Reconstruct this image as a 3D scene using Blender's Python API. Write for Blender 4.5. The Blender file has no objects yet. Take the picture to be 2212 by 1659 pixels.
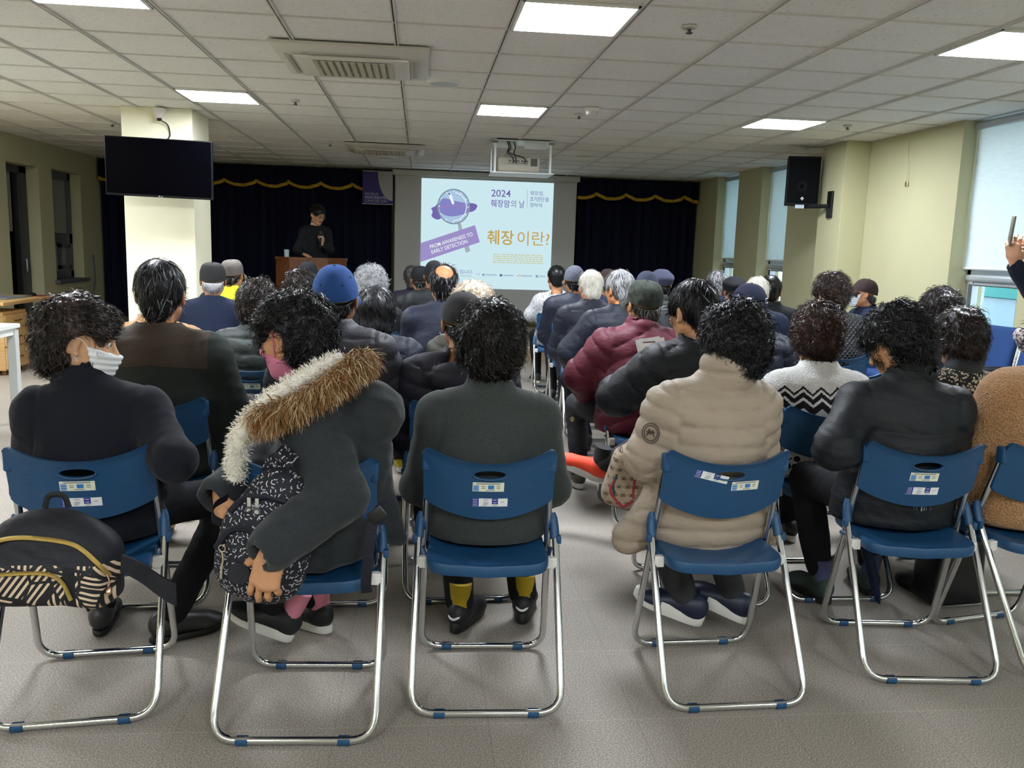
import bpy, bmesh, math, random
import numpy as np
from mathutils import Matrix, Vector

scene = bpy.context.scene
COL = scene.collection

# ------------------------------------------------------------------ camera
EYE = 1.40
YAW, PITCH, ROLL, FPX = 0.1096, 0.1568, 0.031, 1852.3


def camera_axes(yaw, pitch, roll):
    cy, sy = math.cos(yaw), math.sin(yaw)
    cp, sp = math.cos(pitch), math.sin(pitch)
    cr, sr = math.cos(roll), math.sin(roll)
    f = np.array([sy, cy, 0.]); r = np.array([cy, -sy, 0.]); u = np.array([0, 0, 1.])
    f2 = f * cp - u * sp; u2 = u * cp + f * sp
    return r * cr + u2 * sr, -r * sr + u2 * cr, f2


cam_data = bpy.data.cameras.new('camera')
cam = bpy.data.objects.new('camera', cam_data)
COL.objects.link(cam)
_r, _u, _f = camera_axes(YAW, PITCH, ROLL)
cam.matrix_world = Matrix(((_r[0], _u[0], -_f[0], 0), (_r[1], _u[1], -_f[1], 0), (_r[2], _u[2], -_f[2], EYE), (0, 0, 0, 1)))
cam_data.sensor_fit = 'HORIZONTAL'
cam_data.sensor_width = 36.0
cam_data.lens = FPX / 2212 * 36.0
cam_data.clip_start = 0.05
cam_data.clip_end = 200
scene.camera = cam

# ------------------------------------------------------------------ sky, light, exposure
world = bpy.data.worlds.new('overcast_sky')
scene.world = world
world.use_nodes = True
_bg = world.node_tree.nodes['Background']
_bg.inputs[0].default_value = (0.80, 0.92, 1.0, 1)
_bg.inputs[1].default_value = 2.4
PANEL_EMIT = 45.0
SLIDE_EMIT = 0.47
scene.view_settings.view_transform = 'Standard'
scene.view_settings.look = 'None'
scene.view_settings.exposure = 0.86
scene.view_settings.gamma = 1.0
scene.view_settings.use_curve_mapping = False
try:
    scene.cycles.use_denoising = True
    scene.cycles.max_bounces = 8
    scene.cycles.diffuse_bounces = 5
    scene.cycles.glossy_bounces = 3
    scene.cycles.transmission_bounces = 4
    scene.cycles.transparent_max_bounces = 8
    scene.cycles.sample_clamp_indirect = 6.0
    scene.cycles.caustics_reflective = False
    scene.cycles.caustics_refractive = False
except Exception:
    pass

RNG = np.random.default_rng(7)


# ------------------------------------------------------------------ materials
def lin(c):
    if isinstance(c, str):
        c = c.lstrip('#')
        c = [int(c[i:i + 2], 16) / 255 for i in (0, 2, 4)]
    return tuple((x / 12.92 if x <= 0.04045 else ((x + 0.055) / 1.055) ** 2.4) for x in c[:3]) + (1.0,)


class NT:
    """Small helper around a material's node tree."""

    def __init__(self, name):
        self.m = bpy.data.materials.new(name)
        self.m.use_nodes = True
        self.t = self.m.node_tree
        self.p = self.t.nodes['Principled BSDF']
        self._c = None

    def node(self, typ, **kw):
        n = self.t.nodes.new(typ)
        for k, v in kw.items():
            setattr(n, k, v)
        return n

    def link(self, a, b):
        self.t.links.new(a, b)

    def coord(self):
        if self._c is None:
            self._c = self.node('ShaderNodeTexCoord').outputs['Object']
        return self._c

    def val(self, sock, v):
        if isinstance(v, (int, float, tuple, list)):
            sock.default_value = v
        else:
            self.link(v, sock)

    def math(self, op, a, b=0.0, clamp=False):
        n = self.node('ShaderNodeMath', operation=op, use_clamp=clamp)
        self.val(n.inputs[0], a)
        self.val(n.inputs[1], b)
        return n.outputs[0]

    def xyz(self, vec=None):
        n = self.node('ShaderNodeSeparateXYZ')
        self.link(vec or self.coord(), n.inputs[0])
        return n.outputs[0], n.outputs[1], n.outputs[2]

    def comb(self, x, y, z):
        n = self.node('ShaderNodeCombineXYZ')
        for i, v in enumerate((x, y, z)):
            self.val(n.inputs[i], v)
        return n.outputs[0]

    def mapping(self, scale=(1, 1, 1), rot=(0, 0, 0), loc=(0, 0, 0), vec=None):
        n = self.node('ShaderNodeMapping')
        n.inputs['Scale'].default_value = scale
        n.inputs['Rotation'].default_value = rot
        n.inputs['Location'].default_value = loc
        self.link(vec or self.coord(), n.inputs['Vector'])
        return n.outputs[0]

    def noise(self, scale, detail=3, rough=0.5, vec=None, out='Fac', dist=0.0):
        n = self.node('ShaderNodeTexNoise')
        n.inputs['Scale'].default_value = scale
        n.inputs['Detail'].default_value = detail
        n.inputs['Roughness'].default_value = rough
        n.inputs['Distortion'].default_value = dist
        self.link(vec or self.coord(), n.inputs['Vector'])
        return n.outputs[out]

    def vor(self, scale, out='Distance', feature='F1', vec=None, rand=1.0):
        n = self.node('ShaderNodeTexVoronoi', feature=feature)
        n.inputs['Scale'].default_value = scale
        n.inputs['Randomness'].default_value = rand
        self.link(vec or self.coord(), n.inputs['Vector'])
        return n.outputs[out]

    def mix(self, fac, a, b):
        n = self.node('ShaderNodeMix', data_type='RGBA')
        self.val(n.inputs[0], fac)
        self.val(n.inputs[6], a)
        self.val(n.inputs[7], b)
        return n.outputs[2]

    def ramp(self, fac, stops):
        n = self.node('ShaderNodeValToRGB')
        e = n.color_ramp.elements
        while len(e) < len(stops):
            e.new(0.5)
        for el, (p, c) in zip(e, stops):
            el.position = p
            el.color = c
        self.link(fac, n.inputs[0])
        return n.outputs[0]

    def bump(self, h, strength=0.3, dist=0.01):
        n = self.node('ShaderNodeBump')
        n.inputs['Strength'].default_value = strength
        n.inputs['Distance'].default_value = dist
        self.link(h, n.inputs['Height'])
        self.link(n.outputs[0], self.p.inputs['Normal'])
        return n

    def set(self, color=None, rough=None, metal=None, spec=None, sheen=None, coat=None):
        if color is not None:
            self.val(self.p.inputs['Base Color'], color)
        if rough is not None:
            self.val(self.p.inputs['Roughness'], rough)
        if metal is not None:
            self.p.inputs['Metallic'].default_value = metal
        if spec is not None:
            self.p.inputs['Specular IOR Level'].default_value = spec
        if sheen is not None:
            self.p.inputs['Sheen Weight'].default_value = sheen
        if coat is not None:
            self.p.inputs['Coat Weight'].default_value = coat
        return self


_MC = {}


def plain(name, col, rough=0.6, metal=0.0, spec=0.5, var=0.0, vscale=30, bump=0.0, bscale=200):
    key = (name, str(col), rough, metal, spec, var, bump)
    if key in _MC:
        return _MC[key]
    n = NT(name)
    c = lin(col)
    if var:
        f = n.noise(vscale, 4)
        n.set(n.mix(f, tuple(x * (1 - var) for x in c[:3]) + (1,), tuple(min(1, x * (1 + var)) for x in c[:3]) + (1,)))
    else:
        n.set(c)
    n.set(rough=rough, metal=metal, spec=spec)
    if bump:
        n.bump(n.noise(bscale, 3), bump, 0.002)
    _MC[key] = n.m
    return n.m


def emitter(name, col, strength):
    n = NT(name)
    n.set((0, 0, 0, 1), 0.6)
    n.p.inputs['Emission Color'].default_value = lin(col)
    n.p.inputs['Emission Strength'].default_value = strength
    return n.m


def cloth(name, col, col2=None, kind='weave', amount=0.25, rough=0.85, sheen=0.0, spec=0.25):
    """Cloth with its own fine texture; kinds: weave, knit, fleece, nylon, heather."""
    key = ('cloth', name, str(col), str(col2), kind, amount)
    if key in _MC:
        return _MC[key]
    n = NT(name)
    c = lin(col)
    c2 = lin(col2) if col2 else tuple(min(1, x * (1 + amount)) for x in c[:3]) + (1,)
    if kind == 'nylon':
        f = n.noise(9, 4, 0.6)
        n.set(n.mix(f, c, c2), 0.56, spec=0.3)
        fine = n.noise(26, 5, 0.62, vec=n.mapping((1, 1, 2.2)), dist=0.4)
        n.bump(fine, 0.55, 0.006)
    elif kind == 'heather':
        f = n.noise(420, 2, 0.6, vec=n.mapping((1, 1, 3)))
        g = n.ramp(f, [(0.35, c), (0.68, c2)])
        n.set(g, 0.95, spec=0.1, sheen=0.15)
        n.bump(f, 0.25, 0.002)
    elif kind == 'fleece':
        v = n.vor(150)
        f = n.noise(60, 3)
        n.set(n.mix(n.math('MULTIPLY', v, 1.6, True), c2, c), 0.95, spec=0.1, sheen=0.3)
        n.bump(n.math('ADD', v, f), 0.9, 0.006)
    elif kind == 'knit':
        f = n.noise(250, 2, 0.5, vec=n.mapping((2.2, 2.2, 0.6)))
        n.set(n.mix(f, c, c2), 0.95, spec=0.1, sheen=0.1)
        n.bump(f, 0.3, 0.002)
    else:
        f = n.noise(14, 5, 0.65)
        n.set(n.mix(f, c, c2), rough, spec=spec, sheen=sheen)
        fine = n.noise(34, 5, 0.6, vec=n.mapping((1, 1, 1.8)), dist=0.3)
        n.bump(fine, 0.4, 0.005)
    _MC[key] = n.m
    return n.m


CHROME = plain('chrome', '#d9dbdc', 0.13, 1.0)
STEEL = plain('brushed_steel', '#a9abac', 0.32, 1.0)
BLUE = plain('blue_plastic', '#1d4a72', 0.42, 0, 0.45, 0.06, 8)
BLACKP = plain('black_plastic', '#101113', 0.4)
WHITEP = plain('white_plastic', '#e6e5df', 0.4)
SKIN = {}


def skin(tone):
    if tone in SKIN:
        return SKIN[tone]
    n = NT('skin')
    c = lin(tone)
    f = n.noise(45, 5, 0.6)
    d = (c[0] * 0.86, c[1] * 0.76, c[2] * 0.72, 1)
    n.set(n.mix(f, d, (min(1, c[0] * 1.08), min(1, c[1] * 1.06), min(1, c[2] * 1.05), 1)), 0.5, spec=0.4)
    n.p.inputs['Subsurface Weight'].default_value = 0.08
    n.p.inputs['Subsurface Radius'].default_value = (0.012, 0.005, 0.003)
    n.p.inputs['Subsurface Scale'].default_value = 0.5
    n.bump(n.noise(300, 3), 0.12, 0.002)
    SKIN[tone] = n.m
    return n.m


# ------------------------------------------------------------------ objects and meshes
def empty(name, loc=(0, 0, 0), rz=0.0):
    o = bpy.data.objects.new(name, None)
    o.empty_display_size = 0.1
    COL.objects.link(o)
    o.location = loc
    o.rotation_euler = (0, 0, rz)
    return o


def tag(o, label, cat, group=None, kind=None):
    o['label'] = label
    o['category'] = cat
    if group:
        o['group'] = group
    if kind:
        o['kind'] = kind
    return o


def structure(o):
    o['kind'] = 'structure'
    return o


def mesh_from(name, V, F, mats, parent=None, smooth=True, mi=None, sharp=None):
    me = bpy.data.meshes.new(name)
    V = np.asarray(V, dtype=np.float32)
    if isinstance(F, np.ndarray):
        nf, k = F.shape
        me.vertices.add(len(V))
        me.vertices.foreach_set('co', V.ravel())
        me.loops.add(nf * k)
        me.loops.foreach_set('vertex_index', F.astype(np.int32).ravel())
        me.polygons.add(nf)
        me.polygons.foreach_set('loop_start', np.arange(0, nf * k, k, dtype=np.int32))
        me.update(calc_edges=True)
    else:
        me.from_pydata([tuple(map(float, v)) for v in V], [], [tuple(map(int, f)) for f in F])
    if not isinstance(mats, (list, tuple)):
        mats = [mats]
    for m in mats:
        me.materials.append(m)
    n = len(me.polygons)
    me.polygons.foreach_set('use_smooth', [bool(smooth)] * n)
    if mi is not None:
        me.polygons.foreach_set('material_index', np.asarray(mi, dtype=np.int32))
    me.update()
    if sharp is not None and smooth:
        me.set_sharp_from_angle(angle=math.radians(sharp))
    o = bpy.data.objects.new(name, me)
    COL.objects.link(o)
    if parent is not None:
        o.parent = parent
    return o


def frames(P, closed=False):
    P = np.asarray(P, float)
    n = len(P)
    if closed:
        T = np.roll(P, -1, 0) - np.roll(P, 1, 0)
    else:
        T = np.gradient(P, axis=0)
    T /= np.maximum(np.linalg.norm(T, axis=1, keepdims=True), 1e-9)
    a = np.array([0, 0, 1.]) if abs(T[0, 2]) < 0.9 else np.array([1., 0, 0])
    N = np.zeros_like(P)
    v = a - T[0] * (a @ T[0])
    N[0] = v / np.linalg.norm(v)
    for i in range(1, n):
        v = N[i - 1] - T[i] * (N[i - 1] @ T[i])
        N[i] = v / max(np.linalg.norm(v), 1e-9)
    return T, N, np.cross(T, N)


def fillet(pts, r, seg=6):
    pts = [np.array(p, float) for p in pts]
    out = [pts[0]]
    for i in range(1, len(pts) - 1):
        a, b, c = pts[i - 1], pts[i], pts[i + 1]
        u = a - b; v = c - b
        lu, lv = np.linalg.norm(u), np.linalg.norm(v)
        u /= lu; v /= lv
        ang = math.acos(max(-1, min(1, u @ v)))
        d = min(r / max(math.tan(ang / 2), 1e-6), lu * 0.49, lv * 0.49)
        p0 = b + u * d; p1 = b + v * d
        for k in range(seg + 1):
            t = k / seg
            out.append((1 - t) ** 2 * p0 + 2 * t * (1 - t) * b + t * t * p1)
    out.append(pts[-1])
    return np.array(out)


def spline(pts, n=8):
    P = np.array(pts, float)
    Q = np.vstack([2 * P[0] - P[1], P, 2 * P[-1] - P[-2]])
    out = []
    for i in range(1, len(Q) - 2):
        for t in np.linspace(0, 1, n, endpoint=False):
            a, b, c, d = Q[i - 1], Q[i], Q[i + 1], Q[i + 2]
            out.append(0.5 * (2 * b + (c - a) * t + (2 * a - 5 * b + 4 * c - d) * t * t + (3 * b - a - 3 * c + d) * t ** 3))
    out.append(P[-1])
    return np.array(out)


_BOX = [(0, 0, 0), (1, 0, 0), (1, 1, 0), (0, 1, 0), (0, 0, 1), (1, 0, 1), (1, 1, 1), (0, 1, 1)]
_BOXF = [(0, 3, 2, 1), (4, 5, 6, 7), (0, 1, 5, 4), (1, 2, 6, 5), (2, 3, 7, 6), (3, 0, 4, 7)]


class MB:
    """Collects shapes into one mesh."""

    def __init__(self):
        self.v = []; self.f = []; self.m = []; self.n = 0

    def add(self, V, F, m=0, M=None):
        V = np.asarray(V, float)
        if M is not None:
            M = np.array(M)
            V = V @ M[:3, :3].T + M[:3, 3]
        self.v.append(V)
        for f in F:
            self.f.append(tuple(int(i) + self.n for i in f))
            self.m.append(m)
        self.n += len(V)
        return self

    def box(self, x0, x1, y0, y1, z0, z1, m=0, bevel=0.0, M=None, seg=2):
        V = [(x0 if a == 0 else x1, y0 if b == 0 else y1, z0 if c == 0 else z1) for a, b, c in _BOX]
        if bevel <= 0:
            return self.add(V, _BOXF, m, M)
        bm = bmesh.new()
        vs = [bm.verts.new(v) for v in V]
        for f in _BOXF:
            bm.faces.new([vs[i] for i in f])
        bmesh.ops.bevel(bm, geom=list(bm.edges), offset=bevel, segments=seg, affect='EDGES', profile=0.5)
        bm.verts.index_update()
        VV = [v.co[:] for v in bm.verts]
        FF = [[v.index for v in f.verts] for f in bm.faces]
        bm.free()
        return self.add(VV, FF, m, M)

    def tube(self, P, r, n=8, closed=False, m=0, M=None, sx=1.0, sy=1.0):
        P = np.asarray(P, float)
        T, N, B = frames(P, closed)
        R = np.full(len(P), r) if np.isscalar(r) else np.asarray(r, float)
        a = np.linspace(0, 2 * math.pi, n, endpoint=False)
        V = (P[:, None, :] + R[:, None, None] * (np.cos(a)[None, :, None] * N[:, None, :] * sx + np.sin(a)[None, :, None] * B[:, None, :] * sy)).reshape(-1, 3)
        F = []
        k = len(P)
        for i in range(k if closed else k - 1):
            j = (i + 1) % k
            for q in range(n):
                q2 = (q + 1) % n
                F.append((i * n + q, i * n + q2, j * n + q2, j * n + q))
        if not closed:
            F.append(tuple(range(n))[::-1])
            F.append(tuple((k - 1) * n + q for q in range(n)))
        return self.add(V, F, m, M)

    def loft(self, rings, m=0, cap=True, M=None):
        rings = [np.asarray(r, float) for r in rings]
        n = len(rings[0])
        V = np.vstack(rings)
        F = []
        for i in range(len(rings) - 1):
            for q in range(n):
                q2 = (q + 1) % n
                F.append((i * n + q, i * n + q2, (i + 1) * n + q2, (i + 1) * n + q))
        if cap:
            F.append(tuple(range(n))[::-1])
            F.append(tuple((len(rings) - 1) * n + q for q in range(n)))
        return self.add(V, F, m, M)

    def lathe(self, prof, n=20, m=0, M=None):
        a = np.linspace(0, 2 * math.pi, n, endpoint=False)
        rings = [np.stack([r * np.cos(a), r * np.sin(a), np.full(n, z)], 1) for r, z in prof]
        return self.loft(rings, m, True, M)

    def grid(self, G, m=0, M=None, flip=False):
        G = np.asarray(G, float)
        a, b, _ = G.shape
        F = []
        for i in range(a - 1):
            for j in range(b - 1):
                f = (i * b + j, (i + 1) * b + j, (i + 1) * b + j + 1, i * b + j + 1)
                F.append(f[::-1] if flip else f)
        return self.add(G.reshape(-1, 3), F, m, M)

    def sheet(self, front, back, mask, m=0, M=None):
        """Plate with thickness from two matching grids; mask says which cells exist."""
        a, b, _ = front.shape
        V = np.vstack([front.reshape(-1, 3), back.reshape(-1, 3)])
        o = a * b
        F = []
        for i in range(a - 1):
            for j in range(b - 1):
                if not mask[i, j]:
                    continue
                q = (i * b + j, (i + 1) * b + j, (i + 1) * b + j + 1, i * b + j + 1)
                F.append(q)
                F.append(tuple(o + t for t in q[::-1]))
                for (di, dj, e0, e1) in ((0, -1, q[0], q[1]), (1, 0, q[1], q[2]), (0, 1, q[2], q[3]), (-1, 0, q[3], q[0])):
                    ii, jj = i + di, j + dj
                    if not (0 <= ii < a - 1 and 0 <= jj < b - 1 and mask[ii, jj]):
                        F.append((e1, e0, o + e0, o + e1))
        return self.add(V, F, m, M)

    def build(self, name, mats, parent=None, smooth=True, sharp=40):
        V = np.vstack(self.v)
        return mesh_from(name, V, self.f, mats, parent, smooth, self.m, sharp)


def at(loc=(0, 0, 0), rx=0, ry=0, rz=0, s=(1, 1, 1)):
    M = Matrix.Translation(loc) @ Matrix.Rotation(rz, 4, 'Z') @ Matrix.Rotation(ry, 4, 'Y') @ Matrix.Rotation(rx, 4, 'X') @ Matrix.Diagonal((*s, 1))
    return np.array(M)


def look_matrix(p, fwd, up=(0, 0, 1)):
    """Local +Y along fwd, +Z near up."""
    f = np.array(fwd, float); f /= np.linalg.norm(f)
    u = np.array(up, float); u = u - f * (u @ f); u /= np.linalg.norm(u)
    r = np.cross(f, u)
    M = np.eye(4)
    M[:3, 0] = r; M[:3, 1] = f; M[:3, 2] = u; M[:3, 3] = p
    return M


def text_mesh(body, size, bold=0.0, align='LEFT', spacing=1.0):
    cu = bpy.data.curves.new('txt', 'FONT')
    cu.body = body
    cu.size = size
    cu.align_x = align
    cu.offset = bold
    cu.space_character = spacing
    cu.resolution_u = 4
    o = bpy.data.objects.new('txt', cu)
    COL.objects.link(o)
    dg = bpy.context.evaluated_depsgraph_get()
    me = bpy.data.meshes.new_from_object(o.evaluated_get(dg))
    V = np.array([v.co[:] for v in me.vertices]).reshape(-1, 3)
    F = [tuple(p.vertices) for p in me.polygons]
    bpy.data.objects.remove(o)
    bpy.data.curves.remove(cu)
    bpy.data.meshes.remove(me)
    return V, F

# ================================================================== THE ROOM
XL, XR, YB, YF, ZC = -4.83, 4.45, -3.2, 14.0, 2.549
TX0, TY0, TILE = -0.7556, 4.803, 0.6


def wall_mat(name, col):
    n = NT(name)
    c = lin(col)
    f = n.noise(3.0, 4, 0.6)
    n.set(n.mix(f, tuple(x * 0.95 for x in c[:3]) + (1,), tuple(min(1, x * 1.04) for x in c[:3]) + (1,)), 0.75, spec=0.25)
    n.bump(n.noise(120, 3), 0.08, 0.002)
    return n.m


WALL = wall_mat('cream_wall_paint', '#b8b592')

# floor: brown grey carpet tiles
n = NT('carpet_tile')
x, y, z = n.xyz()
sp = n.noise(215, 2, 0.7)
sp2 = n.noise(110, 3, 0.6)
pat = n.noise(2.2, 4, 0.6)
base = n.ramp(sp, [(0.30, lin('#5a534c')), (0.5, lin('#928a80')), (0.70, lin('#d8d0c6'))])
tone = n.mix(pat, lin('#8b837b'), lin('#a0968a'))
colr = n.mix(0.28, base, tone)
tn = n.node('ShaderNodeTexWhiteNoise', noise_dimensions='2D')
cx = n.math('FLOOR', n.math('DIVIDE', n.math('ADD', x, 0.23), 0.45)); cyy = n.math('FLOOR', n.math('DIVIDE', n.math('ADD', y, -0.105), 0.45))
n.link(n.comb(cx, cyy, 0.0), tn.inputs['Vector'])
colr = n.mix(n.math('MULTIPLY', tn.outputs['Value'], 0.10), colr, lin('#6f675c'))
fx = n.math('ABSOLUTE', n.math('SUBTRACT', n.math('FRACT', n.math('DIVIDE', n.math('ADD', x, 0.23), 0.45)), 0.5))
fy = n.math('ABSOLUTE', n.math('SUBTRACT', n.math('FRACT', n.math('DIVIDE', n.math('ADD', y, -0.105), 0.45)), 0.5))
sx_ = n.math('GREATER_THAN', fx, 0.4975)
sy_ = n.math('GREATER_THAN', fy, 0.4972)
colr = n.mix(n.math('MULTIPLY', sx_, 0.35), colr, lin('#4a443c'))
colr = n.mix(n.math('MULTIPLY', sy_, 0.40), colr, lin('#c9c0b0'))
n.set(colr, n.math('ADD', 0.42, n.math('MULTIPLY', sp2, 0.25)), spec=0.35)
n.bump(n.math('ADD', sp, sp2), 0.35, 0.0015)
FLOOR = n.m
o = MB().box(XL - 0.4, XR + 0.4, YB - 0.2, YF + 0.2, -0.12, 0.0).build('floor', FLOOR, smooth=False)
structure(o)

# ceiling: fissured mineral tiles on a T-bar grid
n = NT('mineral_tile')
v = n.mapping((1, 3.2, 1), (0, 0, 0.35))
d1 = n.noise(46, 3, 0.75, vec=v, dist=1.2)
pits = n.math('GREATER_THAN', d1, 0.63)
v2 = n.mapping((3.0, 1, 1), (0, 0, -0.25))
d2 = n.noise(58, 3, 0.8, vec=v2, dist=1.0)
pits2 = n.math('GREATER_THAN', d2, 0.665)
pp = n.math('MAXIMUM', pits, pits2)
big = n.noise(3, 3)
colr = n.mix(big, lin('#e9e8e5'), lin('#f1f0ed'))
n.set(n.mix(n.math('MULTIPLY', pp, 0.62), colr, lin('#4e4b46')), 0.9, spec=0.1)
n.bump(n.math('SUBTRACT', n.noise(160, 3), pp), 0.3, 0.003)
TILEM = n.m
o = MB().box(XL - 0.4, XR + 0.4, YB - 0.2, YF + 0.2, ZC + 0.012, ZC + 0.12).build('ceiling', TILEM, smooth=False)
structure(o)
TB = plain('tbar_paint', '#d2d0ca', 0.5)
TBD = plain('tbar_slot', '#3a3936', 0.7)
mb = MB()
for i in range(-6, 9):
    X = TX0 + TILE * i
    if not (XL < X < XR):
        continue
    mb.box(X - 0.012, X - 0.004, YB, YF, ZC, ZC + 0.02, 0)
    mb.box(X + 0.004, X + 0.012, YB, YF, ZC, ZC + 0.02, 0)
    mb.box(X - 0.004, X + 0.004, YB, YF, ZC + 0.007, ZC + 0.02, 1)
for j in range(-14, 16):
    Y = TY0 + TILE * j
    if not (YB < Y < YF):
        continue
    mb.box(XL, XR, Y - 0.006, Y + 0.006, ZC + 0.004, ZC + 0.02, 0)
    mb.box(XL, XR, Y + 0.006, Y + 0.009, ZC + 0.008, ZC + 0.02, 1)
structure(mb.build('trim_1', [TB, TBD], smooth=False))

# walls
mb = MB()
mb.box(XL - 0.4, XR + 0.4, YF, YF + 0.2, 0, ZC + 0.02)
structure(mb.build('wall_back', WALL, smooth=False))
mb = MB()
mb.box(XL - 0.4, XR + 0.4, YB - 0.2, YB, 0, ZC + 0.02)
structure(mb.build('wall_front', WALL, smooth=False))


def pierced_wall(name, xa, xb, y0, y1, holes, mat):
    mb = MB()
    y = y0
    for (ya, yb, za, zb) in sorted(holes):
        mb.box(xa, xb, y, ya, 0, ZC + 0.02)
        if za > 0:
            mb.box(xa, xb, ya, yb, 0, za)
        if zb < ZC:
            mb.box(xa, xb, ya, yb, zb, ZC + 0.02)
        y = yb
    mb.box(xa, xb, y, y1, 0, ZC + 0.02)
    return structure(mb.build(name, mat, smooth=False))


RWIN = [(-2.6, -1.73), (-0.88, -0.01), (0.86, 1.73), (2.58, 3.45), (4.30, 5.17), (6.02, 6.90), (10.28, 11.14), (11.99, 12.86)]
pierced_wall('wall_right', XR, XR + 0.32, YB, YF, [(a, b, 0.78, 2.60) for a, b in RWIN], WALL)
pierced_wall('wall_left', XL - 0.32, XL, YB, YF, [(10.85, 11.72, 0.0, 2.23), (12.12, 13.08, 0.79, 2.25)], WALL)

# square columns against the wall and in the hall
mb = MB().box(4.19, XR, 8.385, 8.89, 0, ZC + 0.01, bevel=0.004)
structure(mb.build('wall_column_right', WALL, smooth=False))
mb = MB().box(-2.70, -2.08, 8.33, 8.95, 0, ZC + 0.01, bevel=0.004)
structure(mb.build('pillar_1', wall_mat('pale_cream_paint', '#f3efd4'), smooth=False))
BASEB = plain('grey_baseboard', '#6d675a', 0.6)
structure(MB().box(XL, XL + 0.012, YB, 10.83, 0, 0.09).box(XL, XL + 0.012, 11.77, YF, 0, 0.09).build('baseboard_left', BASEB, smooth=False))
structure(MB().box(XR - 0.012, XR, YB, 8.38, 0, 0.09).box(XR - 0.012, XR, 8.9, YF, 0, 0.09).build('baseboard_right', BASEB, smooth=False))

# stage
STAGE = plain('stage_board', '#8a775b', 0.55, var=0.15, vscale=6)
mb = MB()
mb.box(XL + 0.02, XR - 0.02, 10.70, YF, 0, 0.17, bevel=0.004)
mb.box(XL + 0.02, XR - 0.02, 10.69, 10.73, 0.15, 0.178, m=1)
structure(mb.build('floor_stage', [STAGE, plain('stage_nosing', '#b9ab8c', 0.4)], smooth=False))

# left door and left window
GREYF = plain('grey_frame', '#55565a', 0.45)
DKGREY = plain('dark_grey_frame', '#3b3c41', 0.45)
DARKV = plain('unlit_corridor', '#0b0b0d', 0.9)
mb = MB()
mb.box(XL - 0.22, XL - 0.15, 11.52, 11.72, 0, 2.23, 0, 0.004)
mb.box(XL - 0.22, XL - 0.15, 10.85, 10.93, 0, 2.23, 0, 0.004)
mb.box(XL - 0.22, XL - 0.15, 10.85, 11.72, 2.14, 2.23, 0, 0.004)
mb.box(XL - 0.21, XL - 0.13, 11.44, 11.53, 0, 2.14, 1, 0.004)
mb.box(XL - 0.225, XL - 0.195, 10.93, 11.38, 1.42, 2.14, 2, 0.002)
d = structure(mb.build('door_1', [DKGREY, plain('door_leaf_edge', '#2d2e33', 0.4), plain('door_glass_grey', '#8f8f88', 0.3)], smooth=False))
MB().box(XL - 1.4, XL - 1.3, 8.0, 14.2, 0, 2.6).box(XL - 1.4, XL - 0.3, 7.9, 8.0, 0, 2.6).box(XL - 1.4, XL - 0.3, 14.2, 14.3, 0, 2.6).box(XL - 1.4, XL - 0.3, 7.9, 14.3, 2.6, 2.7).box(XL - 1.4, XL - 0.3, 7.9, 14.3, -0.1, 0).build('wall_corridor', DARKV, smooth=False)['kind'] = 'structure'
hb = MB().tube(fillet([(XL - 0.15, 11.47, 0.92), (XL - 0.09, 11.47, 0.92), (XL - 0.09, 11.47, 1.08), (XL - 0.15, 11.47, 1.08)], 0.015), 0.008)
hb.build('door_handle', STEEL, d)
mb = MB()
for (a, b, c, e) in ((12.12, 12.22, 0.80, 2.25), (12.97, 13.08, 0.80, 2.25), (12.12, 13.08, 2.15, 2.25), (12.12, 13.08, 0.80, 0.90), (12.12, 13.08, 1.27, 1.42)):
    mb.box(XL - 0.20, XL - 0.14, a, b, c, e, 0, 0.006)
mb.box(XL - 0.185, XL - 0.17, 12.2, 12.98, 0.9, 2.16, 1)
for (a, b, c, e) in ((12.60, 12.65, 0.92, 1.27), (12.90, 12.95, 0.92, 1.27), (12.60, 12.95, 0.92, 0.98), (12.60, 12.95, 1.22, 1.27)):
    mb.box(XL - 0.18, XL - 0.125, a, b, c, e, 0, 0.004)
w = structure(mb.build('window_1', [GREYF, plain('frosted_pane', '#8f9186', 0.25)], smooth=False))
MB().box(XL - 0.20, XL + 0.06, 12.06, 13.13, 0.745, 0.795, bevel=0.012).build('window_sill', GREYF, w, smooth=False)

# right windows with roller blinds
SILV = plain('silver_window_frame', '#b7bdc2', 0.35, 0.4)
GASK = plain('black_gasket', '#23262a', 0.5)
gl = NT('window_glass')
_t = gl.node('ShaderNodeBsdfTransparent'); _t.inputs[0].default_value = (0.90, 0.96, 0.98, 1)
_g = gl.node('ShaderNodeBsdfGlossy'); _g.inputs['Roughness'].default_value = 0.03
_m = gl.node('ShaderNodeMixShader'); _m.inputs[0].default_value = 0.06
gl.link(_t.outputs[0], _m.inputs[1]); gl.link(_g.outputs[0], _m.inputs[2])
gl.link(_m.outputs[0], gl.t.nodes['Material Output'].inputs['Surface'])
GLASS = gl.m
bn = NT('blind_fabric')
bx, by, bz = bn.xyz()
slub = bn.noise(34, 4, 0.6, vec=bn.mapping((1, 0.35, 3.2)))
bcol = bn.mix(slub, lin('#dfe6e6'), lin('#f7fbfb'))
bn.set(bcol, 0.9, spec=0.05)
tr = bn.node('ShaderNodeBsdfTranslucent')
bn.link(bcol, tr.inputs['Color'])
mx = bn.node('ShaderNodeMixShader')
mx.inputs[0].default_value = 0.52
bn.link(bn.p.outputs[0], mx.inputs[1])
bn.link(tr.outputs[0], mx.inputs[2])
bn.link(mx.outputs[0], bn.t.nodes['Material Output'].inputs['Surface'])
BLIND = bn.m
xw = XR + 0.17
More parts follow.
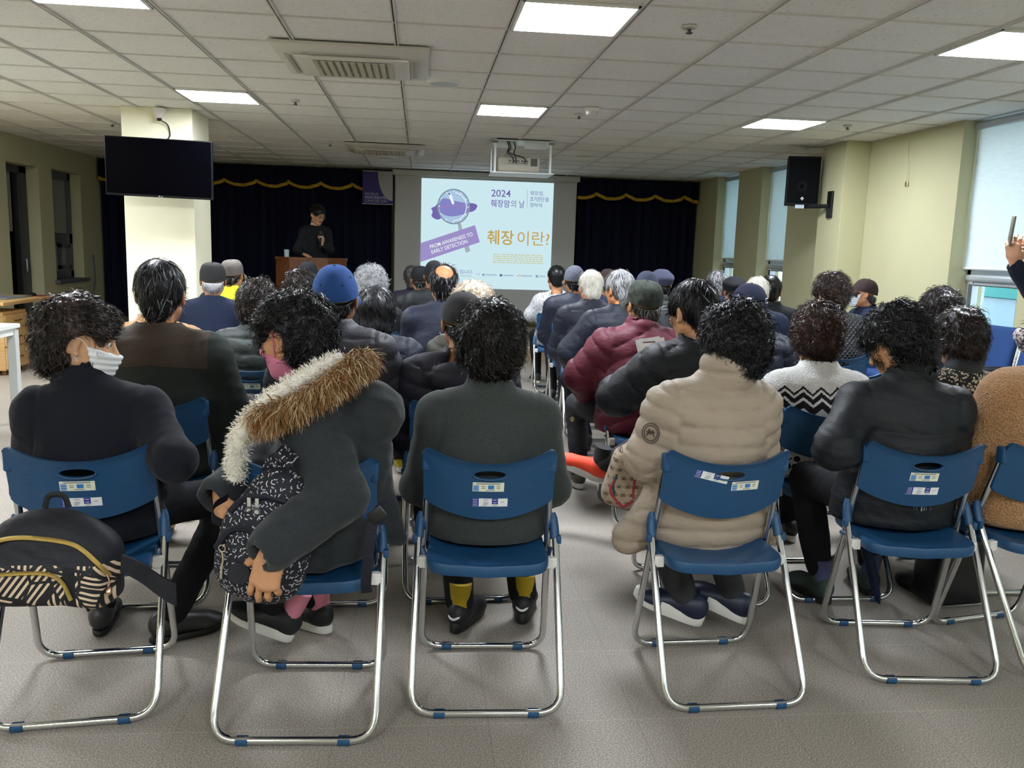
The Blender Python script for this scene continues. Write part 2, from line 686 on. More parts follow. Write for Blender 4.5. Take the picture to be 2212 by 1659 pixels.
for k, (a, b) in enumerate(RWIN):
    mb = MB()
    fw = 0.055
    for (p, q, r, s) in ((a, a + fw, 0.78, 2.6), (b - fw, b, 0.78, 2.6), (a, b, 0.78, 0.78 + fw), (a, b, 1.265, 1.345), (a, b, 2.54, 2.6)):
        mb.box(xw, xw + 0.08, p, q, r, s, 0, 0.006)
    mb.box(xw - 0.035, xw, a + 0.055, b - 0.02, 1.245, 1.30, 0, 0.018)
    mb.box(xw - 0.02, xw + 0.03, b - 0.115, b - 0.055, 0.835, 1.25, 0, 0.004)
    for t in (0.075, 0.092, 0.108):
        mb.box(xw - 0.024, xw - 0.018, b - t - 0.004, b - t, 0.84, 1.22, 1)
    mb.box(xw - 0.01, xw + 0.03, a + 0.055, b - 0.11, 1.215, 1.245, 0, 0.004)
    mb.box(xw - 0.012, xw - 0.008, a + 0.06, b - 0.11, 1.209, 1.215, 1)
    w = structure(mb.build('window_%d' % (k + 2), [SILV, GASK], smooth=False))
    MB().box(xw + 0.03, xw + 0.036, a + fw, b - fw, 0.83, 2.55).build('window_pane', GLASS, w, smooth=False)
    MB().box(XR - 0.02, xw, a, b, 0.745, 0.785, bevel=0.008).build('window_sill', SILV, w, smooth=False)
    names = {5: 'white roller blind lowered over the nearest window at the right edge', 6: 'white roller blind in the tall window just past the loudspeaker',
             7: 'white roller blind in the farthest tall window beside the stage curtain'}
    if k >= 1:
        G = np.array([[(xw - 0.045 + 0.004 * math.sin(9 * zz), yy, zz) for zz in np.linspace(1.36, 2.545, 14)] for yy in (a + 0.012, b - 0.012)])
        bl = MB().sheet(G, G + np.array([0.002, 0, 0]), np.ones((1, 13), bool)).tube([(xw - 0.044, a + 0.012, 1.352), (xw - 0.044, b - 0.012, 1.352)], 0.011, m=1)
        blo = bl.build('roller_blind', [BLIND, plain('blind_bar', '#e4e7e5', 0.5)], None if k in names else w, sharp=30)
        if k in names:
            tag(blo, names[k], 'blind', 'roller blinds in the right wall windows')
            MB().tube([(xw - 0.05, a + 0.006, 2.515), (xw - 0.05, b - 0.006, 2.515)], 0.03, n=12).build('roller_tube', SILV, blo)
# pull cords of the blind on the wall panel
cd = empty('blind_cord', (XR - 0.012, 7.68, 2.1))
tag(cd, 'thin beige blind pull cord hanging on the cream wall panel', 'cord')
MB().tube([(0, 0.03, 0.448), (0, 0.0, 0.05), (0, -0.002, 0.02)], 0.0022).tube([(0, 0.03, 0.448), (0.001, -0.03, 0.03)], 0.0018).build('cord', plain('beige_cord', '#cfc7a4', 0.8), cd)
MB().lathe([(0.0, -0.03), (0.006, -0.025), (0.008, 0.0), (0.004, 0.02), (0, 0.025)], 8).build('toggle', plain('brass_toggle', '#7c6a45', 0.4), cd)
MB().lathe([(0.0, -0.03), (0.006, -0.025), (0.008, 0.0), (0.004, 0.02), (0, 0.025)], 8, M=at((0, -0.032, 0.0))).build('toggle', plain('pale_toggle', '#c9bf98', 0.4), cd)

# ------------------------------------------------------------------ ceiling fixtures
PANEL = emitter('led_diffuser', '#f1f7ff', PANEL_EMIT)
PFRAME = plain('panel_frame', '#eeeeea', 0.5)
where = {(-2, -1): 'square white ceiling light panel at the top left corner of the photo', (2, -1): 'square white ceiling light panel at the top, nearest right of centre',
         (6, -1): 'square white ceiling light panel at the top right edge', (-2, 4): 'square white ceiling light panel near the cream pillar with the television',
         (2, 4): 'square white ceiling light panel in front of the projector lift', (6, 4): 'square white ceiling light panel above the wall loudspeaker'}
for ci in (-6, -2, 2, 6):
    for rj in (-1, 4, -10):  # row behind the camera is added, unseen, as fill light for chair backs
        x0, y0 = TX0 + TILE * ci, TY0 + TILE * rj
        e = empty('ceiling_light', (x0 + 0.3, y0 + 0.3, ZC))
        tag(e, where.get((ci, rj), 'square white ceiling light panel outside the view, put in as fill light'), 'ceiling light', 'ceiling light panels')
        f = MB()
        for (a, b, c, dd) in ((-0.285, -0.268, -0.285, 0.285), (0.268, 0.285, -0.285, 0.285), (-0.285, 0.285, -0.285, -0.268), (-0.285, 0.285, 0.268, 0.285)):
            f.box(a, b, c, dd, -0.006, 0.011, 0, 0.002)
        f.build('frame', PFRAME, e, smooth=False)
        MB().box(-0.269, 0.269, -0.269, 0.269, -0.003, 0.009).build('diffuser', PANEL, e, smooth=False)

ACB = plain('aircon_cover', '#cfccc2', 0.5)
ACG = plain('aircon_grille', '#bdb8a6', 0.5)
ACD = plain('aircon_slot', '#2c2b29', 0.8)


def aircon(x, y, label):
    e = empty('air_conditioner', (x, y, ZC))
    tag(e, label, 'air conditioner', 'ceiling cassette air conditioners')
    h = 0.465
    b = MB()
    rings = []
    for (s, zz) in ((h, 0.0), (h, -0.012), (h - 0.012, -0.020), (h - 0.10, -0.040), (h - 0.115, -0.040)):
        rings.append([(sx * s, sy * s, zz) for sx, sy in ((-1, -1), (1, -1), (1, 1), (-1, 1))])
    b.loft(rings)
    b.build('cover', ACB, e, sharp=25)
    p = MB().box(-0.345, 0.345, -0.30, 0.30, -0.058, -0.038, 0, 0.012)
    p.build('centre_panel', ACB, e, sharp=30)
    g = MB()
    g.box(-0.235, 0.235, -0.235, 0.235, -0.061, -0.055, 1)
    for i in range(11):
        xx = -0.225 + i * 0.045
        g.box(xx - 0.014, xx + 0.014, -0.235, 0.235, -0.066, -0.059, 0, 0.002)
    for i in range(15):
        yy = -0.224 + i * 0.032
        g.box(-0.24, 0.24, yy - 0.0035, yy + 0.0035, -0.0635, -0.058, 0)
    g.build('intake_grille', [ACG, ACD], e, smooth=False)
    for (a, b_, c, dd) in ((-0.40, -0.365, -0.27, 0.27), (0.365, 0.40, -0.27, 0.27), (-0.29, 0.29, -0.365, -0.335), (-0.29, 0.29, 0.335, 0.365)):
        MB().box(a, b_, c, dd, -0.047, -0.030, 0, 0.004).build('louver', plain('aircon_louver', '#aaa79d', 0.5), e, sharp=30)


aircon(-0.43, 5.77, 'cream ceiling cassette air conditioner, the large near one')
aircon(-0.435, 10.79, 'cream ceiling cassette air conditioner, the far one near the stage')


def ceiling_speaker(x, y, label):
    e = empty('ceiling_speaker', (x, y, ZC))
    tag(e, label, 'ceiling speaker', 'round ceiling speakers')
    MB().lathe([(0.10, 0.012), (0.125, 0.012), (0.125, -0.004), (0.118, -0.010), (0.105, -0.008), (0.10, -0.004)], 32).build('rim', WHITEP, e)
    MB().lathe([(0.0, -0.007), (0.103, -0.007), (0.103, 0.01), (0.0, 0.01)], 32).build('grille', plain('speaker_grille', '#b9bec0', 0.5), e)


ceiling_speaker(0.15, 6.41, 'round white ceiling speaker beside the near air conditioner')
ceiling_speaker(-0.47, 11.92, 'round white ceiling speaker just beyond the far air conditioner')
ceiling_speaker(1.97, 10.67, 'round ceiling speaker right of the projector lift')
e = empty('smoke_detector', (1.38, 7.19, ZC))
tag(e, 'small white round smoke detector on the ceiling right of centre', 'smoke detector')
MB().lathe([(0, 0.004), (0.062, 0.004), (0.062, -0.016), (0.055, -0.022), (0, -0.022)], 24).build('base', WHITEP, e)
MB().lathe([(0, -0.02), (0.048, -0.02), (0.046, -0.045), (0.03, -0.055), (0, -0.055)], 24).build('sensor_cap', plain('detector_cap', '#d9d6cd', 0.5), e)
for (x, y, lab) in ((-1.05, 7.55, 'small ceiling sprinkler head right of the light near the pillar'), (1.36, 4.53, 'small ceiling sprinkler head near the top light panel'),
                    (3.72, 7.46, 'small ceiling sprinkler head above the wall column'), (-1.08, 10.6, 'small ceiling sprinkler head left of the far air conditioner'),
                    (1.34, 7.56, 'tiny ceiling sprinkler head behind the smoke detector'), (-3.2, 9.6, 'small ceiling sprinkler head left of the television')):
    e = empty('sprinkler', (x, y, ZC))
    tag(e, lab, 'sprinkler', 'ceiling sprinkler heads')
    MB().lathe([(0, 0.008), (0.038, 0.008), (0.036, -0.004), (0.02, -0.008), (0, -0.008)], 20).build('plate', plain('sprinkler_plate', '#c8c6c0', 0.35, 0.3), e)
    MB().lathe([(0, -0.006), (0.012, -0.006), (0.008, -0.02), (0.018, -0.024), (0.018, -0.028), (0, -0.028)], 14).build('head', plain('sprinkler_head', '#4a4640', 0.4, 0.6), e)

# ------------------------------------------------------------------ stage curtain, valance, screen
CUR = cloth('navy_velvet', '#0a0d20', '#10142c', 'weave', rough=0.95)


def curtain(name, x0, x1, y, z0, z1, label, pleat=0.16):
    nx = int((x1 - x0) / 0.02)
    xs = np.linspace(x0, x1, nx)
    ph = xs / pleat * 2 * math.pi
    yy = y + 0.045 * np.sin(ph + 0.7 * np.sin(xs * 3.1)) + 0.012 * np.sin(2.3 * ph)
    G = np.array([[(a, b, zz) for zz in (z0, (z0 + z1) / 2, z1)] for a, b in zip(xs, yy)])
    o = MB().sheet(G, G + np.array([0, 0.006, 0]), np.ones((nx - 1, 2), bool)).build(name, CUR, sharp=60)
    tag(o, label, 'curtain')
    return o


curtain('stage_curtain', XL + 0.03, -0.46, 13.82, 0.20, 2.5, 'tall dark navy stage curtain left of the projection screen')
curtain('stage_curtain', 2.47, XR - 0.03, 13.82, 0.20, 2.5, 'tall dark navy stage curtain right of the projection screen')
GOLD = cloth('gold_braid', '#b08a24', '#cba63c', 'weave')


def valance(x0, x1, label, zc=2.27):
    e = empty('curtain_valance', (0, 13.70, 0))
    tag(e, label, 'valance')
    n_ = int((x1 - x0) / 0.02)
    xs = np.linspace(x0, x1, n_)
    per = 0.478
    ph = ((xs + 2.97) / per) % 1.0
    zb = zc - 0.085 * np.power(np.abs(np.sin(math.pi * ph)), 0.6) + 0.04
    yy = 0.03 * np.sin(xs * 2 * math.pi / 0.16)
    G = np.array([[(a, b, q + (2.53 - q) * t) for t in (0, 0.33, 0.66, 1)] for a, b, q in zip(xs, yy, zb)])
    MB().sheet(G, G + np.array([0, 0.006, 0]), np.ones((n_ - 1, 3), bool)).build('pelmet', CUR, e, sharp=60)
    MB().tube(np.stack([xs, yy - 0.012, zb], 1), 0.026, 8, sx=1.0, sy=0.8).build('gold_trim', GOLD, e)


valance(XL + 0.03, -0.44, 'navy pelmet with scalloped gold trim on the left stage side')
valance(2.47, XR - 0.03, 'navy pelmet with scalloped gold trim on the right stage side')

SCRW = plain('screen_vinyl', '#c4c4c2', 0.8, spec=0.2)
e = empty('projection_screen', (1.015, 13.66, 0.3))
tag(e, 'large white projection screen hanging in the middle of the stage', 'projection screen')
MB().box(-1.42, 1.42, 0, 0.006, 0.05, 2.22).build('screen_sheet', SCRW, e, smooth=False)
MB().box(-1.44, 1.44, -0.02, 0.03, -0.02, 0.05, 0, 0.01).build('bottom_bar', BLACKP, e, smooth=False)
MB().box(-1.46, 1.46, -0.06, 0.06, 2.16, 2.245, 0, 0.012).build('screen_case', plain('screen_case', '#bdbdba', 0.5), e, smooth=False)

# ================================================================== FOLDING CHAIRS
STB = [plain('sticker_paper', '#e9ead6', 0.5), plain('sticker_sky_blue', '#2f7fc6', 0.5), plain('sticker_ink', '#5d6468', 0.6)]
STW = [plain('sticker_white', '#eef0f2', 0.45), plain('sticker_navy', '#23338f', 0.45), plain('sticker_ink', '#5d6468', 0.6)]


def tube_y(z):
    return 0.445 - 0.225 * z / 0.79


def back_y(x, z):
    return tube_y(z) - 0.012 - 0.05 * (1 - min(1, (abs(x) / 0.205) ** 2))


def back_sticker(parent, xc, zc, w, h, mats, layout, tilt=0.0, off=0.0085):
    mb = MB()

    def cell(a, b, c, d, m, lift):
        gx = np.linspace(a, b, 5)
        G = []
        for q in gx:
            row = []
            for r in (c, d):
                X = xc + q * math.cos(tilt) - r * math.sin(tilt)
                Z = zc + q * math.sin(tilt) + r * math.cos(tilt)
                row.append((X, back_y(X, Z) - off - lift, Z))
            G.append(row)
        G = np.array(G)
        mb.sheet(G, G + np.array([0, 0.0012, 0]), np.ones((4, 1), bool), m)
    cell(-w / 2, w / 2, -h / 2, h / 2, 0, 0)
    for (a, b, c, d, m) in layout:
        cell((a - .5) * w, (b - .5) * w, (c - .5) * h, (d - .5) * h, m, 0.0006 + 0.0004 * (m == 2))
    return mb.build('sticker', mats, parent, smooth=False)


LAY1 = [(0.03, 0.20, 0.05, 0.72, 1), (0.49, 0.68, 0.28, 0.70, 1)] + [(0.12, 0.88, 0.83, 0.90, 2)] + \
       [(a, b, c, c + 0.05, 2) for (a, b) in ((0.28, 0.40), (0.76, 0.88)) for c in (0.36, 0.56)] + [(0.42, 0.70, 0.12, 0.17, 2)] + \
       [(0.05 + 0.04 * i, 0.075 + 0.04 * i, c, c + 0.07, 0) for i in range(4) for c in (0.14, 0.36, 0.58)]
LAY2 = [(0.0, 0.19, 0.04, 1.0, 1), (0.56, 0.73, 0.30, 1.0, 1)] + [(0.32, 0.46, c, c + 0.04, 2) for c in (0.30, 0.48, 0.80)] + \
       [(0.80, 0.90, 0.55, 0.59, 2), (0.30, 0.42, 0.14, 0.18, 2), (0.58, 0.72, 0.12, 0.16, 2)] + \
       [(0.03 + 0.045 * i, 0.06 + 0.045 * i, c, c + 0.08, 0) for i in range(3) for c in (0.16, 0.38, 0.60, 0.82)] + \
       [(0.59, 0.70, 0.78, 0.86, 0), (0.59, 0.70, 0.45, 0.53, 0)]


def make_chair():
    e = empty('folding_chair')
    fr = fillet([(-0.193, tube_y(0.755), 0.755), (-0.214, 0.445, 0.013), (0.214, 0.445, 0.013), (0.193, tube_y(0.755), 0.755)], 0.07)
    MB().tube(fr, 0.0115, 10).build('front_frame', CHROME, e)
    rr = fillet([(-0.222, 0.285, 0.50), (-0.229, 0.0, 0.013), (0.229, 0.0, 0.013), (0.222, 0.285, 0.50)], 0.075)
    MB().tube(rr, 0.0115, 10).build('rear_frame', CHROME, e)
    # back panel with hand hole and shallow ribs
    nx, nz = 44, 22
    us = np.linspace(-1, 1, nx + 1)
    front = np.zeros((nx + 1, nz + 1, 3)); back = front.copy()
    mask = np.ones((nx, nz), bool)
    for i, u in enumerate(us):
        x = 0.207 * u
        au = abs(u)
        zt = 0.742 + 0.052 * au ** 2.2 - 0.022 * max(0, (au - 0.90) / 0.10) ** 2
        zb = 0.548 + 0.055 * au ** 2.0 + 0.008 * max(0, (au - 0.93) / 0.07) ** 2
        for j in range(nz + 1):
            t = j / nz
            z = zb + (zt - zb) * t
            y = back_y(x, z)
            lip = 0.007 * max(0, (t - 0.86) / 0.14) ** 2
            front[i, j] = (x, y - 0.007 - lip, z)
            back[i, j] = (x, y + 0.001, z)
    hx, hz, hc = 0.050, 0.0135, 0.706
    for i in range(nx):
        for j in range(nz):
            c = (front[i, j] + front[i + 1, j + 1]) / 2
            if (c[0] / hx) ** 2 + ((c[2] - hc) / hz) ** 2 < 1:
                mask[i, j] = False
    for i in range(1, nx):
        for j in range(1, nz):
            q = [mask[i - 1, j - 1], mask[i, j - 1], mask[i - 1, j], mask[i, j]]
            if any(q) and not all(q):
                p = front[i, j]
                a = math.atan2((p[2] - hc) / hz, p[0] / hx)
                X, Z = hx * math.cos(a), hc + hz * math.sin(a)
                Y = back_y(X, Z)
                front[i, j] = (X, Y - 0.007, Z); back[i, j] = (X, Y + 0.001, Z)
    mb = MB().sheet(front, back, mask)
    ring = [(1.06 * hx * math.cos(a), back_y(1.06 * hx * math.cos(a), hc) - 0.0085, hc + 1.18 * hz * math.sin(a)) for a in np.linspace(0, 2 * math.pi, 28, endpoint=False)]
    mb.tube(ring, 0.003, 6, closed=True)
    for sx in (-1, 1):
        for k, (x0, ln) in enumerate(((0.098, 0.052), (0.112, 0.040), (0.120, 0.032))):
            zc = 0.722 - 0.032 * k
            P = [(sx * (x0 + ln * t), back_y(x0 + ln * t, zc + 0.012 * t) - 0.0065, zc + 0.012 * t) for t in np.linspace(0, 1, 6)]
            mb.tube(P, [0.0006, 0.0022, 0.0026, 0.0026, 0.0022, 0.0006], 6)
        mb.box(sx * 0.199 - 0.013, sx * 0.199 + 0.013, tube_y(0.74) - 0.020, tube_y(0.74) + 0.016, 0.705, 0.765, 0, 0.006)
    mb.build('backrest', BLUE, e, sharp=50)
    # seat
    rings = []
    out = []
    for (x, y) in fillet([(0, 0.125), (-0.195, 0.135), (-0.188, 0.50), (0.0, 0.52), (0.188, 0.50), (0.195, 0.135), (0, 0.125)], 0.07, 6)[:-1]:
        out.append((x, y))
    out = np.array(out)
    cen = np.array([0, 0.32])

    def ring(s, z):
        p = cen + (out - cen) * s
        dip = 0.010 * (p[:, 0] / 0.19) ** 2
        return np.stack([p[:, 0], p[:, 1], z + 0.03 * (p[:, 1] - 0.32) + dip], 1)
    mb = MB().loft([ring(0.90, 0.398), ring(0.985, 0.396), ring(1.0, 0.404), ring(1.0, 0.424), ring(0.985, 0.431), ring(0.93, 0.432), ring(0.55, 0.424), ring(0.1, 0.422)])
    mb.tube([(-0.06, 0.16, 0.4255), (0.06, 0.16, 0.4255)], [0.002, 0.002], 6)
    mb.build('seat', BLUE, e, sharp=45)
    for s in (-1, 1):
        mb = MB()
        P = np.array([(s * 0.2205, 0.270, 0.47), (s * 0.2195, 0.286, 0.50), (s * 0.217, 0.298, 0.53), (s * 0.214, 0.302, 0.548)])
        mb.tube(P, [0.0155, 0.0155, 0.0135, 0.009], 10)
        mb.box(s * 0.232 - 0.008, s * 0.232 + 0.008, 0.250, 0.272, 0.458, 0.484, 0, 0.003)
        mb.box(s * 0.2115 - 0.012, s * 0.2115 + 0.012, 0.285, 0.305, 0.50, 0.538, 0, 0.004)
        mb.build('hinge_cap', BLUE, e)
        MB().box(s * 0.207 - 0.016, s * 0.207 + 0.016, 0.212, 0.238, 0.388, 0.424, 0, 0.003).build('seat_bracket', WHITEP, e, smooth=False)
        MB().tube([(s * 0.196, 0.24, 0.416), (s * 0.214, 0.332, 0.414)], 0.008, 6).build('seat_hinge', BLUE, e)
        for y in (0.0, 0.445):
            xx = 0.125 if y else 0.142
            m = MB()
            a = np.linspace(-0.72 * math.pi, 0.72 * math.pi, 12) - math.pi / 2
            R = np.array([[(s * xx + q, y + r * math.cos(t), 0.0135 + r * math.sin(t)) for t in a] for q, r in ((-0.017, 0.0125), (-0.015, 0.0150), (0.015, 0.0150), (0.017, 0.0125))])
            R[..., 2] = np.maximum(R[..., 2], 0.0)
            m.grid(R)
            m.build('foot_pad', BLUE, e, sharp=60)
    back_sticker(e, -0.004, 0.664, 0.098, 0.031, STB, LAY1)
    back_sticker(e, 0.002, 0.610, 0.112, 0.028, STW, LAY2)
    return e


def copy_thing(root):
    r = root.copy()
    COL.objects.link(r)
    for ch in root.children:
        c = ch.copy()
        COL.objects.link(c)
        c.parent = r
        for g in ch.children:
            d = g.copy()
            COL.objects.link(d)
            d.parent = c
    return r


CHAIR0 = make_chair()
_used = [False]


def place_chair(x, y, yaw, label):
    if not _used[0]:
        r = CHAIR0
        _used[0] = True
    else:
        r = copy_thing(CHAIR0)
    r.location = (x, y, 0)
    r.rotation_euler = (0, 0, math.radians(yaw))
    tag(r, label, 'chair', 'blue folding chairs in rows')
    return r

# ================================================================== SOFT-SHAPE ENGINE (signed distances -> surface nets)
def A(*v):
    return np.array(v, dtype=np.float64)


def cone(a, b, r1, r2, sq=None, q=1.0):
    a = A(*a); b = A(*b)
    if sq is not None:
        sq = A(*sq); sq = sq / np.linalg.norm(sq)

    def f(P):
        Q = P - a
        ba = b - a
        if sq is not None:
            Q = Q + ((q - 1) * (Q @ sq))[:, None] * sq
            ba = ba + (q - 1) * (ba @ sq) * sq
        h = np.clip((Q @ ba) / max(ba @ ba, 1e-9), 0, 1)
        return np.linalg.norm(Q - h[:, None] * ba, axis=1) - (r1 + (r2 - r1) * h)
    m = max(r1, r2)
    f.bb = (np.minimum(a, b) - m, np.maximum(a, b) + m)
    return f


def ell(c, r, R=None):
    c = A(*c); r = A(*r)

    def f(P):
        Q = P - c
        if R is not None:
            Q = Q @ R
        k0 = np.linalg.norm(Q / r, axis=1)
        k1 = np.linalg.norm(Q / (r * r), axis=1)
        return k0 * (k0 - 1) / np.maximum(k1, 1e-9)
    m = max(r)
    f.bb = (c - (r if R is None else m), c + (r if R is None else m))
    return f


def rbox(c, h, rad, R=None):
    c = A(*c); h = A(*h)

    def f(P):
        Q = P - c
        if R is not None:
            Q = Q @ R
        d = np.abs(Q) - (h - rad)
        return np.linalg.norm(np.maximum(d, 0), axis=1) + np.minimum(d.max(axis=1), 0) - rad
    m = h if R is None else A(1, 1, 1) * np.linalg.norm(h)
    f.bb = (c - m, c + m)
    return f


def plane(p, nrm):
    p = A(*p); nrm = A(*nrm); nrm = nrm / np.linalg.norm(nrm)

    def f(P):
        return (P - p) @ nrm
    f.bb = None
    return f


class Blob:
    def __init__(self):
        self.ops = []

    def u(self, f, k=0.02):
        self.ops.append(('u', f, k)); return self

    def sub(self, f, k=0.01):
        self.ops.append(('s', f, k)); return self

    def cut(self, f, k=0.005):
        self.ops.append(('i', f, k)); return self

    def __call__(self, P):
        d = np.full(len(P), 1e3)
        for op, f, k in self.ops:
            e = f(P)
            if op == 's':
                e = -e
            if op == 'u':
                h = np.maximum(k - np.abs(d - e), 0) / k
                d = np.minimum(d, e) - h * h * k * 0.25
            else:
                h = np.maximum(k - np.abs(d - e), 0) / k
                d = np.maximum(d, e) + h * h * k * 0.25
        return d

    def bb(self):
        lo = np.min([f.bb[0] for o, f, k in self.ops if o == 'u'], axis=0)
        hi = np.max([f.bb[1] for o, f, k in self.ops if o == 'u'], axis=0)
        return lo, hi

    def mesh(self, res, smooth=1):
        lo, hi = self.bb()
        lo = lo - 2.5 * res; hi = hi + 2.5 * res
        n = np.ceil((hi - lo) / res).astype(int) + 1
        ax = [lo[i] + res * np.arange(n[i]) for i in range(3)]
        # coarse pass to find blocks near the surface
        st = 4
        D = np.full(tuple(n), 1.0)
        cn = [np.minimum(np.arange(0, n[i] + st, st), n[i] - 1) for i in range(3)]
        g = np.stack(np.meshgrid(*[ax[i][np.unique(cn[i])] for i in range(3)], indexing='ij'), -1)
        sh = g.shape[:3]
        dc = self(g.reshape(-1, 3)).reshape(sh)
        # expand coarse values to the fine grid by nearest, then recompute near band
        idx = [np.clip(np.round(np.arange(n[i]) / st).astype(int), 0, sh[i] - 1) for i in range(3)]
        D = dc[np.ix_(*idx)].copy()
        near = np.abs(D) < res * st * 1.6 + 0.012
        I = np.argwhere(near)
        Pn = np.stack([ax[0][I[:, 0]], ax[1][I[:, 1]], ax[2][I[:, 2]]], 1)
        vals = np.empty(len(Pn))
        for s in range(0, len(Pn), 200000):
            vals[s:s + 200000] = self(Pn[s:s + 200000])
        D[near] = vals
        V, F = surface_nets(D, lo, res)
        for _ in range(smooth):
            V = relax(V, F)
        return V, F


def surface_nets(D, lo, h):
    S = D < 0
    nx, ny, nz = D.shape
    cs = [(i, j, k) for i in (0, 1) for j in (0, 1) for k in (0, 1)]

    def corner(Ar, c):
        return Ar[c[0]:nx - 1 + c[0], c[1]:ny - 1 + c[1], c[2]:nz - 1 + c[2]]
    cnt = sum(corner(S, c).astype(np.int8) for c in cs)
    act = (cnt > 0) & (cnt < 8)
    I = np.argwhere(act)
    vid = np.full(act.shape, -1, dtype=np.int64)
    vid[act] = np.arange(len(I))
    vals = {c: corner(D, c)[act] for c in cs}
    pos = np.zeros((len(I), 3)); num = np.zeros(len(I))
    for c in cs:
        for a in range(3):
            if c[a] == 0:
                d = list(c); d[a] = 1; d = tuple(d)
                v0, v1 = vals[c], vals[d]
                m = (v0 < 0) != (v1 < 0)
                t = np.where(m, v0 / np.where(m, v0 - v1, 1), 0)
                p = np.array(c, float)[None, :] + t[:, None] * (np.array(d, float) - np.array(c, float))[None, :]
                pos[m] += p[m]; num[m] += 1
    V = lo + h * (I + pos / num[:, None])
    F = []
    for a in range(3):
        b, c = (a + 1) % 3, (a + 2) % 3
        s0 = [slice(None)] * 3; s1 = [slice(None)] * 3
        s0[a] = slice(0, -1); s1[a] = slice(1, None)
        x = S[tuple(s0)] != S[tuple(s1)]
        E = np.argwhere(x)
        lim = np.array(D.shape) - 1
        ok = (E[:, b] > 0) & (E[:, c] > 0) & (E[:, b] < lim[b]) & (E[:, c] < lim[c])
        E = E[ok]
        inside = S[tuple(E.T)]
        q = []
        for (db, dc) in ((0, 0), (-1, 0), (-1, -1), (0, -1)):
            e = E.copy(); e[:, b] += db; e[:, c] += dc
            q.append(vid[tuple(e.T)])
        Q = np.stack(q, 1)
        Q[~inside] = Q[~inside][:, ::-1]
        F.append(Q)
    F = np.vstack(F)
    F = F[(F >= 0).all(axis=1)]
    return V, F


def relax(V, F, lam=0.5):
    acc = np.zeros_like(V); num = np.zeros(len(V))
    for i in range(4):
        a, b = F[:, i], F[:, (i + 1) % 4]
        np.add.at(acc, a, V[b]); np.add.at(num, a, 1)
    return V + lam * (acc / np.maximum(num, 1)[:, None] - V)


def normals(V, F):
    e1 = V[F[:, 2]] - V[F[:, 0]]; e2 = V[F[:, 3]] - V[F[:, 1]]
    fn = np.cross(e1, e2)
    N = np.zeros_like(V)
    for i in range(4):
        np.add.at(N, F[:, i], fn)
    return N / np.maximum(np.linalg.norm(N, axis=1, keepdims=True), 1e-12)


def folds(V, seed, scale=(9, 9, 22), ridged=False, n=7):
    r = np.random.default_rng(seed)
    P = V * np.array(scale)
    w = np.zeros(len(V)); tot = 0
    warp = np.stack([np.sin(P[:, (i + 1) % 3] * 0.5 + r.uniform(0, 6)) for i in range(3)], 1) * 0.7
    P = P + warp
    for i in range(n):
        d = r.normal(size=3); d /= np.linalg.norm(d)
        f = 0.7 + 0.35 * i
        s = np.sin((P @ d) * f + r.uniform(0, 6.28))
        if ridged:
            s = 1 - 2 * np.abs(s)
        a = 1 / f
        w += a * s; tot += a
    return w / tot * 1.6


def joinm(parts):
    """Join several (V, F-array) into one."""
    Vs, Fs, mi, o = [], [], [], 0
    for V, F, m in parts:
        Vs.append(V); Fs.append(np.asarray(F) + o); o += len(V)
        mi.append(np.full(len(F), m))
    return np.vstack(Vs), np.vstack(Fs), np.concatenate(mi)


def xf(V, M):
    return V @ M[:3, :3].T + M[:3, 3]


# ------------------------------------------------------------------ hair strands
def strands(P, Nn, T, length, width, segs, rng, curl=0.0, wave=0.03, lift=0.2, droop=0.0, follow=0.10, lenvar=0.35):
    """Flat tapering locks growing from points P along T, hugging a surface of radius `follow`."""
    n = len(P)
    B = np.cross(Nn, T)
    L = length * (1 + lenvar * rng.uniform(-1, 1, n))
    ph = rng.uniform(0, 2 * math.pi, n)
    hand = rng.choice([-1, 1], n)
    s = np.linspace(0, 1, segs + 1)
    V = np.zeros((n, segs + 1, 2, 3))
    tw = rng.uniform(-0.9, 0.9, n)
    W = np.cos(tw)[:, None] * B + np.sin(tw)[:, None] * Nn
    wv = width * rng.uniform(0.6, 1.4, n)
    lf = lift * rng.uniform(0.3, 1.6, n)
    for i, t in enumerate(s):
        d = L * t
        arc = d / follow
        base = P + T * (np.sin(arc) * follow)[:, None] + Nn * ((np.cos(arc) - 1) * follow * 0.9 + lf * d)[:, None]
        if curl:
            a = ph + hand * d / wave * 2 * math.pi
            g = curl * min(1, 0.3 + 1.4 * t)
            base = base + B * (g * np.cos(a) - curl * 0.3 * np.cos(ph))[:, None] + Nn * (g * (np.sin(a) * 0.7 + 0.5))[:, None]
        base[:, 2] -= droop * d * t
        ww = wv * (1 - 0.75 * t ** 1.6)
        V[:, i, 0] = base - W * ww[:, None] * 0.5
        V[:, i, 1] = base + W * ww[:, None] * 0.5
    idx = np.arange(n * (segs + 1) * 2).reshape(n, segs + 1, 2)
    F = np.stack([idx[:, :-1, 0], idx[:, :-1, 1], idx[:, 1:, 1], idx[:, 1:, 0]], -1).reshape(-1, 4)
    return V.reshape(-1, 3), F


_HM = {}


def hair_mat(dark, light=None, frac=0.15, rough=0.36):
    key = (dark, light, frac)
    if key in _HM:
        return _HM[key]
    n = NT('hair')
    g = n.node('ShaderNodeNewGeometry')
    rnd = g.outputs['Random Per Island']
    c = lin(dark)
    up = tuple(min(1, x * 1.6 + 0.002) for x in c[:3]) + (1,)
    if light:
        l = lin(light)
        col = n.ramp(rnd, [(0.0, c), (max(0.02, 1 - frac - 0.05), up), (min(0.99, 1 - frac + 0.02), l)])
    else:
        col = n.mix(rnd, c, up)
    n.set(col, rough, spec=0.30)
    _HM[key] = n.m
    return n.m


CR0 = A(0, -0.012, 0.028)


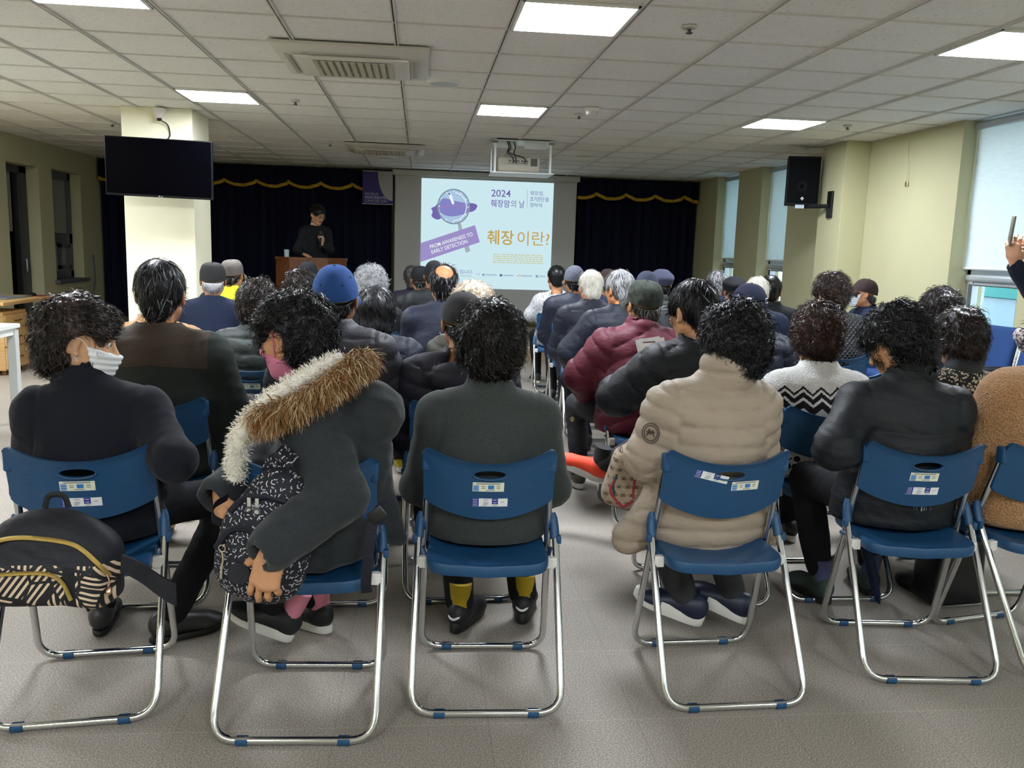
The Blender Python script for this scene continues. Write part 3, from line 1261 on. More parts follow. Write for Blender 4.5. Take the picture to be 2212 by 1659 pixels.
def head_blob():
    b = Blob()
    b.u(ell((0, -0.012, 0.028), (0.076, 0.098, 0.090)), 0.02)
    b.u(ell((0, 0.026, -0.035), (0.063, 0.066, 0.082)), 0.03)
    b.u(cone((0, 0.018, -0.068), (0, 0.058, -0.096), 0.046, 0.024), 0.03)
    for s in (-1, 1):
        b.u(ell((s * 0.040, 0.058, -0.022), (0.024, 0.022, 0.022)), 0.03)
        b.u(cone((s * 0.055, 0.0, -0.06), (s * 0.03, 0.05, -0.095), 0.018, 0.014), 0.03)
    b.u(cone((-0.034, 0.080, 0.020), (0.034, 0.080, 0.020), 0.012, 0.012), 0.02)
    for s in (-1, 1):
        b.sub(ell((s * 0.031, 0.100, 0.003), (0.017, 0.014, 0.010)), 0.014)
    b.u(cone((0, 0.086, 0.010), (0, 0.108, -0.030), 0.0075, 0.0125), 0.016)
    for s in (-1, 1):
        b.u(ell((s * 0.012, 0.097, -0.034), (0.009, 0.010, 0.008)), 0.008)
    b.u(cone((-0.018, 0.086, -0.060), (0.018, 0.086, -0.060), 0.0065, 0.0065), 0.008)
    b.u(cone((-0.015, 0.086, -0.072), (0.015, 0.086, -0.072), 0.0075, 0.0075), 0.007)
    b.u(ell((0, 0.072, -0.100), (0.020, 0.018, 0.017)), 0.02)
    b.u(cone((0, -0.018, -0.045), (0, -0.028, -0.105), 0.054, 0.050), 0.025)
    for s in (-1, 1):
        Rm = np.array(Matrix.Rotation(s * 0.35, 3, 'Z') @ Matrix.Rotation(-0.18, 3, 'X'))
        b.u(ell((s * 0.082, -0.010, -0.008), (0.009, 0.021, 0.034), Rm), 0.010)
        b.sub(ell((s * 0.091, -0.002, -0.004), (0.008, 0.011, 0.019), Rm), 0.006)
        b.u(ell((s * 0.082, 0.004, -0.036), (0.007, 0.009, 0.010)), 0.006)
    return b


_HEADS = {}


def head_mesh(res):
    if res not in _HEADS:
        b = head_blob()
        _HEADS[res] = b.mesh(res, 1)
    return _HEADS[res]


def hair_blob(style, bald=None, ears=True):
    b = Blob()
    if style in ('perm', 'afro'):
        t = 0.032 if style == 'perm' else 0.038
        b.u(ell((0, -0.018, 0.032), (0.074 + t, 0.094 + t, 0.088 + t * 0.8)), 0.02)
        b.u(ell((0, -0.072, -0.052), (0.076, 0.050, 0.072)), 0.05)
        for s in (-1, 1):
            b.u(ell((s * 0.072, -0.02, -0.005), (0.032, 0.055, 0.060)), 0.04)
        b.sub(ell((0, 0.135, -0.050), (0.088, 0.090, 0.105)), 0.02)
        if ears:
            for s in (-1, 1):
                b.sub(ell((s * 0.105, 0.022, -0.030), tuple(q * (1.35 if ears == 2 else 1.0) for q in (0.040, 0.036, 0.045))), 0.02)
        b.cut(plane((0, -0.03, -0.112), (0, 0.35, -1)), 0.02)
    elif style == 'bob':
        b.u(ell((0, -0.014, 0.028), (0.098, 0.116, 0.108)), 0.02)
        b.u(cone((0, -0.045, 0.0), (0, -0.055, -0.10), 0.088, 0.080), 0.04)
        b.sub(ell((0, 0.130, -0.055), (0.080, 0.085, 0.125)), 0.02)
        b.cut(plane((0, 0, -0.115), (0, 0.2, -1)), 0.02)
    else:
        t = 0.013
        b.u(ell((0, -0.014, 0.030), (0.076 + t, 0.098 + t, 0.090 + t * 1.2)), 0.02)
        b.u(ell((0, -0.070, -0.045), (0.058, 0.040, 0.055)), 0.03)
        b.sub(ell((0, 0.130, -0.035), (0.092, 0.080, 0.098)), 0.012)
        for s in (-1, 1):
            b.sub(ell((s * 0.100, 0.010, -0.042), (0.052, 0.040, 0.058)), 0.012)
        b.cut(plane((0, -0.05, -0.085), (0, 0.3, -1)), 0.012)
        if style == 'bald':
            bx = bald or (0, -0.045, 0.14)
            b.sub(ell(bx, (0.066, 0.074, 0.092)), 0.008)
        if style == 'undercap':
            b.cut(plane((0, 0, -0.002), (0, -0.28, 1)), 0.006)
    return b


def make_hair(style, res, N, rng, width, bald=None, ears=True, length=None, messy=1.0):
    b = hair_blob(style, bald, ears)
    V, F = b.mesh(res, 1)
    Nn = normals(V, F)
    if style in ('perm', 'afro', 'bob'):
        a = 0.010 if style != 'bob' else 0.003
        V = V + Nn * (a * messy * folds(V, int(rng.integers(1e6)), (42, 42, 42), True))[:, None]
        Nn = normals(V, F)
    rad = V - CR0
    rad /= np.linalg.norm(rad, axis=1, keepdims=True)
    facing = (Nn * rad).sum(1)
    ok = np.where(facing > 0.45)[0]
    # even sampling by face area is close to uniform on a surface net
    pick = rng.choice(ok, N)
    P = V[pick] + rng.normal(0, res * 0.6, (N, 3))
    Np = Nn[pick]
    crown = A(rng.uniform(-0.02, 0.02), -0.055, 0.13)
    T = P - crown
    T = T - Np * (T * Np).sum(1)[:, None]
    T /= np.maximum(np.linalg.norm(T, axis=1, keepdims=True), 1e-6)
    B = np.cross(Np, T)
    if style in ('perm', 'afro'):
        ang = rng.normal(0, 0.35 * messy, N) + 1.0 * messy * folds(P, int(rng.integers(1e6)), (30, 30, 30))
        L, curl, wave, lift = (length or 0.046), 0.0085, 0.046, 0.08
        if style == 'afro':
            L, curl, wave, lift = (length or 0.034), 0.010, 0.026, 0.25
    elif style == 'bob':
        ang = rng.normal(0, 0.25, N)
        L, curl, wave, lift = (length or 0.07), 0.004, 0.06, 0.03
    else:
        ang = rng.normal(0, 0.32 * messy, N) + 0.35 * np.sin(9 * np.arctan2(P[:, 0], P[:, 1] + 0.01))
        L, curl, wave, lift = (length or 0.036), 0.0, 0.03, 0.10
    T = T * np.cos(ang)[:, None] + B * np.sin(ang)[:, None]
    P = P - Np * 0.004
    sg = 6 if curl else 4
    SV, SF = strands(P, Np, T, L, width, sg, rng, curl, wave, lift, 0.15)
    S4 = SV.reshape(N, sg + 1, 2, 3)
    bad = np.zeros(N, bool)
    cuts = [ell((0, 0.135, -0.052), (0.078, 0.080, 0.098))]
    if ears and style in ('perm', 'afro'):
        cuts += [ell((s * 0.105, 0.024, -0.032), tuple(q * (1.25 if ears == 2 else 0.85) for q in (0.040, 0.036, 0.045))) for s in (-1, 1)]
    if style == 'bald':
        cuts.append(ell(bald or (0, -0.045, 0.14), (0.062, 0.068, 0.094)))
    if style == 'undercap':
        bad |= (SV.reshape(N, sg + 1, 2, 3)[:, :, 0, 2].max(1) > 0.0 + 0.28 * P[:, 1])
    for i in (sg // 2, sg):
        for c in cuts:
            bad |= c(S4[:, i, 0]) < 0
    keep = np.repeat(~bad, sg)
    SF = SF[keep]
    return joinm([(V, F, 0), (SV, SF, 0)])


# ------------------------------------------------------------------ hats
CAP_TILT, CAP_Z, CAP_H = 0.27, 0.010, 0.122


def cap_part(root, M, kind, mat, rng, brim_mat=None, button=True):
    """Builds a cap: dome (thing part) > brim, button."""
    nu, nv = 60, 18
    tilt = np.array(Matrix.Rotation(CAP_TILT, 4, 'X'))
    G = []
    for i in range(nu + 1):
        a = 2 * math.pi * i / nu
        row = []
        for j in range(nv + 1):
            t = j / nv
            if kind == 'flat':
                r = math.cos(t * math.pi / 2) ** 0.55 * (1.0 + 0.26 * math.exp(-((t - 0.30) / 0.22) ** 2))
                hgt = 0.124 * math.sin(t * math.pi / 2) ** 0.9
            elif kind == 'army':
                r = math.cos(t * math.pi / 2) ** 0.45 * (1.0 + 0.02 * math.sin(t * 3))
                hgt = 0.116 * math.sin(t * math.pi / 2) ** 0.95
            else:
                r = math.cos(t * math.pi / 2) ** 0.75
                hgt = CAP_H * math.sin(t * math.pi / 2) ** 1.05
            seam = 1 - 0.012 * math.exp(-((((a / (2 * math.pi) * 6) % 1) - 0.5) / 0.035) ** 2) * (1 if t > 0.05 else 0)
            wob = 1 + 0.012 * math.sin(5 * a + 7 * t) * math.sin(3 * t * math.pi)
            y = math.cos(a) * 0.112 * r * seam * wob
            x = math.sin(a) * 0.091 * r * seam * wob
            row.append((x, y - 0.014, CAP_Z + hgt))
        G.append(row)
    G = np.array(G)
    Gi = G.copy(); c = A(0, -0.014, 0.03); Gi = c + (Gi - c) * 0.975
    mask = np.ones((nu, nv), bool)
    if kind == 'open back':
        for i in range(nu):
            for j in range(nv):
                a = (i + 0.5) / nu * 2 * math.pi
                if abs(a - math.pi) < 0.40 and 0.12 < (j + 0.5) / nv < 0.12 + 0.17 * math.sqrt(max(0, 1 - ((a - math.pi) / 0.40) ** 2)):
                    mask[i, j] = False
    mb = MB().sheet(G, Gi, mask)
    MM = M @ tilt
    for q in range(len(mb.v)):
        mb.v[q] = xf(mb.v[q], MM)
    dome = mb.build('cap', [mat], root, sharp=60)
    # brim
    nb = 20
    half = 0.95
    B1 = []
    ln = {'flat': 0.042, 'army': 0.062}.get(kind, 0.075)
    for i in range(nb + 1):
        a = -half + 2 * half * i / nb
        row = []
        for j in range(6):
            t = j / 5
            e = 1 + (ln / 0.112) * t * math.cos(a / half * math.pi / 2) ** 0.6
            x = math.sin(a) * 0.091 * e * (1 + 0.08 * t)
            y = math.cos(a) * 0.112 * e
            row.append((x, y - 0.014, CAP_Z + 0.002 - 0.030 * t - 0.030 * (a / half) ** 2 * t))
        B1.append(row)
    B1 = np.array(B1)
    mb = MB().sheet(B1, B1 - np.array([0, 0, 0.004]), np.ones((nb, 5), bool))
    mb.v[0] = xf(mb.v[0], MM)
    mb.build('brim', [brim_mat or mat], dome, sharp=60)
    if button:
        top = CAP_Z + {'flat': 0.124, 'army': 0.116}.get(kind, CAP_H)
        mb = MB().lathe([(0, -0.003), (0.008, -0.002), (0.007, 0.003), (0, 0.005)], 10, M=MM @ at((0, -0.014, top)))
        mb.build('button', [mat], dome)
    return dome


# ------------------------------------------------------------------ hands and shoes
def hand_blob(s, curl=0.5, spread=0.12, thumb=0.5, grip=0.0):
    """s=+1 left hand (thumb towards -X when palm faces down), fingers along +Y, palm towards -Z."""
    b = Blob()
    b.u(cone((0, -0.02, 0), (0, 0.02, 0), 0.027, 0.030, (0, 0, 1), 1.35), 0.02)
    b.u(cone((-0.020, 0.03, 0), (-0.024, 0.078, 0), 0.017, 0.0145, (0, 0, 1), 1.2), 0.02)
    b.u(cone((0.0, 0.03, 0), (0.0, 0.085, 0.001), 0.018, 0.0150, (0, 0, 1), 1.2), 0.02)
    b.u(cone((0.020, 0.03, 0), (0.026, 0.074, 0), 0.017, 0.0140, (0, 0, 1), 1.2), 0.02)
    fing = [(-s * 0.029, 0.078, 0.070, 1.0), (-s * 0.010, 0.087, 0.078, 1.05), (s * 0.010, 0.083, 0.072, 1.1), (s * 0.029, 0.072, 0.056, 1.2)]
    for k, (x, y, L, cf) in enumerate(fing):
        p = A(x, y, 0.0)
        d = A(math.sin(spread * (k - 1.5) * s), 1, 0)
        ang = 0.0
        for seg, (fr, r0, r1) in enumerate(((0.45, 0.0092, 0.0085), (0.30, 0.0085, 0.0078), (0.25, 0.0078, 0.0066))):
            ang += curl * cf * (0.9 if seg else 0.75)
            v = A(d[0] * math.cos(ang), math.cos(ang), -math.sin(ang))
            q = p + v * L * fr
            b.u(cone(p, q, r0, r1), 0.004)
            p = q
    p = A(-s * 0.026, 0.012, -0.006)
    q = p + A(-s * 0.030, 0.034, -0.012 - 0.02 * thumb)
    r = q + A(-s * (0.012 - 0.03 * thumb), 0.030, -0.012 * (1 + thumb))
    b.u(cone(p, q, 0.015, 0.0115), 0.012)
    b.u(cone(q, r, 0.0112, 0.0085), 0.004)
    return b


def shoe(root, M, style, sole_mat, up_mat, sock_mat=None, extra=None, hi=False):
    """One shoe: upper (part) > sole."""
    b = Blob()
    b.u(ell((0, -0.025, 0.060), (0.038, 0.045, 0.050)), 0.02)
    b.u(cone((0, 0.015, 0.058), (0, 0.12, 0.034), 0.041, 0.036), 0.03)
    b.u(ell((0, 0.140, 0.030), (0.045, 0.060, 0.030)), 0.03)
    if hi:
        b.u(cone((0, -0.012, 0.06), (0, -0.010, 0.13), 0.043, 0.046), 0.03)
    b.cut(plane((0, 0, 0.016), (0, 0, -1)), 0.004)
    V, F = b.mesh(0.0065, 1)
    if style == 'moc':
        Nn = normals(V, F)
        V = V + Nn * (0.0015 * np.sin(V[:, 1] * 420) * (V[:, 2] < 0.042))[:, None]
    u = mesh_from('shoe', xf(V, M), F, [up_mat], root)
    th = {'platform': 0.044, 'moc': 0.018, 'chunk': 0.040}.get(style, 0.028)
    n = 36
    ang = np.linspace(0, 2 * math.pi, n, endpoint=False)
    rings = []
    for (sc, z) in ((0.94, -0.004), (1.0, 0.002), (1.0, th - 0.004), (0.97, th)):
        pts = []
        for a in ang:
            y = 0.068 + 0.136 * math.sin(a)
            w = 0.042 + 0.006 * math.sin(a) - (0.006 if -0.1 < y < 0.08 else 0) * math.cos((y - 0.03) * 20) * 0.6
            x = w * math.copysign(abs(math.cos(a)) ** 0.8, math.cos(a))
            lift = 0.012 * max(0, (y - 0.14) / 0.06) ** 2 if z < 0.02 else 0.004 * max(0, (y - 0.14) / 0.06)
            pts.append((x * sc, 0.068 + (y - 0.068) * sc, z + lift))
        rings.append(pts)
    mb = MB().loft(rings)
    mb.v[0] = xf(mb.v[0], M)
    mb.build('sole', [sole_mat], u, sharp=50)
    if sock_mat is not None:
        mb = MB().tube([(0, -0.012, 0.05), (0, -0.012, 0.10), (0, -0.004, 0.17)], [0.036, 0.036, 0.042], 14)
        mb.v[0] = xf(mb.v[0], M)
        mb.build('sock', [sock_mat], root)
    return u

# ================================================================== PEOPLE
TROUSER_BLACK = cloth('black_trousers', '#111216', '#1a1b20', 'weave')
SHOE_BLACK = plain('black_shoe', '#15161a', 0.55, bump=0.15, bscale=120)
SOLE_BLACK = plain('black_sole', '#0e0e10', 0.6)
SOLE_WHITE = plain('white_sole', '#dddcd6', 0.55)
LENS = gl.m
EYE_W = plain('eye_white', '#e6e0d8', 0.2)
EYE_D = plain('eye_dark', '#1b1210', 0.15)
BROW = plain('eyebrow_hair', '#17130f', 0.6)
LIP = plain('lips', '#a5635a', 0.45)
LOD = {'n': dict(j=0.0085, h=0.0042, b=0.016, hair=6000, hw=0.0026, hr=0.0065), 'm': dict(j=0.0110, h=0.0055, b=0.020, hair=2600, hw=0.0030, hr=0.009),
       'f': dict(j=0.0150, h=0.0075, b=0.024, hair=1100, hw=0.0042, hr=0.012)}


def rotz(a):
    c, s = math.cos(a), math.sin(a)
    return np.array([[c, -s, 0], [s, c, 0], [0, 0, 1.]])


def seg_dist(P, a, b):
    ba = b - a
    t = ((P - a) @ ba) / max(ba @ ba, 1e-9)
    tc = np.clip(t, 0, 1)
    return np.linalg.norm(P - a - tc[:, None] * ba, axis=1), t * np.linalg.norm(ba)


def person(sp):
    """Builds one figure from a dictionary of measurements and clothes."""
    g = sp.get
    lod = LOD[g('lod', 'm')]
    seed = g('seed', int(abs(sp['x'] * 977 + sp['y'] * 131)) + 1)
    rng = np.random.default_rng(seed)
    yaw = math.radians(g('yaw', 0))
    root = empty('person', (sp['x'], sp['y'], g('z0', 0.0)), yaw)
    tag(root, sp['label'], 'person')
    Ri = rotz(-yaw)

    def W(p):   # world point -> this figure's own coordinates
        return Ri @ (A(*p) - A(sp['x'], sp['y'], g('z0', 0.0)))
    hp = math.radians(g('hpitch', 8)); hy = math.radians(g('hyaw', 0)); hr = math.radians(g('hroll', 0))
    hs = g('hs', 1.0)
    ht = {'perm': 0.030, 'afro': 0.036, 'bob': 0.018, 'none': 0.0}.get(g('hair', 'short'), 0.012)
    if g('cap'):
        ht = 0.012
    zc = sp['ztop'] - (0.118 + ht) * hs
    lx, ly, twist = g('lx', 0.0), g('ly', 0.0), math.radians(g('twist', 0))
    hx, hyo = g('hx', lx), g('hyo', g('hy', ly + 0.05))
    stand = g('stand', False)
    zs = zc - g('neck', 0.222)
    hipz = 0.90 if stand else 0.515
    w = g('w', 1.0); puff = g('puff', 0.0)
    HC = A(hx, hyo, zc)
    Mh = np.array(Matrix.Translation(HC) @ Matrix.Rotation(hy, 4, 'Z') @ Matrix.Rotation(hr, 4, 'Y') @ Matrix.Rotation(-hp, 4, 'X') @ Matrix.Scale(hs, 4))
    sc = A(lx, ly - 0.01, zs)
    sw = g('sw', 0.155) * w
    Rt = rotz(twist)
    sh = {s: sc + Rt @ A(s * sw, 0, -0.012) for s in (-1, 1)}
    nb = sc + A(0, 0.0, 0.040)
    el, wr = {}, {}
    for s in (-1, 1):
        k = 'R' if s > 0 else 'L'
        if g('el' + k) is not None:
            el[s] = W(sp['el' + k])
        else:
            el[s] = sh[s] + Rt @ A(s * g('elbow', 0.050), 0.07, -0.255)
        if g('wr' + k) is not None:
            wr[s] = W(sp['wr' + k])
        else:
            wr[s] = A(s * 0.075 + lx * 0.4, el[s][1] + 0.21, max(hipz + 0.125, el[s][2] - 0.03)) if not stand else el[s] + A(-s * 0.02, 0.06, -0.24)
    hip = {s: A(s * 0.088, 0.02, hipz) for s in (-1, 1)}
    knee, ank = {}, {}
    for s in (-1, 1):
        k = 'R' if s > 0 else 'L'
        knee[s] = W(sp['kn' + k]) if g('kn' + k) is not None else (A(s * 0.10, 0.06, 0.48) if stand else A(s * 0.115, 0.43, 0.50))
        ank[s] = W(sp['an' + k]) if g('an' + k) is not None else (A(s * 0.10, 0.02, 0.08) if stand else A(s * 0.11, 0.38, 0.085))
    chest = A(lx * 0.6, ly * 0.6 - 0.012, hipz + (zs - hipz) * 0.60)
    pel = A(0, 0.018 if not stand else 0.0, hipz + 0.01)

    # ---- body: one continuous skin mesh
    tone = skin(g('skin', '#c89a78'))
    b = Blob()
    b.u(cone(pel, chest, 0.10, 0.10), 0.05).u(cone(chest, sc - A(0, 0, 0.05), 0.10, 0.09), 0.05)
    b.u(cone(sc - A(0, 0, 0.03), HC + A(*(Mh[:3, :3] @ A(0, -0.02, -0.05))), 0.056, 0.053), 0.03)
    for s in (-1, 1):
        b.u(cone(sc - A(0, 0, 0.05), sh[s] - A(0, 0, 0.02), 0.05, 0.042), 0.04)
        b.u(cone(sh[s], el[s], 0.042, 0.034), 0.02).u(cone(el[s], wr[s], 0.034, 0.025), 0.02)
        b.u(cone(hip[s], knee[s], 0.070, 0.046), 0.04).u(cone(knee[s], ank[s], 0.045, 0.030), 0.02)
    parts = []
    V, F = b.mesh(lod['b'], 1)
    parts.append((V, F, 0))
    HV, HF = head_mesh(lod['h'])
    parts.append((xf(HV, Mh), HF, 0))
    for s in (-1, 1):
        k = 'R' if s > 0 else 'L'
        hb = hand_blob(float(s), g('curl' + k, 0.45), 0.10, g('thumb' + k, 0.5))
        V, F = hb.mesh(0.0036 if g('hands') else (0.0055 if lod is not LOD['f'] else 0.008), 1)
        if g('hd' + k) is not None:
            f, u = sp['hd' + k]
            f = Ri @ A(*f); u = Ri @ A(*u)
        else:
            f = wr[s] - el[s]; f = f / np.linalg.norm(f) + A(-s * 0.5, 0.2, -0.1); u = A(0, 0, 1)
        MH = look_matrix(wr[s] + 0.022 * f / np.linalg.norm(f), f, u)
        MH[:3, :3] = MH[:3, :3] * g('hand_scale', 0.95)
        parts.append((xf(V, MH), F, 0))
    V, F, mi = joinm(parts)
    mats = [tone]
    if g('face'):
        # lips get their own colour where the mouth is
        n0 = len(parts[0][0]); c = HV[HF].mean(1)
        lips = (np.abs(c[:, 0]) < 0.024) & (c[:, 1] > 0.085) & (np.abs(c[:, 2] + 0.066) < 0.0125)
        f0 = len(parts[0][1])
        mi = mi.copy(); mi[f0:f0 + len(HF)][lips] = 1
        mats.append(LIP)
    body = mesh_from('body', V, F, mats, root, True, mi)
    if g('face'):
        for s in (-1, 1):
            m = MB().lathe([(0, -0.0125), (0.006, -0.011), (0.0105, -0.0065), (0.0125, 0), (0.0105, 0.0065), (0.0065, 0.0106)], 16)
            m.lathe([(0, 0.0128), (0.0052, 0.0120), (0.0066, 0.0105)][::-1], 16, 1)
            m.v = [xf(v, Mh @ at((s * 0.031, 0.0800, 0.002), rx=-math.pi / 2)) for v in m.v]
            m.build('eye', [EYE_W, EYE_D], root)
            P = np.array([(s * 0.012, 0.096, 0.021), (s * 0.026, 0.0955, 0.026), (s * 0.040, 0.086, 0.025), (s * 0.050, 0.075, 0.019)])
            m = MB().tube(spline(P, 4), np.array([0.002] + [0.0035] * 11 + [0.0015]), 6)
            m.v = [xf(v, Mh) for v in m.v]
            m.build('eyebrow', BROW, root)

    # ---- hair
    hair = g('hair', 'short')
    if hair != 'none':
        hm = hair_mat(*g('hair_col', ('#0b0908', None, 0.1)))
        st = 'undercap' if g('cap') and hair == 'short' else hair
        N = int(lod['hair'] * g('hair_n', 1.0) * (0.5 if st == 'undercap' else 1))
        V, F, mi = make_hair(st, lod['hr'], N, rng, lod['hw'] * g('hair_w', 1.0), g('bald'), g('ears', True), g('hair_len'), g('messy', 1.0))
        mesh_from('hair', xf(V, Mh), F, [hm], root)
    if g('cap'):
        cap_part(root, Mh, g('cap'), sp['cap_mat'], rng, g('brim_mat'), g('button', True))
    if g('glasses'):
        m = MB()
        for s in (-1, 1):
            ring = [(s * 0.034 + 0.026 * math.cos(t), 0.108 - 0.010 * abs(math.cos(t)) * (1 if s * math.cos(t) > 0 else 0.2), 0.0 + 0.019 * math.sin(t)) for t in np.linspace(0, 2 * math.pi, 20, endpoint=False)]
            m.tube(ring, 0.0017, 6, closed=True)
            m.tube([(s * 0.060, 0.098, 0.004), (s * 0.083, 0.06, 0.006), (s * 0.086, 0.0, 0.006), (s * 0.084, -0.012, -0.008)], 0.0017, 6)
        m.tube([(-0.009, 0.109, 0.003), (0, 0.111, 0.006), (0.009, 0.109, 0.003)], 0.0016, 6)
        m.v = [xf(v, Mh) for v in m.v]
        gob = m.build('glasses', plain('glasses_frame', '#17171a', 0.3), root)
        m = MB()
        for s in (-1, 1):
            m.loft([[(s * 0.034 + 0.0255 * math.cos(t), yy, 0.0185 * math.sin(t)) for t in np.linspace(0, 2 * math.pi, 20, endpoint=False)] for yy in (0.1045, 0.1055)])
        m.v = [xf(v, Mh) for v in m.v]
        m.build('lens', GLASS, gob)
    if g('mask'):
        kind, mm = sp['mask']
        b = head_blob()
        if kind == 'on':
            b.u(ell((0, 0.070, -0.052), (0.046, 0.046, 0.062)), 0.03)

        def shell(P, f=b):
            return f(P) - 0.0055
        bl = Blob()
        zlo, zhi, ylo = (-0.124, 0.002, 0.050) if kind == 'on' else (-0.140, -0.070, -0.005)

        class _S:
            pass
        shell.bb = (A(-0.075, -0.01, -0.15), A(0.075, 0.13, 0.02))
        bl.u(shell, 0.004)
        bl.cut(plane((0, 0, zhi), (0, 0.25 if kind == 'on' else -0.5, 1)), 0.002)
        bl.cut(plane((0, 0, zlo), (0, 0, -1)), 0.002)
        bl.cut(plane((0, ylo, -0.07), (0, -1, -0.35 if kind == 'on' else 0.5)), 0.002)
        V, F = bl.mesh(0.0042, 1)
        if kind == 'on':
            Nn = normals(V, F)
            V = V + Nn * (0.0018 * np.sin(V[:, 2] * 330))[:, None]
        mk = mesh_from('face_mask', xf(V, Mh), F, [mm], root)
        for s in (-1, 1):
            m = MB()
            if kind == 'on':
                m.tube(spline([(s * 0.066, 0.040, -0.022), (s * 0.082, 0.010, 0.012), (s * 0.088, -0.020, 0.006)], 5), 0.0015, 6)
                m.tube(spline([(s * 0.058, 0.030, -0.085), (s * 0.080, 0.0, -0.045), (s * 0.084, -0.020, -0.034)], 5), 0.0015, 6)
            else:
                m.tube(spline([(s * 0.064, 0.030, -0.070), (s * 0.080, 0.016, -0.02), (s * 0.090, 0.000, 0.022), (s * 0.091, -0.022, 0.012), (s * 0.088, -0.026, -0.02), (s * 0.066, 0.0, -0.085)], 5), 0.004, 8, sx=1.0, sy=0.4)
            m.v = [xf(v, Mh) for v in m.v]
            m.build('ear_loop', mm, mk)

    # ---- jacket
    q = g('flat', 1.38)
    J = Blob()
    ax = (0, 1, 0)
    axt = tuple(Rt @ A(0, 1, 0))
    belly = g('belly', 1.0)
    J.u(cone(pel - A(0, 0, 0.03), chest, 0.182 * w * belly + puff, 0.172 * w + puff, ax, q / belly ** 0.5), 0.05)
    J.u(cone(chest, sc - A(0, 0, 0.075), 0.172 * w + puff, 0.158 * w + puff * 0.8, axt, q * 0.98), 0.05)
    J.u(cone(sh[-1] * 0.86 + sc * 0.14, sh[1] * 0.86 + sc * 0.14, 0.070 + puff * 0.6, 0.070 + puff * 0.6), 0.06)
    for s in (-1, 1):
        J.u(cone(nb - A(0, 0.0, 0.012), sh[s], 0.052 + puff * 0.4, 0.060 + puff * 0.5), 0.06)
    ra = g('arm', 0.060) + puff
    for s in (-1, 1):
        J.u(cone(sh[s], el[s], ra * 1.08, ra * 0.96), 0.035)
        J.u(cone(el[s], wr[s], ra * 0.98, ra * 0.70), 0.03)
    if g('hem', True) and not stand:
        hw = g('hemw', 0.190) * w
        J.u(cone((0, 0.035, 0.475), (0, 0.035, 0.50), hw + puff * 0.8, hw + puff * 0.8, ax, 1.45), 0.05)
    for extra in g('jextra', []):
        J.u(extra[0], extra[1] if len(extra) > 1 else 0.04)
    cdir = (HC + A(*(Mh[:3, :3] @ A(0, -0.03, -0.10)))) - nb
    cdir = cdir / np.linalg.norm(cdir) * 0.55 + A(0, 0, 0.45)
    cdir = cdir / np.linalg.norm(cdir)
    ch = g('collar', 0.045)
    if ch > 0:
        J.u(cone(nb - cdir * 0.02, nb + cdir * ch, 0.072 + puff * 0.4, g('collar_r', 0.066) + puff * 0.3), 0.018)
        J.sub(cone(nb + cdir * (ch - 0.012), nb + cdir * (ch + 0.09), g('collar_r', 0.066) - 0.010, g('collar_r', 0.066) - 0.004), 0.008)
    if g('hood'):
        hc = sc + Rt @ A(*g('hood'))
        J.u(ell(hc, g('hood_r', (0.125, 0.075, 0.085)), Rt), 0.025)
        J.sub(ell(hc + Rt @ A(0, 0.045, 0.06), (0.085, 0.06, 0.065), Rt), 0.02)
    if not stand:
        J.cut(plane((0, 0, g('cutz', 0.440)), (0, 0, -1)), 0.03)
    else:
        J.cut(plane((0, 0, 0.80), (0, 0, -1)), 0.02)
    for s in (-1, 1):
        d = wr[s] - el[s]
        J.sub(cone(wr[s] + d / np.linalg.norm(d) * 0.004, wr[s] + d / np.linalg.norm(d) * 0.10, 0.032, 0.034), 0.008)
    V, F = J.mesh(lod['j'], 1)
    Nn = normals(V, F)
    # where each point sits: torso (0), upper arms, forearms
    T0 = pel - A(0, 0, 0.1)
    dist = [np.full(len(V), 0.0)]
    dtor = np.minimum(seg_dist(V, pel, chest)[0], seg_dist(V, chest, sc)[0]) - 0.135 * w - puff
    da, tt = [dtor], [V[:, 2]]
    for s in (-1, 1):
        L1 = np.linalg.norm(el[s] - sh[s])
        d1, t1 = seg_dist(V, sh[s], el[s]); d2, t2 = seg_dist(V, el[s], wr[s])
        m = d1 < d2
        da.append(np.minimum(d1, d2) - ra)
        tt.append(np.where(m, t1, L1 + t2))
    which = np.argmin(np.stack(da, 1), 1)
    tcoord = np.stack(tt, 1)[np.arange(len(V)), which]
    style = g('style', 'plain')
    disp = 0.0045 * g('crease', 1.0) * folds(V, seed + 3, (7, 7, 17))
    fine = g('fine', 0.0022) * folds(V, seed + 9, (22, 22, 46), True)
    disp = disp + fine
    # creases at the inner elbow and waist
    for s in (-1, 1):
        d = np.linalg.norm(V - el[s], axis=1)
        disp += 0.005 * np.exp(-(d / 0.09) ** 2) * folds(V, seed + 5, (26, 26, 26), True)
    if style.startswith('puffer'):
        h = g('baffle', 0.065); amp = g('amp', 0.012)
        tz = tcoord.copy()
        tor = which == 0
        if style == 'puffer_chevron':
            tz = tz + np.where(tor, 0.30 * np.abs(V[:, 0]), 0)
        if style == 'puffer_diag':
            tz = tz + np.where(tor, 0.5 * np.abs(V[:, 0] - 0.03), 0.0)
        tz = tz + 0.006 * folds(V, seed + 21, (9, 9, 9))
        bph = np.abs(np.sin(math.pi * (tz / h + g('bphase', 0.0))))
        if g('low_collar_plain'):
            pass
        disp = disp + amp * (bph ** 0.40 - 0.76)
        pin = np.exp(-(bph / 0.35) ** 2)
        disp += 0.0028 * pin * np.sin(70 * V[:, 0] + 40 * V[:, 1] + 6 * folds(V, seed + 31, (20, 20, 20)))
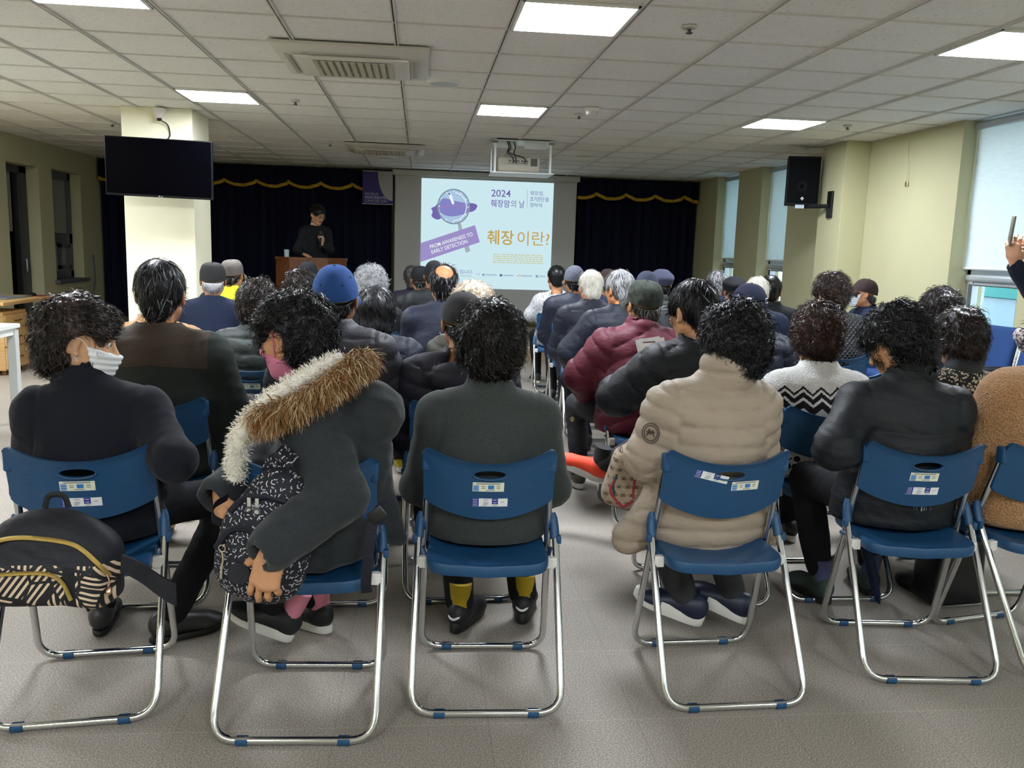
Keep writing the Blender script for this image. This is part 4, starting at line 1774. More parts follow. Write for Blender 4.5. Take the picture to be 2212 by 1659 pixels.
    if g('yoke'):
        zz = V[:, 2] - g('yoke') - 0.10 * np.abs(V[:, 0]) ** 1.5
        disp -= np.where((which == 0) & (V[:, 1] < sc[1]), 0.006 * np.exp(-(zz / 0.006) ** 2) - 0.004 * np.exp(-((zz + 0.03) / 0.03) ** 2), 0)
    # armhole seam
    if g('armseam', True):
        dd = np.sort(np.stack(da, 1), 1)
        disp -= 0.004 * np.exp(-((dd[:, 1] - dd[:, 0]) / 0.008) ** 2)
    V = V + Nn * disp[:, None]
    jm = sp['jacket']
    jm = jm if isinstance(jm, (list, tuple)) else [jm]
    mi = None
    if g('sleeve_mat'):
        jm = [jm[0], sp['sleeve_mat']]
        mi = (which[F].min(1) > 0).astype(int)
    jo = mesh_from(g('garment', 'jacket'), V, F, jm, root, True, mi)
    info = dict(root=root, V=V, N=Nn, Mh=Mh, sh=sh, el=el, wr=wr, sc=sc, nb=nb, HC=HC, W=W, jacket=jo, rng=rng, Ri=Ri)
    if g('inner'):
        m = Blob()
        m.u(cone(nb - cdir * 0.01, nb + cdir * (ch + g('inner_h', 0.022)), g('inner_r', 0.0585) + 0.002, g('inner_r', 0.0585)), 0.01)
        m.sub(cone(nb + cdir * (ch - 0.02), nb + cdir * (ch + 0.09), 0.054, 0.054), 0.004)
        V2, F2 = m.mesh(0.006, 1)
        mesh_from('shirt_collar', V2, F2, [sp['inner']], root)

    # ---- trousers
    tr = Blob()
    tr.u(cone((-0.075, 0.005, hipz), (0.075, 0.005, hipz), 0.098, 0.098), 0.05)
    for s in (-1, 1):
        tr.u(cone(hip[s], knee[s], 0.084, 0.066), 0.05)
        a2 = ank[s] + (knee[s] - ank[s]) * g('cuff', 0.05)
        tr.u(cone(knee[s], a2, 0.066, g('cuff_r', 0.052)), 0.03)
        dn = (ank[s] - knee[s]); dn = dn / np.linalg.norm(dn)
        tr.cut(plane((0, 0, 0.004), (0, 0, -1)), 0.004)
    V, F = tr.mesh(lod['j'] * 1.15, 1)
    Nn = normals(V, F)
    V = V + Nn * (0.005 * folds(V, seed + 40, (9, 9, 14)) + 0.003 * folds(V, seed + 41, (24, 24, 40), True))[:, None]
    mesh_from(g('legwear', 'trousers'), V, F, [g('trousers', TROUSER_BLACK)], root)
    # ---- shoes
    for s in (-1, 1):
        k = 'R' if s > 0 else 'L'
        yw = math.radians(g('fy' + k, -s * 6)); pt = math.radians(g('fp' + k, 0))
        a = ank[s]
        M = np.array(Matrix.Translation((a[0], a[1], a[2] - 0.075)) @ Matrix.Rotation(yw, 4, 'Z') @ Matrix.Rotation(math.radians(g('fr' + k, 0)), 4, 'Y') @ Matrix.Rotation(-pt, 4, 'X'))
        if g('ft' + k) is not None:
            f_, u_ = sp['ft' + k]
            f_ = Ri @ A(*f_); u_ = Ri @ A(*u_)
            u_ = u_ / np.linalg.norm(u_)
            M = look_matrix(a - u_ * 0.075, f_, u_)
        up = g('shoe' + k) or g('shoe', SHOE_BLACK)
        shoe(root, M, g('shoe_style', 'trainer'), g('sole', SOLE_BLACK), up, g('sock'), hi=g('boots', False))
        info['foot' + k] = M
    return info


def snap(info, p):
    """Nearest point of the jacket to p (figure coordinates), with its normal."""
    V = info['V']
    i = np.argmin(((V - A(*p)) ** 2).sum(1))
    return V[i], info['N'][i]


def ray_back(info, x, z):
    """Rearmost jacket point near (x, z) as seen from behind."""
    V = info['V']
    m = (np.abs(V[:, 0] - x) < 0.012) & (np.abs(V[:, 2] - z) < 0.012)
    I = np.where(m)[0]
    i = I[np.argmin(V[I, 1])]
    return V[i], info['N'][i]

# ------------------------------------------------------------------ clothes seen in the hall
NAVY = cloth('navy_nylon', '#191d2b', '#22283a', 'nylon')
NAVY2 = cloth('dark_navy_nylon', '#141824', '#1c2231', 'nylon')
BLKN = cloth('black_nylon', '#14171b', '#1d2126', 'nylon')
CHAR = cloth('charcoal_nylon', '#2a2a31', '#35353d', 'nylon')
DKGRN = cloth('dark_green_nylon', '#1f2624', '#2a322f', 'nylon')
BEIGE = cloth('beige_nylon', '#9c8d7c', '#ab9c8b', 'nylon')
MAROON = cloth('maroon_nylon', '#4e1626', '#611f31', 'nylon')
NAVYW = cloth('navy_cloth', '#1a2236', '#232d45', 'weave')
BLKW = cloth('black_cloth', '#16171b', '#202227', 'weave')
INK = cloth('ink_ribbed_cloth', '#17181f', '#23242d', 'knit')
TAN = cloth('tan_fleece', '#b98d63', '#8e653f', 'fleece')
TEDDY = cloth('tan_teddy_fleece', '#b58a60', '#8a623d', 'fleece')
HEATH = cloth('grey_green_heather', '#2b302e', '#4b5150', 'heather')
FELT = cloth('charcoal_felt', '#23272a', '#3c4043', 'heather')
GREYTR = cloth('grey_trousers', '#2d2d30', '#3a3a3e', 'weave')
NAVYTR = cloth('dark_navy_trousers', '#161a24', '#1e2430', 'weave')
PLUM = cloth('plum_knit', '#1f1a2b', '#2a2339', 'weave')
YEL = cloth('yellow_safety_cloth', '#d6d81a', '#e8e83a', 'weave')
OLIVE = cloth('olive_nylon', '#232a26', '#2e3631', 'nylon')

n = NT('brown_corduroy')
x, y, z = n.xyz()
cord = n.math('SINE', n.math('MULTIPLY', x, 900))
n.set(n.mix(n.math('MULTIPLY', n.math('ADD', cord, 1), 0.5), lin('#2f2418'), lin('#5a4833')), 0.9)
n.bump(cord, 0.5, 0.002)
CORD = n.m

# jacket with a brown yoke over dark green
n = NT('yoke_jacket_cloth')
x, y, z = n.xyz()
f = n.noise(14, 5, 0.65)
g1 = n.mix(f, lin('#1c211e'), lin('#272d29'))
b1 = n.mix(f, lin('#372d25'), lin('#43382e'))
line = n.math('ADD', 0.905, n.math('MULTIPLY', n.math('ABSOLUTE', x), -0.10))
k = n.math('GREATER_THAN', z, line)
sx = n.math('LESS_THAN', n.math('ABSOLUTE', x), 0.205)
k = n.math('MULTIPLY', k, sx)
seam = n.math('LESS_THAN', n.math('ABSOLUTE', n.math('SUBTRACT', z, line)), 0.003)
cc = n.mix(k, g1, b1)
n.set(n.mix(n.math('MULTIPLY', seam, n.math('MULTIPLY', sx, 0.5)), cc, lin('#171512')), 0.7, spec=0.25)
n.bump(n.noise(34, 5, 0.6), 0.4, 0.005)
YOKE = n.m

# white fleece with dark zigzag bands
n = NT('zigzag_fleece')
x, y, z = n.xyz()
tri = n.math('PINGPONG', n.math('ADD', x, 2.0), 0.037)
jit = n.math('MULTIPLY', n.math('SUBTRACT', n.noise(160, 3), 0.5), 0.012)
zz = n.math('ADD', n.math('SUBTRACT', z, n.math('MULTIPLY', tri, 0.85)), jit)


def band(a, b):
    return n.math('MULTIPLY', n.math('GREATER_THAN', zz, a), n.math('LESS_THAN', zz, b))


zb = 0.795
bands = band(zb + 0.020, zb + 0.031)
for (a, b) in ((zb - 0.014, zb + 0.008), (zb - 0.06, zb - 0.028)):
    bands = n.math('MAXIMUM', bands, band(a, b))
low = n.math('LESS_THAN', zz, 0.53)
dia = n.math('GREATER_THAN', n.vor(26, rand=0.15), 0.45)
bands = n.math('MAXIMUM', bands, n.math('MULTIPLY', low, n.math('SUBTRACT', 1.0, dia)))
rust = n.math('MULTIPLY', band(zb - 0.092, zb - 0.072), n.math('GREATER_THAN', n.noise(28, 2), 0.53))
wcol = n.mix(n.noise(70, 3), lin('#cfcfcd'), lin('#e9e9e6'))
cc = n.mix(bands, wcol, lin('#1d1d21'))
n.set(n.mix(rust, cc, lin('#a8532a')), 0.95, spec=0.1, sheen=0.3)
n.bump(n.math('ADD', n.vor(170), n.noise(80, 3)), 0.8, 0.005)
ZIG = n.m

# black knit with small cream flowers
n = NT('floral_knit')
v1 = n.vor(85)
v2 = n.noise(240, 2)
spot = n.math('MULTIPLY', n.math('LESS_THAN', v1, 0.42), n.math('GREATER_THAN', v2, 0.42))
n.set(n.mix(spot, lin('#1b1a1c'), lin('#cdbfa6')), 0.9)
n.bump(v1, 0.4, 0.003)
FLOR = n.m

# white melange sweatshirt
n = NT('white_melange')
s = n.math('GREATER_THAN', n.noise(75, 3, 0.75), 0.56)
n.set(n.mix(s, lin('#b9babd'), lin('#74767c')), 0.95)
MEL = n.m

# diamond quilted black
n = NT('black_quilt')
x, y, z = n.xyz()
a1 = n.math('ABSOLUTE', n.math('SINE', n.math('MULTIPLY', n.math('ADD', x, z), 90)))
a2 = n.math('ABSOLUTE', n.math('SINE', n.math('MULTIPLY', n.math('SUBTRACT', x, z), 90)))
n.set(lin('#15161a'), 0.6)
n.bump(n.math('MINIMUM', a1, a2), 0.7, 0.008)
QUILT = n.m

# camouflage cap
n = NT('camouflage_cloth')
f1 = n.noise(22, 2); f2 = n.noise(30, 2, vec=n.mapping((1, 1, 1), (0, 0, 1), (3, 1, 2)))
cc = n.mix(n.math('GREATER_THAN', f1, 0.52), lin('#20261f'), lin('#2d362c'))
n.set(n.mix(n.math('GREATER_THAN', f2, 0.58), cc, lin('#12160f')), 0.9)
CAMO = n.m

# grey tweed cap
n = NT('grey_tweed')
f = n.noise(160, 2, 0.6, vec=n.mapping((1, 1, 2.5)))
n.set(n.ramp(f, [(0.38, lin('#23252b')), (0.62, lin('#6d7280'))]), 0.95)
TWEED = n.m

CAPBLUE = cloth('blue_cap_cotton', '#24457e', '#2f5595', 'weave')
CAPGREY = cloth('charcoal_cap_cotton', '#2b2b2c', '#363637', 'weave')
CAPGREY2 = cloth('stone_cap_cotton', '#5c5754', '#6a6561', 'weave')
CAPBLK = cloth('black_cap_cotton', '#101115', '#191b20', 'weave')
CAPNAVY = cloth('navy_cap_cotton', '#15182a', '#1e2238', 'weave')
CAPBROWN = cloth('brown_cap_cotton', '#2b1f1c', '#38292a', 'weave')
CAPSLATE = cloth('slate_cap_wool', '#3a3e52', '#474c62', 'weave')
CAPDUSK = cloth('mauve_brown_cap_cotton', '#352c2c', '#43393a', 'weave')

ORANGE = plain('orange_mesh', '#ff4f2e', 0.6, bump=0.3, bscale=260)
GREYSH = plain('grey_suede', '#3b4a46', 0.8, bump=0.2, bscale=160)
NAVYSH = plain('navy_leather', '#161f38', 0.45)
DKMOC = plain('dark_grey_leather', '#2d2d2f', 0.42, bump=0.1, bscale=90)
YELSH = plain('yellow_mesh', '#d9c11a', 0.6)
PINKS = cloth('pink_ribbed_sock', '#d97f95', '#ea9db0', 'knit')
YELS = cloth('mustard_sock', '#9b8321', '#b59a30', 'knit')
NAVYS = cloth('navy_checked_sock', '#3a3f63', '#6b70a0', 'heather')
WMASK = plain('white_mask_cloth', '#e9ecef', 0.8)
PMASK = plain('pink_mask_cloth', '#d9809f', 0.8, bump=0.5, bscale=420)
WSHIRT = plain('white_shirt', '#d8d8d6', 0.8)
BSHIRT = plain('black_shirt', '#121316', 0.8)

BLACKH = ('#0a0909', None, 0.1)
BROWNH = ('#150e0c', '#3a2a24', 0.25)
DKBRN = ('#1a0f0d', '#41261f', 0.3)
SALT = ('#121216', '#8d8f93', 0.13)
SALT2 = ('#1b1b1e', '#a5a6a8', 0.45)
GREYH = ('#55565a', '#c4c5c8', 0.55)
WHITEH = ('#a8a49c', '#e8e4da', 0.6)
SANDH = ('#6d6156', '#cfc0aa', 0.5)
S1, S2, S3 = '#c79872', '#b98a66', '#d2a784'

PEOPLE = {}


def folk(key, x, y, ztop, label, **kw):
    d = dict(x=x, y=y, ztop=ztop, label=label)
    d.update(kw)
    PEOPLE[key] = person(d)
    return PEOPLE[key]


def sit(key, chair, back=0.385):
    """Put a folding chair under somebody already built."""
    r = PEOPLE[key]['root']
    a = r.rotation_euler.z
    px, py = r.location.x, r.location.y
    place_chair(px + math.sin(a) * back, py - math.cos(a) * back, math.degrees(a), chair)


# ---- nearest row
folk('A1', -1.018, 2.785, 1.225, 'person in black jacket and white face mask looking right, black patterned backpack hung behind', lod='n', yaw=6, hyaw=-84, hpitch=12, ears=2,
     hx=-0.028, hy=-0.005, hair='perm', hair_col=('#0d0a0a', '#4a3d38', 0.22), jacket=INK, mask=('on', WMASK), w=1.02, puff=0.008, collar=0.090, collar_r=0.080, face=True,
     elR=(-0.735, 2.62, 0.735), wrR=(-0.80, 2.88, 0.655), knR=(-0.66, 3.10, 0.49), anR=(-0.86, 2.945, 0.085), anL=(-1.115, 3.03, 0.085), fyR=-62, fyL=4,
     shoe=DKMOC, shoe_style='moc', sole=SOLE_BLACK, skin=S3, messy=0.8, hair_len=0.055, crease=1.6, fine=0.004, hs=0.98)
place_chair(-0.98, 2.40, 6, 'nearest blue folding chair at far left, black patterned backpack hanging on it')

folk('A2', -0.275, 2.640, 1.262, 'person in charcoal coat with fur-trimmed hood, glasses and pink mask, twisting left over a backpack', lod='n', yaw=72, hyaw=-8, hpitch=14, ears=2,
     hx=0.0, hy=0.120, hyo=0.120, hair='perm', hair_col=('#08080a', '#2a2a2c', 0.12), jacket=FELT, garment='coat', mask=('chin', PMASK), glasses=True, face=True, hands=True, w=1.04, puff=0.018,
     elL=(-0.225, 2.36, 0.70), wrL=(-0.372, 2.200, 0.615), hdL=((-0.22, -0.05, -0.97), (-0.15, -1, 0.0)), curlL=0.50, thumbL=0.3, hand_scale=1.06,
     elR=(-0.47, 2.70, 0.72), wrR=(-0.568, 2.475, 0.672), hdR=((0.25, -0.55, -0.75), (-0.95, -0.15, 0.1)), curlR=0.7,
     knL=(-0.58, 2.80, 0.50), anL=(-0.485, 2.85, 0.135), knR=(-0.45, 3.02, 0.50), anR=(-0.355, 3.005, 0.085), fyL=38, fpL=-32, fyR=-22, cuff=0.10, cuff_r=0.046,
     shoe=SHOE_BLACK, sole=SOLE_WHITE, sock=PINKS, skin=S1, collar=0.05, collar_r=0.078, hood=(0.0, -0.125, -0.005), hood_r=(0.145, 0.095, 0.105), crease=2.0, fine=0.0050, arm=0.070, flat=1.15, hem=True, hemw=0.20,
     jextra=[(cone((0.05, -0.12, 0.62), (0.10, -0.20, 0.455), 0.075, 0.030), 0.05)])
place_chair(-0.338, 2.275, -3, 'nearest blue folding chair second from left, dashed-print backpack held against its back')

folk('A3', 0.231, 2.772, 1.240, 'person with short black hair in grey-green high-neck sweater seated in nearest row centre', lod='n', yaw=-2, hyaw=4, hpitch=6,
     hx=0.0, hy=0.03, hair='perm', ears=False, hair_col=('#0a0908', '#2a1d18', 0.18), jacket=HEATH, garment='sweater', w=1.06, puff=0.004, collar=0.062, collar_r=0.077, neck=0.232, crease=0.9, fine=0.0014,
     messy=0.75, hair_len=0.05, anL=(0.165, 3.0, 0.085), anR=(0.408, 3.075, 0.085), fyL=-24, fyR=-10, elbow=0.062, shoe=SHOE_BLACK, sole=SOLE_BLACK, sock=YELS, cuff=0.055, cuff_r=0.052, shoe_style='chunk', skin=S2)
place_chair(0.216, 2.39, -2.4, 'nearest blue folding chair in the middle, under the grey-green sweater')

folk('A4', 0.995, 2.785, 1.262, 'person in long beige puffer coat with curly black hair seated in nearest row', lod='n', yaw=1.5, hyaw=24, hpitch=10,
     hx=0.055, hy=0.0, hair='perm', hair_col=('#08080b', '#22202a', 0.15), ears=False, jacket=BEIGE, garment='coat', style='puffer', baffle=0.060, amp=0.012, puff=0.020, w=0.98, collar=0.105, collar_r=0.088,
     elL=(0.775, 2.78, 0.705), wrL=(0.84, 3.0, 0.655), elbow=0.045, trousers=GREYTR, knL=(0.86, 3.10, 0.5), anL=(0.985, 2.905, 0.145), anR=(1.175, 2.925, 0.145), knR=(1.12, 3.14, 0.5), fyL=68, fyR=55, fpL=-17, fpR=-17,
     shoe=NAVYSH, sole=SOLE_WHITE, shoe_style='platform', skin=S3, cutz=0.335, hemw=0.195, messy=0.9, hair_len=0.045,
     jextra=[(cone((-0.16, 0.0, 0.54), (-0.265, 0.02, 0.42), 0.08, 0.055), 0.05), (cone((0.15, 0.0, 0.53), (0.225, 0.0, 0.45), 0.08, 0.06), 0.05)])
ch4 = place_chair(1.0, 2.392, 1.5, 'nearest blue folding chair under the long beige puffer coat')
for c in [c for c in ch4.children if c.name.startswith('sticker')]:
    bpy.data.objects.remove(c, do_unlink=True)
back_sticker(ch4, 0.055, 0.668, 0.094, 0.031, STB, LAY1, 0.02)
back_sticker(ch4, -0.062, 0.700, 0.110, 0.026, STW, LAY2, -0.22)

folk('A5', 1.76, 2.905, 1.252, 'person in black padded jacket bowing a black-haired head, elbow out, seated second from right', lod='n', yaw=-5, hyaw=38, hpitch=32,
     hx=-0.045, hy=0.03, hair='perm', hair_col=('#08090a', '#26282a', 0.12), jacket=BLKN, style='plain', puff=0.020, w=1.08, collar=0.075, collar_r=0.088, inner=BSHIRT, inner_h=0.03, inner_r=0.070,
     elL=(1.455, 2.79, 0.745), wrL=(1.60, 3.02, 0.80), fyL=16, anL=(1.655, 3.205, 0.085), knL=(1.60, 3.30, 0.50), shoe=GREYSH, sole=SOLE_BLACK, sock=NAVYS, cuff=0.16, skin=S1, crease=1.9, fine=0.0042, hair_len=0.05, yoke=0.80)
place_chair(1.728, 2.52, -5, 'nearest blue folding chair under the black padded jacket')

folk('A6', 2.335, 2.92, 1.28, 'person in fuzzy tan teddy coat cut off by the right edge', lod='n', yaw=10, hair='bob', hair_col=BLACKH, jacket=TEDDY, garment='coat', puff=0.045, w=1.14, arm=0.070, collar=0.08, collar_r=0.090, hx=0.06,
     boots=True, hemw=0.21, anL=(2.16, 3.20, 0.085), knL=(2.20, 3.33, 0.5), crease=1.6)
place_chair(2.29, 2.56, 12, 'nearest blue folding chair cut off by the right edge, under the tan coat')

# ---- second row
folk('B1', -1.05, 3.60, 1.310, 'person with greying straight hair in brown-yoked dark green jacket, left block second row', yaw=3, hair='short', hair_col=SALT, jacket=YOKE, w=1.20, puff=0.024, arm=0.070, collar=0.045, collar_r=0.088,
     neck=0.235, elbow=0.075, trousers=CORD, skin=S2, hpitch=6, hair_len=0.05, hs=1.06, lod='n', crease=1.1, legwear='trousers', shoe=plain('tan_shoe', '#8b6b45', 0.7))
sit('B1', 'blue folding chair under the brown-yoked dark green jacket')
folk('B3', -0.35, 3.60, 1.312, 'person in bright blue baseball cap and charcoal puffer jacket', hair='short', hair_col=BLACKH, cap='baseball', cap_mat=CAPBLUE, jacket=CHAR, style='puffer', baffle=0.085, amp=0.009, puff=0.030, w=1.10,
     collar=0.06, collar_r=0.074, lod='n', skin=S2, hyaw=-3, hpitch=4, hs=1.04, elbow=0.06)
sit('B3', 'blue folding chair under the charcoal puffer of the blue-capped sitter')
folk('B4', 0.165, 3.62, 1.212, 'person in dark grey cap and hooded dark navy puffer, half hidden behind the grey-green sweater', yaw=3, hair='short', hair_col=('#101012', '#4a4a4c', 0.2), cap='baseball', cap_mat=CAPGREY, jacket=cloth('slate_navy_nylon', '#20212b', '#2a2b37', 'nylon'),
     style='puffer', baffle=0.075, amp=0.010, puff=0.028, w=1.05, hood=(0.0, -0.125, 0.0), hood_r=(0.13, 0.065, 0.085), collar=0.04, lod='n', skin=S2, hx=0.02, hy=0.06, hpitch=12)
sit('B4', 'blue folding chair under the hooded dark navy puffer')
folk('B5', 1.17, 3.52, 1.290, 'person with straight black hair in black puffer reading a white leaflet', yaw=4, hyaw=22, hpitch=16, hair='short', hair_col=('#08080a', '#2b2b30', 0.12), jacket=BLKN, style='puffer_diag', baffle=0.10, amp=0.010, puff=0.030, w=1.12,
     collar=0.05, collar_r=0.082, elL=(0.865, 3.62, 0.78), wrL=(1.025, 3.80, 0.885), hdL=((0.35, 0.3, 0.5), (-0.4, -0.7, 0.4)), curlL=0.5, lod='n', skin=S1, hands=True, hx=-0.02, hy=0.02, inner=BSHIRT, trousers=GREYTR, hs=1.03, hair_len=0.05,
     knL=(1.10, 3.97, 0.485), anL=(0.885, 4.02, 0.36), ftL=((-0.75, 0.45, 0.28), (0.45, -0.25, 0.86)), shoeL=ORANGE, shoe=SHOE_BLACK, sole=SOLE_WHITE, cuff=0.07, cuff_r=0.050, sock=plain('charcoal_sock', '#303034', 0.9))
sit('B5', 'blue folding chair under the black puffer of the leaflet reader')
folk('B6', 1.745, 3.58, 1.212, 'person in white fleece with black zigzag bands and a hair clip in brown curls', hair='perm', ears=False, hair_col=DKBRN, jacket=ZIG, garment='fleece_jacket', puff=0.022, w=1.05, collar=0.055, collar_r=0.080, lod='n', hpitch=14,
     skin=S3, style='plain', crease=0.8, elbow=0.055, neck=0.235, trousers=TROUSER_BLACK, shoe=SHOE_BLACK, sole=SOLE_WHITE)
sit('B6', 'blue folding chair under the white zigzag fleece')
folk('B7', 2.45, 3.62, 1.205, 'person in black floral-print top with dark curly hair beside the empty blue armchair', hair='perm', ears=False, hair_col=BROWNH, jacket=FLOR, garment='cardigan', puff=0.010, collar=0.03, collar_r=0.078, inner=plain('dark_green_collar', '#1a2024', 0.7), inner_h=0.02, inner_r=0.08, skin=S3, hpitch=12)
sit('B7', 'blue folding chair under the black floral-print top')

# ---- third row
folk('C1', -1.37, 4.64, 1.22, 'person in tan fleece almost hidden behind the brown-yoked jacket', hair='short', hair_col=SALT, jacket=TAN, garment='fleece_jacket', puff=0.02, w=1.10, collar=0.06, collar_r=0.085, skin=S2)
sit('C1', 'blue folding chair under the tan fleece')
folk('B2', -0.85, 4.63, 1.210, 'person in dark green puffer with wavy dark hair, behind the pink-masked sitter', hair='perm', ears=False, hair_col=BROWNH, jacket=DKGRN, style='puffer', baffle=0.075, amp=0.012, puff=0.035, w=1.08, collar=0.05, collar_r=0.085, skin=S3, messy=0.8, hair_len=0.055, hpitch=12)
sit('B2', 'blue folding chair under the dark green puffer')
folk('C7', -0.23, 4.58, 1.182, 'person with black wavy bob in navy puffer, right behind the blue cap', hair='bob', hair_col=('#0a0a0c', '#26262a', 0.2), jacket=NAVY, style='puffer', baffle=0.06, amp=0.009, puff=0.028, w=1.05, collar=0.03, skin=S3, shoe=YELSH, anR=(-0.10, 5.25, 0.09), anL=(-0.16, 5.35, 0.16), sole=SOLE_WHITE)
sit('C7', 'blue folding chair under the navy puffer behind the blue cap')
folk('C9', 0.28, 4.54, 1.228, 'person with curly sandy-grey hair in drab quilted jacket in the centre', hair='afro', ears=False, hair_col=SANDH, jacket=cloth('drab_nylon', '#3a3832', '#464339', 'nylon'), style='puffer', baffle=0.06, amp=0.009, puff=0.025, skin=S3)
sit('C9', 'blue folding chair under the drab quilted jacket')
folk('D6', 1.19, 4.46, 1.258, 'person in maroon puffer jacket and camouflage cap on the aisle', hair='short', hair_col=('#1d1b1a', '#77716b', 0.35), cap='army', cap_mat=CAMO, jacket=MAROON, style='puffer_diag', baffle=0.085, amp=0.012, puff=0.038, w=1.06, collar=0.06, collar_r=0.085, hyaw=14, hpitch=6, skin=S2,
     elL=(0.875, 4.52, 0.74), wrL=(0.95, 4.76, 0.60), knL=(0.93, 4.92, 0.50), anL=(0.955, 4.90, 0.085), trousers=GREYTR, lod='n', lx=-0.03, hx=0.0, shoe=plain('grey_red_shoe', '#55504d', 0.6), sole=SOLE_WHITE, sw=0.165)
place_chair(1.235, 4.14, 2, 'blue folding chair under the maroon puffer')
folk('D12', 1.80, 4.54, 1.250, 'person in navy cap with two white patches, behind the curly black head', hair='short', hair_col=BLACKH, cap='baseball', cap_mat=CAPNAVY, jacket=NAVY, style='puffer', baffle=0.08, puff=0.025, w=1.06, skin=S1, hyaw=16, hpitch=10, lod='n')
sit('D12', 'blue folding chair under the sitter in the navy patched cap')
folk('D16', 2.97, 4.60, 1.262, 'person with dark curly hair rising above the bowed black head, near the right wall', hair='perm', ears=False, hair_col=('#100c0c', '#3d3230', 0.2), jacket=NAVY2, puff=0.025, w=1.08, skin=S3)
sit('D16', 'blue folding chair under the curly head near the right wall')
place_chair(2.42, 4.36, -4, 'empty blue folding chair beside the white zigzag fleece, toward the wall')

# ---- fourth row
folk('C4', -0.75, 5.53, 1.238, 'person with dark short curly hair just left of the blue cap', hair='perm', ears=False, hair_col=BROWNH, jacket=BLKW, puff=0.02, skin=S3, messy=0.8)
sit('C4', 'blue folding chair under the curly head left of the blue cap')
folk('C8', 0.15, 5.48, 1.290, 'bald-crowned person with grey side hair in navy jacket with a silver badge', hair='bald', bald=(0.012, -0.072, 0.112), hair_col=SALT, jacket=NAVY, puff=0.022, w=1.14, collar=0.05, collar_r=0.082, skin='#c98f63', hpitch=4, hyaw=-8, crease=1.3)
sit('C8', 'blue folding chair under the navy jacket with silver badge')
folk('D4', 1.30, 5.50, 1.282, 'person with thinning grey hair and glasses in navy puffer on the aisle', hair='bald', bald=(0.080, -0.05, 0.120), hair_col=SALT2, glasses=True, jacket=NAVY2, style='puffer', baffle=0.11, amp=0.008, puff=0.030, w=1.14, collar=0.05, collar_r=0.080, inner=WSHIRT, skin='#c98f63', hyaw=26,
     elL=(0.985, 5.52, 0.74), wrL=(1.05, 5.76, 0.62), trousers=NAVYTR, knL=(1.07, 5.95, 0.5), crease=1.2)
place_chair(1.25, 5.19, 2, 'blue folding chair under the navy puffer of the grey-haired glasses wearer')
folk('D14', 2.79, 5.58, 1.318, 'person with tall bushy brown hair in black quilted jacket by the wall', hair='afro', ears=True, hair_col=('#170f0d', '#4f3529', 0.3), jacket=QUILT, puff=0.02, w=1.05, collar=0.045, collar_r=0.078, skin=S3, hyaw=14)
sit('D14', 'blue folding chair under the black quilted jacket')

# ---- fifth row
folk('C2', -1.49, 6.38, 1.238, 'person in charcoal military cap and plain navy jacket near the pillar', hair='short', hair_col=GREYH, cap='army', cap_mat=CAPGREY, jacket=NAVYW, puff=0.014, w=1.14, collar=0.0, skin=S2, hyaw=12)
sit('C2', 'blue folding chair under the navy jacket near the pillar')
folk('C6', -0.36, 6.38, 1.255, 'person with curly silver-grey hair in front of the stage curtain', hair='afro', ears=False, hair_col=GREYH, jacket=BLKW, puff=0.02, skin=S3, hair_n=1.5)
sit('C6', 'blue folding chair under the curly silver-grey head')
folk('D3', 1.31, 6.51, 1.250, 'white-haired person in navy puffer on the aisle', hair='short', hair_col=WHITEH, jacket=NAVY2, style='puffer', baffle=0.12, amp=0.008, puff=0.030, w=1.16, collar=0.055, collar_r=0.085, skin='#d29a76', hair_n=1.5, hyaw=6)
sit('D3', 'blue folding chair under the white-haired sitter')
folk('D7', 1.74, 6.48, 1.260, 'person in slate-blue cap partly hidden by the camouflage cap', hair='short', hair_col=SALT, cap='baseball', cap_mat=CAPSLATE, jacket=cloth('grey_nylon', '#3a3e44', '#464a50', 'nylon'), puff=0.025, w=1.1, skin=S2)
sit('D7', 'blue folding chair under the sitter in the slate-blue cap')
folk('D11', 2.63, 6.48, 1.235, 'white-haired person behind the navy patched cap', hair='short', hair_col=WHITEH, jacket=NAVYW, puff=0.02, w=1.08, skin='#d29a76', hair_n=1.4, hyaw=-14)
sit('D11', 'blue folding chair under the white-haired sitter behind the patched cap')
folk('D13', 2.95, 6.98, 1.240, 'black-haired person in black ribbed-collar jacket near the right windows', hair='short', hair_col=BLACKH, jacket=BLKW, puff=0.022, w=1.12, collar=0.06, collar_r=0.076, skin=S2, hyaw=-20)
sit('D13', 'blue folding chair under the black ribbed-collar jacket')

# ---- rows near the stage
folk('C3', -1.58, 7.48, 1.238, 'person in stone-grey cap and yellow safety vest near the pillar', lod='f', hair='short', hair_col=SALT, cap='army', cap_mat=CAPGREY2, jacket=YEL, garment='safety_vest', sleeve_mat=BLKW, puff=0.025, w=1.16, collar=0.055, collar_r=0.085, skin=S2, hyaw=-10)
sit('C3', 'blue folding chair under the yellow safety vest')
folk('C5', -0.98, 7.68, 1.235, 'person in plain black cap in front of the lectern', lod='f', hair='short', hair_col=BLACKH, cap='baseball', cap_mat=CAPBLK, jacket=BLKW, puff=0.02, w=1.08, skin=S2)
sit('C5', 'blue folding chair under the black cap in front of the lectern')
folk('C10', 0.12, 7.48, 1.276, 'person in black baseball cap right behind the bald crown', lod='f', hair='short', hair_col=SALT, cap='baseball', cap_mat=CAPBLK, jacket=BLKN, puff=0.028, w=1.1, skin=S2)
sit('C10', 'blue folding chair under the black cap behind the bald crown')
folk('C11', 0.00, 8.48, 1.205, 'person in small black cap left of the projected slide', lod='f', hair='short', hair_col=SALT, cap='army', cap_mat=CAPBLK, jacket=BLKN, puff=0.028, w=1.08, skin=S2)
sit('C11', 'blue folding chair under the small black cap')
